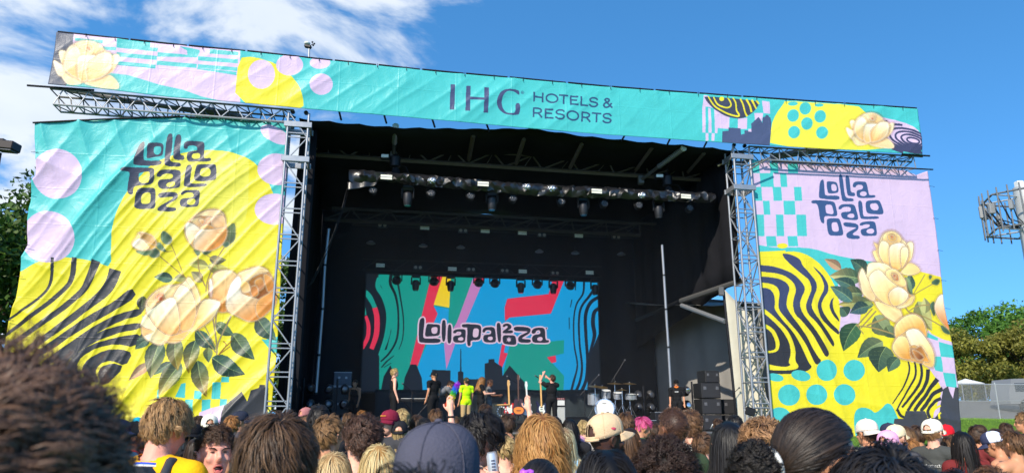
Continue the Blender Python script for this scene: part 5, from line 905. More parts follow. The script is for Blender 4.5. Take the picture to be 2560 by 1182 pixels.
def person(label, root, yaw, k, body='stand', skin='fair', hair=None, top=('shirt', (60, 60, 64)), legs=((50, 54, 70), .95), cap=None, group=None, hm=None, face=False):
    """root: ground point; yaw: heading, 0 = towards the stage, positive = to the left"""
    T = thing('person', label, 'person', root, R(yaw), group, k, world=False); B = BOD[body]
    child(T, 'body', B['mesh'], SKIN[skin])
    if top: child(T, {'shirt': 'shirt', 'tank': 'tank_top', 'bikini': 'bikini_top'}[top[0]], gar(body, top[0], **(top[2] if len(top) > 2 else {})), cloth(top[1]))
    if legs: child(T, 'trousers' if legs[1] > .6 else 'shorts', gar(body, 'pants', leg=legs[1], off=.016), cloth(legs[0]))
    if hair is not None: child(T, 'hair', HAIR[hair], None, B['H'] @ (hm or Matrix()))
    if cap: cap_local(T, B['H'], **cap)
    if face:
        for sx in (-1, 1):
            e = child(T, 'eye', EYE_ME, None, B['H'] @ Matrix.Translation((.031 * sx, .083, .133))); child(T, 'eyebrow', BROW_ME, None, B['H'] @ Matrix.Translation((.031 * sx, .097, .147)) @ Matrix.Rotation(-.24 * sx, 4, 'Y') @ Matrix.Rotation(-.28 * sx, 4, 'Z'))
    return T
EYE_ME = MB().ell((0, 0, 0), (.0110, .0110, .0042), None, 12, 8).mesh('eye', mat('eye_white', (120, 104, 96), .2, 0, .02)); EYE_ME.materials.append(mat('iris', (40, 28, 20), .2))
for p in EYE_ME.polygons:
    c = p.center
    if c.y > .0085 and math.hypot(c.x, c.z) < .007: p.material_index = 1
BROW_ME = MB().tube([(-.020, -.004, -.003), (-.006, .002, .003), (.010, .001, .003), (.021, -.005, -.004)], [.002, .0038, .0035, .0015], 6).mesh('eyebrow', mat('brow_hair', (46, 32, 26), .8))
# ------------------------------------------------------------------ the crowd: hair styles
DBR, BLK_, BRN, LBR, BLD, AUB = ((40, 28, 22), (112, 82, 60)), ((16, 14, 15), (56, 50, 48)), ((56, 38, 26), (146, 106, 72)), ((90, 64, 42), (194, 148, 98)), ((160, 122, 72), (248, 218, 150)), ((124, 74, 32), (226, 160, 90))
def H_(key, c, **k): HAIR[key] = hair_mesh('hair_' + key, c[0], c[1], **k)
H_('near_curly', ((62, 44, 36), (146, 112, 90)), seed=1, n=5600, ln=.095, lift=.6, curl=.012, cf=6.0, segs=9, vol=.018, clump=.42, ncl=320, wd=.0017, mess=.6, grav=5, hmax=.36, root=.5)
H_('blond_short', ((124, 84, 48), (232, 184, 126)), seed=2, n=3100, ln=.075, lift=.28, segs=6, clump=.55, ncl=360, wd=0.0023, mess=.42, curl=.004, cf=3, grav=7, crown=(.1, -.2, .95))
H_('shout_curls', DBR, seed=3, n=1700, ln=.06, lift=.55, curl=.009, cf=5, segs=8, clump=.7, ncl=120, wd=.0026, mess=.5, line='high', grav=5, hmax=.22)
H_('near_brown', ((40, 29, 22), (138, 104, 74)), seed=4, n=4600, ln=.11, lift=.20, segs=7, clump=.45, ncl=420, wd=0.002, mess=.34, curl=.004, cf=2.5, grav=7, vol=.006, crown=(.15, -.35, .9))
H_('ash_short', LBR, seed=5, n=1700, ln=.06, lift=.35, segs=5, clump=.7, ncl=160, wd=.003, mess=.45, grav=4)
H_('dark_curls', ((38, 29, 26), (121, 88, 71)), seed=6, n=2000, ln=.07, lift=.6, curl=.010, cf=4, segs=7, clump=.65, ncl=220, wd=.0026, mess=.45, grav=4, vol=.008, hmax=.26)
H_('blond_straight', ((196, 154, 100), (255, 226, 168)), seed=7, n=1500, ln=.34, lift=.02, segs=8, clump=.15, ncl=160, wd=0.0034, mess=.04, grav=16, line='long', comb='crown', root=0.6)
H_('blond_bright', ((206, 156, 88), (255, 238, 178)), seed=8, n=1500, ln=.33, lift=.06, segs=8, clump=.35, ncl=180, wd=0.0036, mess=.12, grav=16, line='long', comb='crown', curl=.006, cf=2, root=0.6)
H_('black_messy', BLK_, seed=9, n=1800, ln=.11, lift=.3, segs=7, clump=.75, ncl=140, wd=.003, mess=.4, curl=.008, cf=3, grav=8, vol=.012, hmax=.26)
H_('auburn_waves', ((150, 92, 40), (255, 196, 120)), seed=10, n=2100, ln=.46, lift=.12, segs=15, clump=.42, ncl=170, wd=.0028, mess=.26, grav=12, line='long', comb='crown', curl=.015, cf=11, vol=.012, root=0.55)
H_('pale_long', ((181, 146, 106), (255, 255, 206)), seed=11, n=1000, ln=.42, lift=.04, segs=8, clump=.5, ncl=120, wd=0.0038, mess=.06, grav=15, line='long', comb='crown', root=0.6)
H_('black_pulled', BLK_, seed=12, n=1700, ln=.17, lift=.0, segs=7, clump=.35, ncl=200, wd=0.0032, mess=.05, grav=0, line='long', comb='back', stick=1)
H_('black_part', BLK_, seed=13, n=2200, ln=.34, lift=.0, segs=9, clump=.15, ncl=260, wd=0.003, mess=.04, grav=18, line='long', comb='part')
H_('afro', ((26, 19, 18), (86, 63, 53)), seed=14, n=3800, ln=.055, lift=.95, segs=6, curl=.007, cf=5, vol=.022, clump=.35, ncl=400, wd=.0017, mess=.5, grav=1, hmax=.26)
H_('buzz', ((86, 61, 51), (166, 126, 101)), seed=15, n=2600, ln=.010, lift=.8, segs=2, curl=0, clump=0, ncl=60, wd=.0013, mess=.6, grav=0, vol=.001)
H_('brown_wavy', ((63, 43, 31), (171, 126, 88)), seed=16, n=1300, ln=.085, lift=.4, segs=6, curl=.008, cf=3, clump=.65, ncl=110, wd=.0034, mess=.4, grav=6)
H_('pink', ((193, 43, 93), (255, 118, 181)), seed=17, n=900, ln=.06, lift=.35, segs=5, clump=.6, ncl=80, wd=.0034, mess=.35, grav=5, line='high')
H_('long_black', ((21, 19, 21), (71, 68, 68)), seed=18, n=1700, ln=.55, lift=.0, segs=10, clump=.35, ncl=180, wd=0.0034, mess=.03, grav=16, line='long', comb='crown')
H_('sandy_curls', ((96, 66, 43), (228, 173, 121)), seed=19, n=2200, ln=.085, lift=.55, curl=.011, cf=4, segs=7, clump=.65, ncl=220, wd=.0026, mess=.45, grav=6, vol=.010, hmax=.26)
H_('bun_slick', ((21, 18, 18), (78, 63, 53)), seed=20, n=2900, ln=.19, lift=.0, segs=10, clump=.5, ncl=300, wd=0.003, mess=.09, grav=0, line='high', comb='back', curl=.003, cf=3, stick=1)
H_('near_black_waves', ((18, 17, 18), (63, 58, 58)), seed=21, n=3000, ln=.13, lift=.35, segs=8, clump=.8, ncl=240, wd=0.003, mess=.42, curl=.011, cf=2.8, grav=9, vol=.018, hmax=.26)
for i, (nm, c) in enumerate({'small_dark': DBR, 'small_black': BLK_, 'small_brown': BRN, 'small_light': LBR, 'small_blond': BLD, 'small_auburn': AUB}.items()):
    H_(nm, c, seed=30 + i, n=620, ln=.06, lift=.38, segs=4, clump=.6, ncl=70, wd=.005, mess=.4, grav=5)
    H_(nm + '_long', c, seed=40 + i, n=620, ln=.36, lift=.05, segs=8, clump=.55, ncl=60, wd=.005, mess=.1, grav=14, line='long', comb='crown', curl=.006, cf=3)
for i, (nm, c) in enumerate({'dark': DBR, 'black': BLK_, 'brown': BRN, 'light': LBR, 'blond': BLD}.items()):
    H_('cap_' + nm, c, seed=50 + i, n=600, ln=.04, lift=.1, segs=4, clump=.5, ncl=60, wd=.004, mess=.3, grav=5, under=True)
    H_('cap_' + nm + '_long', c, seed=56 + i, n=600, ln=.30, lift=.03, segs=8, clump=.5, ncl=60, wd=.0045, mess=.1, grav=14, line='long', under=True)
# ------------------------------------------------------------------ the crowd: everyone in view, from the camera to the stage
def at_head(px, py, hw, W, yaw, body, extra=.02, d=None):
    d = d or FPX * W / hw; p = G(px, py, d); Hm = BOD[body]['H']; top = (Hm @ Vector((0, -.012, .252))).z + extra; k = p.z / top
    c = Hm @ Vector((0, 0, .15)); o = Matrix.Rotation(R(yaw), 3, 'Z') @ Vector((c.x, c.y, 0)) * k; return Vector((p.x - o.x, p.y - o.y, 0)), k
CROWD = 'people standing in the crowd'
def P_(label, px, py, hw, W, yaw=0, body='stand', skin='fair', hair=None, top=('shirt', (60, 60, 64)), cap=None, extra=.02, hm=None, face=False, group=CROWD, d=None):
    if hw < 70: W *= 1.2
    if cap and hair: hair = hair.replace('small_', 'cap_')
    r, k = at_head(px, py, hw, W, yaw, body, extra if not cap else .018, d)
    return person(label, r, yaw, k, body, skin, hair, top, cap=cap, group=group, hm=hm, face=face)
def capd(col, **k): return dict(col=col, **k)
# near heads
A = P_('blurred head of dark curly hair at the lower left corner', 22, 868, 620, .265, 6, 'stand', 'tan', 'near_curly', ('shirt', (230, 230, 232)), extra=.055)
Bp = P_('blond man in a yellow basketball jersey with a backpack', 430, 987, 118, .235, -12, 'down', 'pink', 'blond_short', ('shirt', (246, 178, 20), {'sleeve': .05}), extra=.03)
Cp = P_('shouting young man with dark curls turned towards the camera', 546, 1054, 104, .215, -128, 'shout', 'pink', 'shout_curls', ('shirt', (26, 26, 30)), extra=.035, face=True)
D_ = P_('person with thick tousled brown hair between the shouting man and the navy cap', 704, 1008, 212, .245, 4, 'stand', 'tan', 'near_brown', ('shirt', (40, 40, 46)), extra=.045)
P_('man with short light brown hair and a big ear behind the straight blonde hair', 825, 1034, 76, .215, -24, 'stand', 'tan', 'ash_short', ('shirt', (120, 124, 130)))
P_('pale man with short dark brown curls beside the bright blonde hair', 908, 1029, 104, .245, 26, 'tilt', 'fair', 'dark_curls', ('tank', (130, 60, 110)), extra=.04)
P_('woman with smooth straight blonde hair at the bottom edge below the light brown head', 838, 1122, 92, .185, 0, 'slim', 'fair', 'blond_straight', ('tank', (230, 226, 220)))
P_('woman with bright tousled blonde hair left of the navy cap', 950, 1103, 96, .19, 10, 'slim', 'fair', 'blond_bright', ('tank', (240, 240, 240)))
I_ = P_('person in a plain navy baseball cap close to the camera', 1100, 1052, 222, .205, -14, 'stand', 'tan', 'small_dark', ('shirt', (34, 36, 44)), cap=capd((76, 76, 90), style='closed'), group=CROWD)
P_('blurred dark head of hair in front of the navy cap', 1040, 1136, 330, .19, 20, 'slim', 'tan', 'black_messy', ('shirt', (30, 30, 34)), extra=.05)
J_ = P_('woman with glossy black hair drinking from a silver can', 1204, 1017, 112, .245, -62, 'down', 'fair', 'black_messy', ('tank', (220, 190, 170)), extra=.05)
P_('woman with long wavy auburn hair in front of the guitars', 1352, 1024, 122, .25, 8, 'slim', 'fair', 'auburn_waves', ('tank', (230, 226, 220)), extra=.04)
P_('woman with pale blonde long hair behind the auburn waves', 1412, 1064, 62, .185, -10, 'slim', 'fair', 'pale_long', ('tank', (150, 190, 220)))
M_ = P_('bearded man in a beige baseball cap in front of the drum kit', 1514, 1031, 106, .25, -62, 'stand', 'dark', None, ('shirt', (150, 176, 222)), cap=capd((214, 184, 146), tip=.10))
N_ = P_('woman with black hair gathered in a purple scrunchie', 1352, 1137, 118, .185, -30, 'slim', 'tan', 'black_pulled', ('tank', (40, 40, 44)))
P_('woman with straight black hair and a pale centre parting below the beige cap', 1512, 1114, 158, .19, 6, 'down', 'tan', 'black_part', ('shirt', (120, 140, 190)))
P_('person with a round dark afro at the bottom edge', 1661, 1085, 168, .245, 0, 'slim', 'brown', 'afro', ('shirt', (30, 28, 30)), extra=.055)
P_('man with closely shaved brown hair above the dark afro', 1678, 1018, 80, .215, 28, 'stand', 'brown', 'buzz', ('shirt', (60, 74, 50)), extra=.012)
P_('person with wavy brown hair beside the shaved head', 1726, 1017, 60, .19, -20, 'stand', 'fair', 'brown_wavy', ('shirt', (230, 228, 222)), extra=.04)
P_('person with short pink dyed hair looking down', 1607, 1037, 52, .225, -70, 'down', 'tan', 'pink', ('shirt', (70, 90, 60)), extra=.03)
P_('person with slicked back brown hair behind the beige cap', 1564, 1028, 46, .18, 0, 'stand', 'tan', 'small_brown', ('shirt', (30, 30, 34)))
P_('woman with brown hair pulled back between the beige cap and the pink hair', 1574, 1064, 60, .185, -20, 'slim', 'fair', 'small_brown_long', ('shirt', (220, 84, 50)))
T_ = P_('person with brown braids in a striped white and navy shirt', 1757, 1079, 60, .185, -50, 'slim', 'fair', 'small_brown', ('shirt', (226, 230, 240)))
U_ = P_('woman with long straight black hair and white sunglasses on her head', 1818, 1039, 88, .19, 0, 'slim', 'tan', 'long_black', ('shirt', (30, 30, 34)), extra=.03)
P_('man with sandy brown curls and a sunburnt neck left of the hair bun', 1905, 1034, 118, .22, -16, 'stand', 'pink', 'sandy_curls', ('tank', (236, 220, 90)), extra=.045)
W_ = P_('man with slicked black hair in a bun with a white hair tie', 2036, 1007, 204, .20, -72, 'stand', 'tan', 'bun_slick', ('shirt', (40, 40, 44)), extra=.02)
X_ = P_('person with big glossy black waves in front of the hair bun', 2192, 1084, 290, .26, 4, 'stand', 'tan', 'near_black_waves', ('shirt', (30, 30, 34)), extra=.06)
# right-hand side of the crowd
P_('person in a pale beige bucket hat in front of the yellow print', 2162, 1046, 56, .19, 20, 'stand', 'tan', 'small_dark', ('shirt', (210, 200, 180)), cap=capd((222, 210, 196), style='closed', back=True))
P_('person in a cream patterned cap behind the pink cap', 2238, 1060, 52, .19, -60, 'stand', 'fair', None, ('shirt', (70, 70, 74)), cap=capd((226, 212, 176)))
P_('person in a pale pink baseball cap', 2218, 1074, 62, .2, -56, 'stand', 'tan', 'small_brown', ('shirt', (200, 60, 70)), cap=capd((232, 170, 206)))
P_('person in a charcoal cap in front of the pink cap', 2206, 1090, 56, .2, -20, 'stand', 'tan', 'small_dark', ('shirt', (60, 60, 64)), cap=capd((62, 60, 64)))
P_('person in a navy hat behind the cream patterned cap', 2218, 1056, 46, .19, 10, 'stand', 'tan', 'small_black', ('shirt', (40, 44, 60)), cap=capd((50, 52, 74), back=True))
Rg = P_('man in a white cap and a charcoal t-shirt with festival lettering', 2328, 1046, 56, .2, -58, 'stand', 'fair', 'small_light', ('shirt', (72, 74, 72)), cap=capd((236, 228, 208)))
P_('person in a bright red cap behind the white cap', 2364, 1060, 42, .19, -50, 'stand', 'tan', 'small_dark', ('shirt', (200, 40, 50)), cap=capd((214, 30, 44)))
P_('person with a brown bob left of the white cap', 2265, 1061, 44, .185, -10, 'stand', 'fair', 'small_light_long', ('shirt', (150, 120, 100)))
P_('person with short dark curls just left of the white cap', 2290, 1060, 42, .185, 10, 'stand', 'olive', 'small_dark', ('shirt', (40, 40, 44)))
P_('woman with smooth auburn hair in front of the charcoal t-shirt', 2276, 1092, 46, .185, -30, 'slim', 'fair', 'small_auburn', ('shirt', (230, 190, 160)))
P_('woman with long loose black hair right of the ponytail', 2402, 1071, 62, .2, -10, 'slim', 'olive', 'small_black_long', ('shirt', (110, 40, 40)), extra=.03)
P_('woman with a brown ponytail and a white hair clip', 2366, 1087, 50, .185, -20, 'slim', 'tan', 'small_brown', ('tank', (220, 120, 190)))
Sg = P_('bearded man with dark sunglasses in profile by the fence', 2444, 1058, 46, .185, -78, 'stand', 'tan', 'small_dark', ('shirt', (120, 50, 50)))
P_('person with short dark hair behind the trucker cap', 2488, 1068, 44, .185, -10, 'stand', 'olive', 'small_dark', ('shirt', (70, 70, 80)))
P_('shirtless man in a navy and white trucker cap looking down', 2478, 1077, 58, .2, 40, 'down', 'tan', 'small_brown', None, cap=capd((58, 62, 88), mesh_col=(214, 220, 236), panel=(232, 232, 236)))
P_('shirtless man with cropped brown hair at the right edge', 2528, 1073, 58, .185, 14, 'stand', 'tan', 'small_brown', None)
P_('woman with pale blonde hair cut off by the right edge', 2562, 1086, 56, .19, 0, 'slim', 'fair', 'small_blond_long', None if False else ('tank', (230, 226, 220)))
Eg = P_('person with brown curls and sunglasses at the right edge by the fence', 2556, 1026, 40, .19, 60, 'stand', 'tan', 'small_light', ('shirt', (60, 50, 50)), extra=.03)
P_('dark head at the bottom edge below the shirtless man in the trucker cap', 2478, 1166, 96, .19, -10, 'stand', 'tan', 'brown_wavy', ('shirt', (70, 60, 50)))
P_('black hair at the bottom edge below the charcoal t-shirt', 2378, 1164, 110, .2, 10, 'slim', 'tan', 'near_black_waves', ('shirt', (40, 40, 44)), extra=.06)
# left and centre, further away
P_('person in a navy cap partly behind the blurred curls', 300, 1046, 66, .2, -110, 'stand', 'brown', 'small_black', ('shirt', (226, 226, 230)), cap=capd((44, 52, 92)))
P_('person in a black cap with a white front left of the jersey', 345, 1052, 62, .2, -66, 'stand', 'brown', 'small_black', ('shirt', (190, 40, 44)), cap=capd((26, 26, 30), brim_col=(224, 220, 206), back=True))
P_('person in a turquoise cap at the foot of the zebra stripes', 346, 1042, 26, .19, 0, 'stand', 'tan', None, ('shirt', (60, 60, 70)), cap=capd((30, 160, 186), back=True))
P_('person in a cream cap above the shouting man', 526, 1034, 46, .19, 24, 'stand', 'tan', 'small_dark', ('shirt', (50, 60, 74)), cap=capd((226, 220, 200)))
P_('person with ginger curls above the shouting man', 582, 1034, 44, .19, 0, 'stand', 'fair', 'small_auburn', ('shirt', (60, 62, 70)), extra=.03)
P_('person in a dark navy cap beside the ginger curls', 602, 1026, 40, .19, -60, 'stand', 'tan', None, ('shirt', (60, 66, 80)), cap=capd((44, 48, 62)))
P_('dark haired person left of the cream cap', 498, 1036, 36, .185, 0, 'stand', 'tan', 'small_dark', ('shirt', (50, 50, 54)))
P_('person in a black cap right of the blond man', 488, 1058, 56, .2, 10, 'stand', 'tan', 'small_black_long', ('shirt', (30, 30, 34)), cap=capd((24, 24, 28), back=True))
P_('woman with long dark brown hair left of the shouting man', 492, 1090, 58, .19, 10, 'slim', 'tan', 'small_dark_long', ('shirt', (40, 36, 36)))
P_('person with a high dark quiff of hair in front of the stage left lights', 800, 1002, 62, .2, 0, 'stand', 'olive', 'small_black', ('shirt', (40, 40, 44)), extra=.04)
P_('person in a dusty pink cap beside the thick brown hair', 766, 1017, 30, .19, -40, 'stand', 'tan', None, ('shirt', (90, 80, 80)), cap=capd((170, 112, 110)))
P_('short haired person behind the dark curls', 872, 1030, 30, .185, 0, 'stand', 'fair', 'small_brown', ('shirt', (60, 60, 66)))
P_('woman with a pink flower in her hair', 905, 1024, 24, .185, 0, 'stand', 'tan', 'small_auburn', ('shirt', (200, 80, 120)))
Mc = P_('person in a maroon cap with yellow lettering facing away from the stage', 975, 1023, 52, .2, 150, 'stand', 'fair', 'small_dark', ('shirt', (60, 60, 64)), cap=capd((128, 34, 56)))
P_('woman with wavy blonde hair beside the maroon cap', 1006, 1019, 42, .19, -10, 'stand', 'fair', 'small_blond', ('shirt', (80, 80, 84)))
P_('dark head in front of the keyboard stand', 1044, 1034, 40, .185, 0, 'stand', 'olive', 'small_dark', ('shirt', (40, 40, 46)))
P_('person with thinning brown hair behind the navy cap button', 1090, 1020, 38, .185, 10, 'stand', 'fair', 'small_brown', ('shirt', (60, 60, 66)))
P_('black haired person left of the navy cap button', 1062, 1042, 44, .185, -10, 'stand', 'tan', 'small_black', ('shirt', (50, 50, 56)))
P_('person in a black cap just left of the navy cap', 1000, 1050, 52, .2, 0, 'stand', 'fair', 'small_blond_long', ('shirt', (70, 70, 76)), cap=capd((36, 36, 40)))
P_('brown head right of the navy cap button', 1136, 1040, 34, .185, 0, 'stand', 'tan', 'small_brown', ('shirt', (60, 56, 60)))
P_('short dark head behind the glossy black hair', 1214, 1007, 34, .185, 0, 'stand', 'tan', 'small_dark', ('shirt', (60, 60, 66)))
P_('person with dark brown hair left of the auburn waves', 1270, 1030, 44, .185, 0, 'stand', 'tan', 'small_dark', ('shirt', (40, 40, 44)))
P_('woman with long dark hair falling on bare shoulders beside the can', 1258, 1078, 56, .19, -12, 'slim', 'tan', 'small_brown_long', ('bikini', (30, 30, 32)))
P_('person with tight black curls above the pale blonde hair', 1386, 1034, 48, .2, 0, 'stand', 'olive', 'small_black', ('shirt', (30, 30, 36)), extra=.04)
P_('person with loose black hair right of the auburn waves', 1424, 1042, 48, .2, 10, 'stand', 'tan', 'small_black_long', ('shirt', (40, 40, 44)))
P_('person in a pale blue cap right of the auburn waves', 1424, 1066, 36, .19, 0, 'stand', 'tan', None, ('shirt', (120, 160, 190)), cap=capd((150, 200, 216), back=True))
P_('person with curly blonde hair left of the beige cap', 1458, 1046, 36, .19, 0, 'stand', 'fair', 'small_blond', ('shirt', (200, 190, 180)), extra=.03)
P_('person in a mottled pink cap left of the beige cap', 1444, 1086, 46, .2, 120, 'stand', 'tan', 'small_dark', ('shirt', (170, 190, 214)), cap=capd((206, 150, 176)))
P_('person in a camouflage shirt beside the pink hair', 1632, 1052, 40, .185, 10, 'stand', 'tan', 'small_dark', ('shirt', (84, 94, 58)))
P_('dark haired person behind the white sunglasses', 1836, 1032, 44, .19, -14, 'stand', 'tan', 'small_black', ('shirt', (50, 50, 56)), extra=.03)
P_('small brown head between the afro and the braids', 1740, 1058, 30, .185, 0, 'stand', 'fair', 'small_light', ('shirt', (230, 228, 222)))
P_('dark haired person in front of the tarp', 1795, 1044, 30, .185, 0, 'stand', 'tan', 'small_dark', ('shirt', (40, 40, 50)))
P_('dark head low beside the fence below the grass', 2512, 1054, 34, .185, 0, 'stand', 'tan', 'small_dark', ('shirt', (60, 40, 40)))
P_('black haired person between the pink cap and the ponytail', 2340, 1078, 40, .185, 0, 'stand', 'tan', 'small_black', ('shirt', (60, 60, 66)))
P_('brown head low at the foot of the lilac banner', 2250, 1080, 36, .185, 0, 'stand', 'fair', 'small_brown_long', ('shirt', (120, 100, 90)))
P_('dark haired person between the yellow jersey and the turquoise cap', 372, 1058, 40, .185, 30, 'stand', 'olive', 'small_dark', ('shirt', (60, 40, 44)))
P_('person with black hair at the foot of the left truss tower', 650, 1036, 34, .185, 0, 'stand', 'tan', 'small_black', ('shirt', (40, 44, 60)))
# ------------------------------------------------------------------ the crowd: what they wear and hold
def on(T, body, name, mb, m, sm=180, M=None):
    o = mb.build(name, m, T, sm); o.matrix_local = BOD[body]['H'] @ (M or Matrix()) if body else Matrix(); return o
DARKM = mat('mouth_dark', (44, 12, 14), .5); LIP = mat('lip', (178, 100, 92), .45)
on(Cp, 'shout', 'mouth', MB().ell((0, .086, .052), (.020, .016, .015), None, 16, 10), DARKM); on(Cp, 'shout', 'lip', MB().tube([(-.022, .092, .055), (-.012, .102, .067), (0, .105, .068), (.012, .102, .067), (.022, .092, .055)], [.003, .005, .005, .005, .003], 8), LIP)
on(Cp, 'shout', 'lip', MB().tube([(-.022, .092, .054), (-.014, .098, .038), (0, .101, .034), (.014, .098, .038), (.022, .092, .054)], [.003, .006, .008, .006, .003], 8), LIP); on(Cp, 'shout', 'tongue', MB().ell((0, .092, .044), (.013, .012, .006), None, 10, 8), mat('tongue', (204, 100, 104), .4))
SCR = mat('purple_satin', (176, 90, 206), .35, 0, .15, 20); o = on(N_, 'slim', 'scrunchie', MB().tube([(.030 * math.cos(a) * (1 + .15 * math.sin(7 * a)) - .01, -.112 - .014 * math.sin(5 * a), .185 + .030 * math.sin(a) * (1 + .2 * math.cos(6 * a))) for a in np.linspace(0, 6.28, 40)], [.010 + .004 * math.sin(9 * a) for a in np.linspace(0, 6.28, 40)], 8), SCR)
on(W_, 'stand', 'hair_tie', MB().tube([(.030 * math.cos(a), -.132 - .008 * math.sin(a), .135 + .034 * math.sin(a)) for a in np.linspace(0, 6.28, 24)], .007, 8), WHITE)
HAIR['bun'] = hair_mesh('hair_bun', (12, 10, 10), (52, 44, 38), seed=61, n=1500, ln=.05, lift=.6, curl=.010, cf=4, segs=7, clump=.6, ncl=160, wd=.003, mess=.6, grav=0, line='long', shoulders=False)
child(W_, 'hair_bun', HAIR['bun'], None, BOD['stand']['H'] @ Matrix.Translation((0, -.180, .122)) @ Matrix.Diagonal((.56, .50, .56, 1)) @ Matrix.Translation(-Vector(HC)))
HAIR['beard'] = hair_mesh('hair_beard', (22, 16, 14), (70, 54, 44), seed=62, n=1600, ln=.018, lift=.7, curl=.004, cf=3, segs=4, clump=.4, ncl=120, wd=.0022, mess=.6, grav=4, line='short', shoulders=False)
for T, bk in ((M_, 'stand'), (W_, 'stand'), (Sg, 'stand')): child(T, 'beard', HAIR['beard'], None, BOD[bk]['H'] @ Matrix.Translation((0, .034, .062)) @ Matrix.Rotation(math.pi * .93, 4, 'X') @ Matrix.Diagonal((.80, .62, .60, 1)) @ Matrix.Translation(-Vector(HC)))
def shades(T, body, m, M=None, lens=None):
    b = MB()
    for sx in (-1, 1):
        b.tube([(.034 * sx + .027 * math.cos(a), .098 - .25 * (.034 * sx + .027 * math.cos(a)) ** 2 * 20 * .25, .132 + .020 * math.sin(a)) for a in np.linspace(0, 6.28, 18)], .003, 6); b.tube([(.060 * sx, .088, .140), (.080 * sx, .05, .142), (.088 * sx, -.02, .136)], .0028, 6)
    b.tube([(-.010, .1, .136), (.010, .1, .136)], .003, 6); o = on(T, body, 'sunglasses', b, m, 180, M)
    for sx in (-1, 1):
        q = MB().ell((.034 * sx, .094, .132), (.026, .004, .019), None, 14, 8).build('lens', mat('dark_lens', (14, 14, 16), .08), o, 180)
    return o
shades(U_, 'slim', WHITE, Matrix.Translation((0, -.105, .088)) @ Matrix.Rotation(-.35, 4, 'X') @ Matrix.Diagonal((1.12, 1.12, 1.12, 1))); shades(Sg, 'stand', BLACK2); shades(Eg, 'stand', BLACK2)
# backpack on the jersey, trim of the jersey
bp_ = MB(); bp_.box((0, -.20, 1.23), (.32, .16, .48), None, .05); o = bp_.build('backpack', mat('grey_nylon', (52, 54, 60), .6, 0, .2, 12, bump=.5, bscale=14), None, 30)
Tb = Bp; o.parent = None; o.matrix_world = Matrix.LocRotScale(Tb.location, Tb.rotation_euler, Tb.scale); tag(o, 'grey backpack with blue piping on the jersey wearer', 'backpack')
for sx in (-1, 1): MB().tube([(.10 * sx, -.13, 1.02), (.12 * sx, -.14, 1.36), (.115 * sx, -.06, 1.485), (.11 * sx, .06, 1.475), (.12 * sx, .125, 1.30), (.13 * sx, .08, 1.06), (.12 * sx, -.12, 1.0)], .022, 6).build('shoulder_strap', MATS['grey_nylon'], o, 180)
MB().tube([(-.13, -.285, 1.29), (-.11, -.29, 1.40), (0, -.29, 1.44), (.11, -.29, 1.40), (.13, -.285, 1.29)], .012, 8).build('piping', mat('blue_piping', (20, 120, 220), .5), o, 180); MB().box((0, -.285, 1.10), (.24, .03, .22), None, .012).build('pocket', mat('grey_nylon_light', (104, 108, 116), .6), o)
b = MB(); b.tube([(.074 * math.cos(a), -.018 + .070 * math.sin(a), 1.462 - .014 * math.sin(a)) for a in np.linspace(0, 6.28, 28)], .008, 6); on(Bp, None, 'collar_trim', b, mat('blue_trim', (40, 80, 190), .7)); b = MB(); b.tube([(.082 * math.cos(a), -.018 + .077 * math.sin(a), 1.455 - .014 * math.sin(a)) for a in np.linspace(0, 6.28, 28)], .006, 6); on(Bp, None, 'collar_trim', b, WHITE)
# shirt lettering and stripes
def fixed(T, name, mb, m): o = mb.build(name, m, T, 180); return o
for i in range(5): fixed(T_, 'shirt_stripe', MB().tube([(.165 * 1.02 * math.cos(a), -.005 + .128 * math.sin(a), 1.40 - .055 * i + (.0)) for a in np.linspace(0, 6.28, 30)], .007, 6), mat('navy_stripe', (36, 44, 84), .8))
b = MB()
for i in range(11):
    x = -.105 + .021 * i; h = .030 if i % 3 == 0 else .020; y = -.128 + .35 * x * x * 3; b.box((x, y, 1.30 + h / 2), (.005, .004, h)); b.box((x + .006, y, 1.302 + .0), (.012, .004, .005)); b.box((x + .006, y, 1.318), (.012, .004, .005))
fixed(Rg, 'lettering', b, WHITE)
b = MB()
for i in range(9): x = -.034 + .0085 * i; b.box((x, .1125 - x * x * 5, .205 - .0), (.0045, .003, .011 if i % 2 else .008))
on(Mc, 'stand', 'cap_lettering', b, mat('gold_thread', (232, 176, 40), .6))
pt = MB().ell((.083, -.012, .196), (.004, .020, .022), Matrix.Rotation(-.55, 3, 'Y'), 12, 8); on(M_, 'stand', 'cap_patch', pt, mat('patch_red', (196, 70, 92), .7, 0, .6, 60))
on(Rg, 'stand', 'ear_stud', MB().ell((.09, -.005, .085), .004), WHITE)
# raised hands
def reacher(label, px, py, hpx, yaw, top, skin='fair', hair='small_dark'):
    """px, py: the fist; hpx: how many photo pixels 0.45 m of forearm and hand cover"""
    d = FPX * .45 / hpx; p = G(px, py, d); k = p.z / 2.08; o = Matrix.Rotation(R(yaw), 3, 'Z') @ Vector((.27, .18, 0)) * k
    return person(label, Vector((p.x - o.x, p.y - o.y, 0)), yaw, k, 'reach', skin, hair, top, group=CROWD), Matrix.LocRotScale(Vector((p.x - o.x, p.y - o.y, 0)), Matrix.Rotation(R(yaw), 3, 'Z').to_quaternion(), Vector((k, k, k)))
Ra, Ma = reacher('person with a watch raising one hand in front of the stage', 1128, 1006, 130, 0, ('shirt', (60, 60, 66)))
fixed(Ra, 'watch', MB().tube([(.272 + .032 * math.cos(a), .158 + .032 * math.sin(a), 1.955) for a in np.linspace(0, 6.28, 16)], .010, 6), BLACK2)
Rb, _ = reacher('person holding up a hand in front of the auburn waves', 1322, 1004, 118, 10, ('tank', (240, 236, 230)), 'fair', 'small_blond')
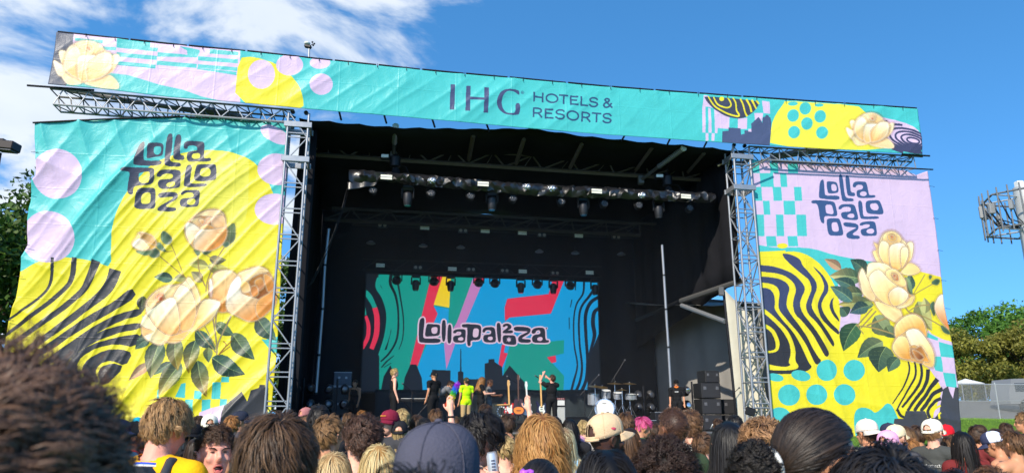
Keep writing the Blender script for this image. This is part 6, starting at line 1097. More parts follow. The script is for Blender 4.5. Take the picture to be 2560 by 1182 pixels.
toy = thing('rainbow_pompom', 'rainbow coloured pompom on a stick in the raised hand', 'pompom', Ma @ Vector((.275, .20, 2.06)), world=False); cols = [(232, 70, 20), (246, 140, 20), (244, 214, 30), (60, 180, 80), (30, 110, 220), (150, 40, 190)]
toy.rotation_euler = (0, .22, 0); toy.scale = (.58, .58, .62)
MB().tube([(0, 0, -.05), (.0, 0, .30)], .008, 6).build('stick', WHITE, toy)
for i, c in enumerate(cols):
    b = MB(); g = np.random.default_rng(i)
    for q in fib(60): L_ = .07 * g.uniform(.7, 1.1); z0 = -.01 + i * .055; x0 = -.05 + .012 * i; b.tube([(x0, 0, z0), (x0 + q[0] * L_ * .8, q[1] * L_ * .8, z0 + q[2] * L_)], [.008, .003], 4)
    b.build('tuft', mat('tuft_%d' % i, c, .7), toy)
# can in the drinking woman's hand
can = thing('drink_can', 'silver and red drink can held up by the woman with glossy black hair', 'can', G(1238, 1212, 3.7), world=False); can.rotation_euler = (.1, -.12, 0); can.scale = (.82, .82, .95)
MB().lathe([(.026, 0), (.033, .008), (.033, .145), (.027, .158), (.027, .162)], 24).build('can_body', mat('can_silver', (206, 208, 214), .3, .5, .1), can, 40); MB().lathe([(.0335, .03), (.0335, .05)], 24, None, False).build('red_band', mat('can_red', (190, 40, 60), .4), can)
b = MB()
for i in range(5): b.box((.004, -.0338, .065 + .015 * i), (.022, .0015, .006))
b.build('print_lines', mat('can_print', (60, 60, 80), .5), can)
hand = MB(); hand.tube([(-.05, -.06, -.25), (-.035, -.045, -.02)], [.034, .028], 10); hand.ell((-.025, -.04, .02), (.03, .022, .045), None, 12, 8)
for i in range(4): z = .005 + .021 * i; hand.tube([(-.035, -.035, z), (-.012, -.046, z + .002), (.016, -.042, z), (.032, -.026, z - .002)], [.010, .0095, .009, .007], 8)
hand.tube([(-.04, -.03, .05), (-.036, .0, .07), (-.02, .028, .075)], [.012, .011, .009], 8)
o = hand.build('hand', SKIN['fair'], None, 180); o.matrix_world = Matrix.LocRotScale(can.location, can.rotation_euler, Vector((.85, .85, .9))); bpy.context.view_layer.update(); mw = o.matrix_world.copy(); o.parent = J_; o.matrix_parent_inverse = J_.matrix_world.inverted()
# ------------------------------------------------------------------ stage lighting and rigging
FOIL = mat('black_wrap_foil', (24, 24, 27), .36, 0, .2, 3, bump=.5, bscale=9, spec=.7)
GREY = mat('lamp_grey', (96, 96, 100), .5, .2, .15, 10); LENS = mat('lamp_lens', (58, 60, 66), .2, .0, .2, 20, spec=.8); PALE = mat('blinder_face', (224, 220, 200), .35, 0, .06, 20); DIM = mat('dim_lamp_face', (120, 112, 100), .4, 0, .15, 20)
ROTS = Matrix.Rotation(R(90) - AZ, 4, 'Z')
def inst(proto, label, cat, p, group, rz=0.0, rx=0.0, k=1.0, first={}):
    if proto.name not in first: first[proto.name] = 1; o = proto
    else: o = copy_tree(proto)
    o.location = p; o.rotation_euler = (rx, 0, R(90) - AZ + rz); o.scale = (k, k, k); tag(o, label, cat, group); return o
def proto(name): o = thing(name, '', '', (0, 0, 0), world=False); return o
wt = thing('wrapped_truss', 'lighting truss wrapped in shiny black plastic hanging across the stage', 'truss', FW(1320, 480, 1.6)); TT = polyl([(872, 424), (1000, 433), (1150, 446), (1320, 460), (1500, 468), (1640, 476), (1784, 483)], 90); BB = polyl([(874, 462), (960, 458), (1030, 466), (1150, 478), (1320, 492), (1500, 500), (1640, 505), (1784, 512)], 90)
g = np.random.default_rng(5); cuts = [0, 16, 26, 41, 54, 68, 82, 89]
for a, b in zip(cuts[:-1], cuts[1:]):
    mb = MB(); n = int((b - a) / .7) + 1; rows = 8; vs = []
    for j in range(rows):
        for i in range(n):
            q = a + (b - a) * i / (n - 1); i0 = min(int(q), 88); f = q - i0; p0 = TT[i0] * (1 - f) + TT[i0 + 1] * f; p1 = BB[i0] * (1 - f) + BB[i0 + 1] * f; ang = -math.pi * .30 + j / (rows - 1) * math.pi * 1.15; v = .5 - .5 * math.cos(max(0, min(math.pi, ang)))
            px_, py_ = p0 * (1 - v) + p1 * v; cr = g.uniform(-.055, .055) + .03 * math.sin(i * .9 + j * .8) if 0 < i < n - 1 else -.02; s_, _, z_ = F(px_, py_, 1.25); vs.append(S(s_ + g.uniform(-.02, .02), 1.25 - .22 * math.sin(ang) - cr, z_ + g.uniform(-.02, .02)))
    fs = []
    for j in range(rows - 1):
        for i in range(n - 1):
            q = (j * n + i, (j + 1) * n + i, (j + 1) * n + i + 1, j * n + i + 1); fs += [(q[0], q[1], q[2]), (q[0], q[2], q[3])] if g.random() < .5 else [(q[0], q[1], q[3]), (q[1], q[2], q[3])]
    mb.add(vs, fs); mb.build('foil_wrap', FOIL, wt, 48)
for j in (0, .35): bar(wt, 'inner_chord', FW(874, 445, 1.27 + j), FW(1782, 498, 1.27 + j), .03, ALUD)
sheet('loose_flap', FOIL, wt, [F(868, 476, 1.1), F(940, 462, 1.1), F(945, 452, 1.15), F(868, 455, 1.15)], 16, 8, .03, 3, 3)
# a blinder: shallow box, pale face with two tubes
bln = proto('blinder_light'); MB().box((0, .05, 0), (.36, .10, .17), None, .012).build('housing', BLACK2, bln); MB().box((0, -.006, 0), (.33, .012, .14), None, .004).build('face', PALE, bln); MB().box((0, -.014, 0), (.33, .006, .014)).build('divider', GREY, bln)
for x, y, w_ in [(966, 443, 'above the left end of'), (1208, 460, 'near the middle of'), (1492, 478, 'right of the middle of'), (1715, 491, 'at the right end of')]: inst(bln, 'pale rectangular blinder light %s the wrapped truss' % w_, 'stage light', FW(x, y, .86), 'blinder lights')
for row, t, ps in [('middle lighting row', 5.5, [(1062, 569), (1213, 577), (1306, 582), (1447, 589)]), ('lighting row just above the video screen', 7.3, [(951, 663), (1131, 672), (1307, 678), (1474, 681)])]:
    for i, (x, y) in enumerate(ps): inst(bln, '%s pale blinder light in the %s' % (('leftmost', 'second', 'third', 'rightmost')[i], row), 'stage light', FW(x, y, t), 'blinder lights', k=.95)
# LED par can: drum with seven lenses
par = proto('par_light'); MB().lathe([(.06, .20), (.125, .16), (.135, .02), (.128, 0)], 20, Matrix.Rotation(R(-90), 4, 'X')).build('housing', BLACK2, par, 40)
for i in range(7): a = i * math.pi / 3; r = 0 if i == 6 else .075; MB().ell((r * math.cos(a), -.004, r * math.sin(a)), (.034, .014, .034), None, 12, 6).build('lens', LENS, par, 180)
MB().tube([(-.15, .08, 0), (-.15, .08, .16), (0, .08, .24), (.15, .08, .16), (.15, .08, 0)], .012, 6).build('yoke', STEEL, par)
for i, (x, y) in enumerate([(932, 474), (1078, 482), (1177, 489), (1283, 495), (1404, 503), (1511, 508), (1598, 512), (1725, 519)]): inst(par, '%s round par light counted from the left under the wrapped truss' % ('first second third fourth fifth sixth seventh eighth'.split()[i]), 'stage light', FW(x, y, 1.2), 'par lights under the wrapped truss', k=.92, rx=-.25)
# moving head: base, yoke arms, tapering head
mov = proto('moving_head_light'); MB().box((0, 0, .0), (.34, .26, .12), None, .03).build('base', BLACK2, mov); 
for s_ in (-1, 1): MB().box((.17 * s_, 0, -.20), (.05, .12, .30), None, .02).build('yoke_arm', BLACK2, mov)
hd_ = MB().lathe([(.08, .10), (.14, .04), (.145, -.08), (.12, -.26), (.105, -.30)], 20, Matrix.Translation((0, 0, -.26))).build('head', mat('lamp_black', (30, 29, 32), .45, 0, .2, 12), mov, 40); MB().lathe([(.10, 0), (.10, -.01)], 20, Matrix.Translation((0, 0, -.565))).build('front_lens', LENS, hd_)
for i, (x, y) in enumerate([(1020, 468), (1230, 480), (1458, 494), (1645, 502)]): inst(mov, '%s moving head light hanging from the wrapped truss' % ('leftmost second third rightmost'.split()[i]), 'stage light', FW(x, y, 1.4), 'moving heads under the wrapped truss')
for i, (x, y) in enumerate([(1040, 690), (1127, 692), (1302, 697), (1383, 699), (1487, 702)]): inst(mov, '%s moving head silhouetted before the video screen' % ('leftmost second third fourth rightmost'.split()[i]), 'stage light', FW(x, y, 7.4), 'moving heads before the screen', k=.95)
wash = proto('wash_light'); MB().box((0, 0, .03), (.30, .24, .10), None, .03).build('base', BLACK2, wash)
for s_ in (-1, 1): MB().box((.19 * s_, 0, -.10), (.04, .10, .24), None, .015).build('yoke_arm', BLACK2, wash)
h2 = MB().lathe([(.07, .14), (.15, .10), (.17, 0), (.165, -.06)], 22, Matrix.Translation((0, -.02, -.20)) @ Matrix.Rotation(R(55), 4, 'X')).build('head', MATS['lamp_black'], wash, 40); MB().lathe([(.15, -.062), (.15, -.07)], 22, Matrix.Translation((0, -.02, -.20)) @ Matrix.Rotation(R(55), 4, 'X')).build('front_lens', GREY, h2)
for i, (x, y) in enumerate([(992, 688), (1085, 691), (1197, 694), (1237, 696), (1343, 699), (1425, 702)]): inst(wash, '%s round wash light hanging before the video screen' % ('first second third fourth fifth sixth'.split()[i]), 'stage light', FW(x, y, 7.4), 'wash lights before the screen')
disc = proto('ceiling_lamp'); MB().lathe([(.05, .10), (.15, .04), (.16, 0), (.13, -.015)], 20).build('housing', GREY, disc, 40); MB().tube([(0, 0, .08), (0, 0, .30)], .012, 6).build('clamp', STEEL, disc)
for i, (x, y) in enumerate([(927, 609), (1058, 616), (1152, 620), (1348, 630), (1438, 634), (1553, 637)]): inst(disc, '%s grey dish lamp in the dark row above the video screen' % ('first second third fourth fifth sixth'.split()[i]), 'stage light', FW(x, y, 6.2), 'dish lamps')
duo = proto('twin_lamp'); MB().box((0, .05, 0), (.34, .08, .15), None, .01).build('bracket', BLACK2, duo)
for s_ in (-1, 1): MB().lathe([(.06, 0), (.055, -.012)], 16, Matrix.Translation((.085 * s_, 0, 0)) @ Matrix.Rotation(R(90), 4, 'X')).build('bulb_face', DIM, duo)
for i, (x, y) in enumerate([(956, 563), (1158, 576), (1355, 587), (1541, 592), (1045, 668), (1178, 673), (1262, 676), (1388, 682)]): inst(duo, '%s twin round lamp in the %s' % (('leftmost second third rightmost'.split()[i % 4]), 'middle lighting row' if i < 4 else 'row just above the video screen'), 'stage light', FW(x, y, 5.5 if i < 4 else 7.3), 'twin lamps')
fl = proto('foil_flood'); b = MB(); g = np.random.default_rng(8); vs = MB().ell((0, 0, 0), (.19, .12, .14), None, 18, 12); b.add([tuple(np.array(v) * (1 + g.normal(0, .10))) for v in vs.v], vs.f); b.build('foil', mat('silver_foil', (190, 190, 194), .2, .8, .2, 14, bump=.8, bscale=16), fl, 20)
for s_ in (-1, 1): MB().ell((.07 * s_, -.11, -.01), (.045, .03, .045), None, 12, 8).build('lamp', mat('lamp_white', (240, 240, 236), .3), fl, 180)
for i, (x, y) in enumerate([(1080, 451), (1317, 467), (1380, 471), (1605, 488)]): inst(fl, '%s crumpled silver flood lamp on the wrapped truss' % ('leftmost second third rightmost'.split()[i]), 'stage light', FW(x, y, .86), 'silver flood lamps', k=.62)
def bar_truss(label, t, x0, y0, x1, y1, n=16):
    T = thing('lighting_truss', label, 'truss', FW((x0 + x1) / 2, (y0 + y1) / 2, t), group='rear lighting trusses'); a, c = FW(x0, y0, t), FW(x1, y1, t); up = Vector((0, 0, .4))
    for o_ in (Vector(), up): bar(T, 'chord', a + o_, c + o_, .025, STEEL)
    brace_pair(T, a, c, a + up, c + up, n, .012, STEEL, False)
bar_truss('dark lighting truss across the middle of the stage ceiling', 5.6, 880, 562, 1600, 596); bar_truss('dark lighting truss above the video screen', 7.5, 905, 674, 1505, 692)
def hoist(label, x, y, yt):
    T = thing('chain_hoist', label, 'hoist', FW(x, y, 1.7), group='chain hoists'); a = FW(x, y, 1.7)
    MB().lathe([(.09, -.2), (.16, -.16), (.17, .12), (.10, .2)], 18, Matrix.Translation(a)).build('motor', STEEL, T, 40); MB().box(a + Vector((-.28, -.1, .1)), (.3, .2, .16), None, .03).build('control_box', BLACK2, T); MB().box(a + Vector((-.28, -.22, .1)), (.22, .02, .10), None, .01).build('maker_plate', WHITE, T)
    bar(T, 'chain', a, FW(x, yt, 1.7), .015, STEEL); MB().ell(a + Vector((.03, 0, -.42)), (.15, .13, .24), None, 14, 8).build('chain_bag', BLACK, T, 180); MB().tube([a + Vector(p) for p in ((.1, 0, -.1), (.35, -.1, -.2), (.45, -.1, -.45), (.3, -.2, -.62))], .012, 6).build('cable', STEEL, T)
hoist('chain hoist above the left part of the wrapped truss', 988, 404, 340); hoist('chain hoist above the right part of the wrapped truss', 1668, 452, 400)
cb = thing('hanging_cable', 'bundle of grey cables slanting from the truss end to the stage side', 'cable', FW(745, 745, 1.0))
for k_ in (0, 4): MB().tube([FW(x + k_, y, 1.2 + .01 * k_) for x, y in [(868, 470), (855, 520), (835, 580), (810, 640), (778, 705), (742, 742), (758, 735)]], .010, 6).build('cable', BLACK2, cb, 180)
for i, pts in enumerate([[(822, 572), (812, 665), (806, 775), (797, 890), (790, 985)], [(1655, 612), (1660, 690), (1665, 775), (1671, 870), (1677, 975)]]):
    T = thing('tube_mast', ('slim silver mast at stage left' if i == 0 else 'slim silver mast at stage right before the grey tent'), 'mast', FW(pts[-1][0], pts[-1][1], 2.2), group='slim masts')
    for a, c in zip(pts[:-1], pts[1:]): p, q = FW(a[0], a[1], 2.2), FW(c[0], c[1], 2.2); bar(T, 'tube_section', p, p.lerp(q, .97), .042, ALU, 12); bar(T, 'joint', p.lerp(q, .95), q, .05, STEEL, 12)
# ------------------------------------------------------------------ instruments and gear on the deck
def dp(px, t, z=0.0): return S(F(px, 1058, t)[0], t, DECK + z)
def riser(label, px, t, sz):
    T = thing('stage_riser', label, 'riser', dp(px, t), R(90) - AZ, 'low risers', world=False); MB().box((0, 0, sz[2] - .04), (sz[0], sz[1], .08), None, .01).build('platform', DM, T); MB().box((0, 0, (sz[2] - .085) / 2 + .001), (sz[0] - .06, sz[1] - .06, sz[2] - .087)).build('skirt', BLACK, T)
riser('low black riser under the drum kit', 1530, 4.0, (2.6, 2.4, .34)); riser('low black riser under the guitars', 1316, 2.5, (1.7, .9, .28))
def outline(P, n=6): return [tuple(p) for p in catmull(P, True, n)]
CHR = mat('chrome', (200, 202, 206), .18, .9, .06, 10); WOOD = mat('maple', (206, 160, 96), .4, 0, .15, 8); DWOOD = mat('rosewood', (70, 44, 30), .5)
def guitar(label, px, t, kind, col, neck, k=1.0, rz=0):
    T = thing('guitar', label, 'guitar', dp(px, t, .285), R(90) - AZ + rz, 'guitars on stands', k, world=False); m = mat('guitar_%d_%d_%d' % col, col, .2, 0, .12, 6, spec=.6); M = Matrix.Translation((0, .02, .16)) @ Matrix.Rotation(R(82), 4, 'X'); rad = math.pi
    if kind == 'acoustic': P = outline([(0, 0), (.12, .02), (.19, .12), (.165, .23), (.125, .29), (.14, .40), (.09, .47), (0, .48), (-.09, .47), (-.14, .40), (-.125, .29), (-.165, .23), (-.19, .12), (-.12, .02)]); th = .10; top = .47
    elif kind == 'bass': P = outline([(0, 0), (.11, .01), (.15, .10), (.12, .20), (.15, .34), (.10, .36), (.05, .30), (-.05, .30), (-.12, .42), (-.16, .40), (-.12, .22), (-.16, .12), (-.11, .01)]); th = .045; top = .30
    else: P = outline([(0, 0), (.11, .01), (.155, .10), (.115, .20), (.14, .32), (.10, .34), (.05, .28), (-.05, .28), (-.11, .37), (-.15, .34), (-.115, .20), (-.155, .10), (-.11, .01)]); th = .045; top = .28
    body = MB().prism(P, -th, 0, M).build('body', m, T, 30); L_ = .62 if kind != 'bass' else .80; MB().box(M @ Vector((0, top + L_ / 2 - .06, .012)), (.048, L_, .026), M.to_3x3(), .004).build('neck', neck, T); hd2 = top + L_ - .06
    h = MB().prism([(-.03, hd2), (.03, hd2), (.045, hd2 + .05), (.03, hd2 + .17), (-.02, hd2 + .18), (-.04, hd2 + .06)], -.004, .014, M).build('headstock', neck if neck is not DWOOD else DWOOD, T)
    for i in range(3): MB().ell(M @ Vector((.05, hd2 + .04 + .045 * i, .005)), .012, None, 8, 6).build('tuning_peg', CHR, h)
    if kind == 'acoustic':
        MB().prism([(.05 * math.cos(a), .31 + .05 * math.sin(a)) for a in np.linspace(0, 6.28, 20)[:-1]], 0, .003, M).build('sound_hole', BLACK2, T); MB().prism(outline([(0, .03), (.10, .05), (.15, .13), (.12, .21), (0, .24), (-.12, .21), (-.15, .13), (-.10, .05)]), 0, .002, M).build('sunburst', mat('amber', (214, 122, 40), .25, 0, .2, 6), T); MB().box(M @ Vector((0, .13, .008)), (.13, .022, .012), M.to_3x3()).build('bridge', DWOOD, T)
    else:
        MB().prism(outline([(.02, .03), (.10, .10), (.08, .20), (.09, .30), (.02, .26), (-.05, .27), (-.08, .17), (-.03, .08)]), 0, .003, M).build('pickguard', mat('pickguard', (216, 222, 206), .4) if col != (236, 232, 222) else WHITE, T)
        for y in (.10, .17, .23): MB().box(M @ Vector((0, y, .008)), (.075, .018, .010), M.to_3x3()).build('pickup', BLACK2 if kind == 'bass' else WHITE, T)
    st = MB(); st.tube([(0, .16, .62), (0, .10, .05)], .012, 6)
    for s_ in (-1, 1): st.tube([(0, .12, .3), (.17 * s_, -.02, .012)], .01, 6); st.tube([(.07 * s_, .10, .15), (.07 * s_, -.06, .15)], .01, 6)
    st.tube([(0, .12, .3), (0, .30, .012)], .01, 6); o = st.build('guitar_stand', STEEL, None); o.matrix_world = Matrix.LocRotScale(T.location, T.rotation_euler, T.scale); tag(o, 'black stand under the ' + label.split(' on ')[0], 'stand', 'guitar stands')
guitar('red electric guitar with a white pickguard on a stand', 1274, 2.4, 'electric', (196, 36, 30), WOOD, 1.02, .08); guitar('sunburst acoustic guitar on a stand', 1297, 2.3, 'acoustic', (60, 30, 20), DWOOD, 1.0, -.1)
guitar('white electric guitar on a stand', 1320, 2.6, 'electric', (236, 232, 222), WHITE, 1.0, .15); guitar('dark bass guitar with a maple neck on a stand', 1355, 2.5, 'bass', (40, 38, 60), WOOD, 1.0, 0)
def mic(label, px, t, h, bx, bz, rz=0.0):
    T = thing('microphone_stand', label, 'stand', dp(px, t), R(90) - AZ + rz, 'microphone stands', world=False); MB().tube([(0, 0, .02), (0, 0, h)], .014, 8).build('pole', STEEL, T)
    for i in range(3): a = i * 2.09; MB().tube([(0, 0, .10), (.3 * math.cos(a), .3 * math.sin(a), .015)], .010, 6).build('leg', STEEL, T)
    MB().tube([(-bx * .35, 0, h - bz * .35), (bx, 0, h + bz)], .010, 6).build('boom', STEEL, T); m_ = MB().tube([(bx, 0, h + bz), (bx * 1.12, 0, h + bz * 1.12)], .018, 8).build('microphone', BLACK2, T); MB().ell((bx * 1.15, 0, h + bz * 1.15), .028, None, 12, 8).build('grille', GREY, m_, 180)
mic('boom microphone stand before the green part of the screen', 1324, 3.4, 1.15, -.62, .42); mic('boom microphone stand behind the amplifier', 1400, 4.2, 1.2, -.7, .45); mic('microphone stand with raised boom beside the drum kit', 1463, 3.0, 1.2, .42, .42); mic('microphone stand on the tarp side', 1842, 1.0, 1.1, .18, .12, .3); mic('microphone stand by the keyboard', 1028, 2.4, 1.1, -.25, .2)
mic('tall overhead microphone stand behind the drum kit', 1540, 4.8, 1.75, .35, .5)
def drum(name, label, c, r, h, axis, parent_group='drum kit', shell=None):
    T = thing(name, label, 'drum', c, world=True, group=parent_group); Q = Vector(axis).normalized().to_track_quat('Z', 'Y').to_matrix().to_4x4(); M = Matrix.Translation(c) @ Q; sh = shell or mat('drum_silver', (176, 180, 186), .22, .5, .15, 7)
    MB().lathe([(r, 0), (r, h)], 32, M).build('shell', sh, T, 40)
    for z in (.0, h): MB().lathe([(r * .97, z - .012), (r * 1.05, z - .012), (r * 1.05, z + .012), (r * .97, z + .012), (r * .97, z - .012)], 32, M, False).build('hoop', CHR, T, 40)
    MB().lathe([(r * .96, h + .001), (r * .95, h + .006)], 32, M).build('drum_head', WHITE, T)
    for i in range(8): a = i * math.pi / 4; MB().tube([M @ Vector((r * 1.03 * math.cos(a), r * 1.03 * math.sin(a), 0)), M @ Vector((r * 1.03 * math.cos(a), r * 1.03 * math.sin(a), h))], .008, 6).build('tension_rod', CHR, T)
    return T, M
D0 = lambda px, t, z: dp(px, t, z + .345); fw = -DT
T, M = drum('bass_drum', 'silver bass drum with a white front head and a small dark port', D0(1516, 3.9, .31), .30, .42, fw - DS * .45); MB().lathe([(.055, .428), (.055, .432)], 20, M @ Matrix.Translation((.13, .10, 0)) if False else M @ Matrix.Translation((.10, -.14, 0))).build('port_hole', BLACK2, T); MB().box(M @ Vector((0, .17, .43)), (.13, .02, .006), M.to_3x3()).build('maker_mark', BLACK2, T)
for s_ in (-1, 1): bar(T, 'spur', M @ Vector((.28 * s_, 0, .1)), S(F(1516, 1058, 3.9)[0] + .36 * s_, 3.5, DECK + .355), .012, CHR)
drum('rack_tom', 'silver rack tom above the bass drum', D0(1517, 3.8, .68), .15, .22, (0, -.3, 1)); drum('rack_tom', 'shallow silver tom right of the rack tom', D0(1547, 3.9, .66), .15, .18, (0, -.3, 1)); drum('snare_drum', 'silver snare drum with bright hardware at the kit edge', D0(1580, 3.5, .62), .18, .15, (0, -.12, 1)); drum('floor_tom', 'silver floor tom behind the hi-hat stand', D0(1486, 4.0, .45), .19, .34, (0, -.05, 1))
BRASS = mat('cymbal_brass', (150, 122, 70), .32, .8, .12, 18)
def cymbal(label, px, t, h, r, tilt=.15):
    T = thing('cymbal_stand', label, 'cymbal', dp(px, t, .345), R(90) - AZ, 'cymbals of the drum kit', world=False); MB().tube([(0, 0, .3), (0, 0, h + .04)], .011, 8).build('pole', CHR, T)
    for i in range(3): a = i * 2.09 + .4; MB().tube([(0, 0, .45), (.28 * math.cos(a), .28 * math.sin(a), .01)], .010, 6).build('leg', CHR, T)
    MB().lathe([(.005, .035), (.05, .025), (r * .6, .008), (r, -.005), (r, -.008), (.02, .010)], 28, Matrix.Translation((0, 0, h)) @ Matrix.Rotation(tilt, 4, 'X'), False).build('cymbal', BRASS, T, 60); MB().ell((0, 0, h + .05), .018, None, 8, 6).build('wing_nut', CHR, T, 180)
cymbal('leftmost crash cymbal of the drum kit', 1490, 3.6, 1.02, .22, .2); cymbal('second cymbal from the left above the bass drum', 1508, 4.1, 1.02, .19, .25); cymbal('large bronze cymbal in the middle of the drum kit', 1540, 3.9, 1.13, .25, .12); cymbal('right bronze cymbal above the snare drum', 1577, 3.7, 1.12, .23, .12); cymbal('low hi-hat between the toms and the snare drum', 1558, 3.4, .90, .18, .05)
def amp(label, px, t, k=1.0):
    T = thing('guitar_amplifier', label, 'amplifier', dp(px, t), R(90) - AZ, None, k, world=False); MB().box((0, 0, .36), (.42, .34, .70), None, .02).build('cabinet', mat('amp_grey', (150, 152, 148), .8, 0, .1, 20), T); MB().box((0, -.175, .36), (.37, .01, .63), None, .004).build('speaker_cloth', mat('amp_cloth', (176, 178, 172), .9, 0, .1, 60, bump=.3, bscale=120), T)
    MB().box((0, 0, .86), (.44, .30, .28), None, .02).build('amp_head', BLACK2, T); MB().box((0, -.155, .84), (.38, .01, .16), None, .004).build('grille', mat('amp_cloth_white', (206, 206, 200), .9), T); MB().box((0, -.156, .965), (.38, .008, .05)).build('control_panel', mat('amp_red', (120, 40, 40), .5), T)
    for i in range(6): MB().ell((-.14 + .056 * i, -.165, .965), (.012, .012, .012), None, 8, 6).build('knob', WHITE, T)
amp('grey guitar amplifier stack with a red panel beside the drum kit', 1395, 3.8)
def case(label, px, t, sz, col, cat='case', z=0.0, nm='road_case'):
    T = thing(nm, label, cat, dp(px, t, z), R(90) - AZ, 'cases and monitors', world=False); m = mat('case_%d_%d_%d' % col, col, .5, 0, .15, 8); MB().box((0, 0, sz[2] / 2), sz, None, .012).build('case_body', m, T)
    for a in (-1, 1):
        for z_ in (.012, sz[2] - .012): MB().box((0, a * (sz[1] / 2), z_), (sz[0] + .01, .018, .024), None, .003).build('edge_trim', ALU, T)
        MB().box((a * .2 * sz[0], -sz[1] / 2 - .008, sz[2] * .6), (.07, .016, .07), None, .006).build('latch', ALU, T)
case('blue road case with a metal edge at stage left', 957, 1.2, (.46, .4, .34), (30, 50, 100)); case('dark road case with a silver frame right of the drums', 1652, 2.4, (.5, .4, .55), (26, 26, 30)); case('low dark case below the drum kit front', 1612, 1.2, (.55, .4, .30), (24, 24, 28)); case('grey speaker case at stage left behind the lights', 851, 5.0, (.55, .4, .45), (70, 74, 84), 'case', 1.35); case('tall black case under the grey speaker case', 851, 5.0, (.6, .45, 1.34), (22, 22, 26))
def wedge(label, px, t):
    T = thing('monitor_wedge', label, 'speaker', dp(px, t), R(90) - AZ, 'monitor wedges', world=False); P = [(-.25, 0), (.25, 0), (.25, .12), (-.10, .38), (-.25, .32)]; M = Matrix.Rotation(R(90), 4, 'Z') @ Matrix.Rotation(R(90), 4, 'X'); MB().prism(P, -.3, .3, M).build('cabinet', BLACK2, T); MB().box((0, .08, .25), (.52, .40, .012), Matrix.Rotation(R(-36), 3, 'X')).build('grille', STEEL, T)
for i, px in enumerate((930, 1150, 1440, 1580, 1690)): wedge('black monitor wedge on the stage lip %s' % ('below the blue road case', 'below the bright yellow shirt', 'left of the drum kit', 'below the snare drum', 'below the man with the orange mask')[i], px, .7)
kb = thing('keyboard_stand', 'keyboard on a black crossed stand behind the sleeveless black top', 'keyboard', dp(1040, 2.6), R(90) - AZ, world=False); MB().box((0, 0, .86), (1.0, .30, .09), None, .012).build('keyboard', BLACK2, kb); MB().box((0, -.08, .91), (.92, .13, .01)).build('keys', WHITE, kb)
for s_ in (-1, 1):
    for a in (-1, 1): MB().tube([(.36 * s_ * a, .14 * a, .82), (-.30 * s_ * a, .14 * a, .01)], .014, 6).build('leg', STEEL, kb)
tamb = thing('percussion_rack', 'ring of jingles on a stand left of the red guitar', 'percussion', dp(1254, 2.4), R(90) - AZ, world=False); MB().tube([(0, 0, .0), (0, 0, .75)], .012, 6).build('pole', STEEL, tamb)
for i in range(12): a = i * .5236; MB().ell((.13 * math.cos(a), 0, .55 + .13 * math.sin(a)), (.026, .012, .026), None, 8, 6).build('jingle', WHITE, tamb, 180)
MB().tube([(-.22, 0, .73), (.22, 0, .75)], .02, 6).build('wood_block', WOOD, tamb)
def lightstack(label, px, t, n, refl):
    T = thing('light_stack', label, 'light tower', dp(px, t), R(90) - AZ, 'side light towers', world=False); MB().tube([(0, 0, 0), (0, 0, n * .42 + .2)], .03, 8).build('pole', STEEL, T); MB().box((0, 0, .03), (.6, .6, .06), None, .01).build('base_plate', STEEL, T); g = np.random.default_rng(px)
    for i in range(n):
        for s_ in (-1, 1):
            z = .35 + .42 * i; c = Vector((.22 * s_, -.05, z)); h = MB().lathe([(.07, .12), (.12, .05), (.13, -.10), (.11, -.16)], 16, Matrix.Translation(c) @ Matrix.Rotation(R(70 + g.uniform(-20, 20)), 4, 'X') @ Matrix.Rotation(g.uniform(-.5, .5), 4, 'Y')).build('lamp_head', MATS['lamp_black'], T, 40)
            MB().ell(c + Vector((0, -.17, -.03)), (.09, .02, .09), Matrix.Rotation(g.uniform(-.4, .4), 3, 'X'), 12, 8).build('lens', CHR if refl else LENS, h, 180); MB().box(c + Vector((0, .12, -.12)), (.2, .16, .10), None, .02).build('lamp_base', BLACK2, T)
lightstack('dark light tower nearest the left truss tower', 752, 2.6, 3, False); lightstack('dark light tower right of the slim silver mast at stage left', 838, 2.8, 3, False); lightstack('light tower with bright reflectors beside the speaker stack', 1735, 2.0, 3, True); lightstack('dark light tower behind the snare drum', 1612, 5.0, 3, False)
pas = proto('speaker_cabinet'); MB().box((0, 0, .23), (.62, .6, .455), None, .015).build('cabinet', mat('speaker_black', (30, 30, 32), .6, 0, .15, 14, bump=.2, bscale=60), pas); MB().box((0, -.302, .23), (.56, .008, .40), None, .003).build('grille', mat('speaker_grille', (40, 40, 44), .7), pas)
for s_ in (-1, 1): MB().box((.20 * s_, -.31, .30), (.09, .016, .10), None, .01).build('handle_cup', GREY, pas)
SP = [(1772, 1.8, 0, 'bottom cabinet of the inner speaker column'), (1772, 1.8, .47, 'second cabinet of the inner speaker column'), (1772, 1.8, .94, 'third cabinet of the inner speaker column'), (1822, 2.2, 0, 'bottom cabinet of the outer speaker column'), (1822, 2.2, .47, 'second cabinet of the outer speaker column'), (1778, 1.9, 1.41, 'small top cabinet of the speaker stack')]
for px, t, z, l in SP: inst(pas, 'black ' + l + ' by the tarp', 'speaker', dp(px, t, z), 'stacked speakers', rz=.12 if z > 1.2 else 0, k=1 if z < 1.2 else .8)
fl2 = thing('small_floodlight', 'small black floodlight clamped to the right truss tower foot', 'floodlight', FW(1876, 1028, -.4)); a = FW(1876, 1028, -.4); MB().box(a, (.26, .10, .22), Matrix.Rotation(.3, 3, 'Y'), .02).build('housing', BLACK2, fl2); bar(fl2, 'arm', a, FW(1893, 1030, -.3), .015, STEEL)
st_ = thing('strip_light', 'strip light fixed under the roof beside the right truss tower', 'strip light', FW(1818, 402, .9)); p, q = FW(1795, 412, .9), FW(1826, 394, 1.2); bar(st_, 'housing', p, q, .06, BLACK2); bar(st_, 'tube', p - Vector((0, .05, .05)), q - Vector((0, .05, .05)), .03, mat('strip_face', (230, 200, 150), .4))
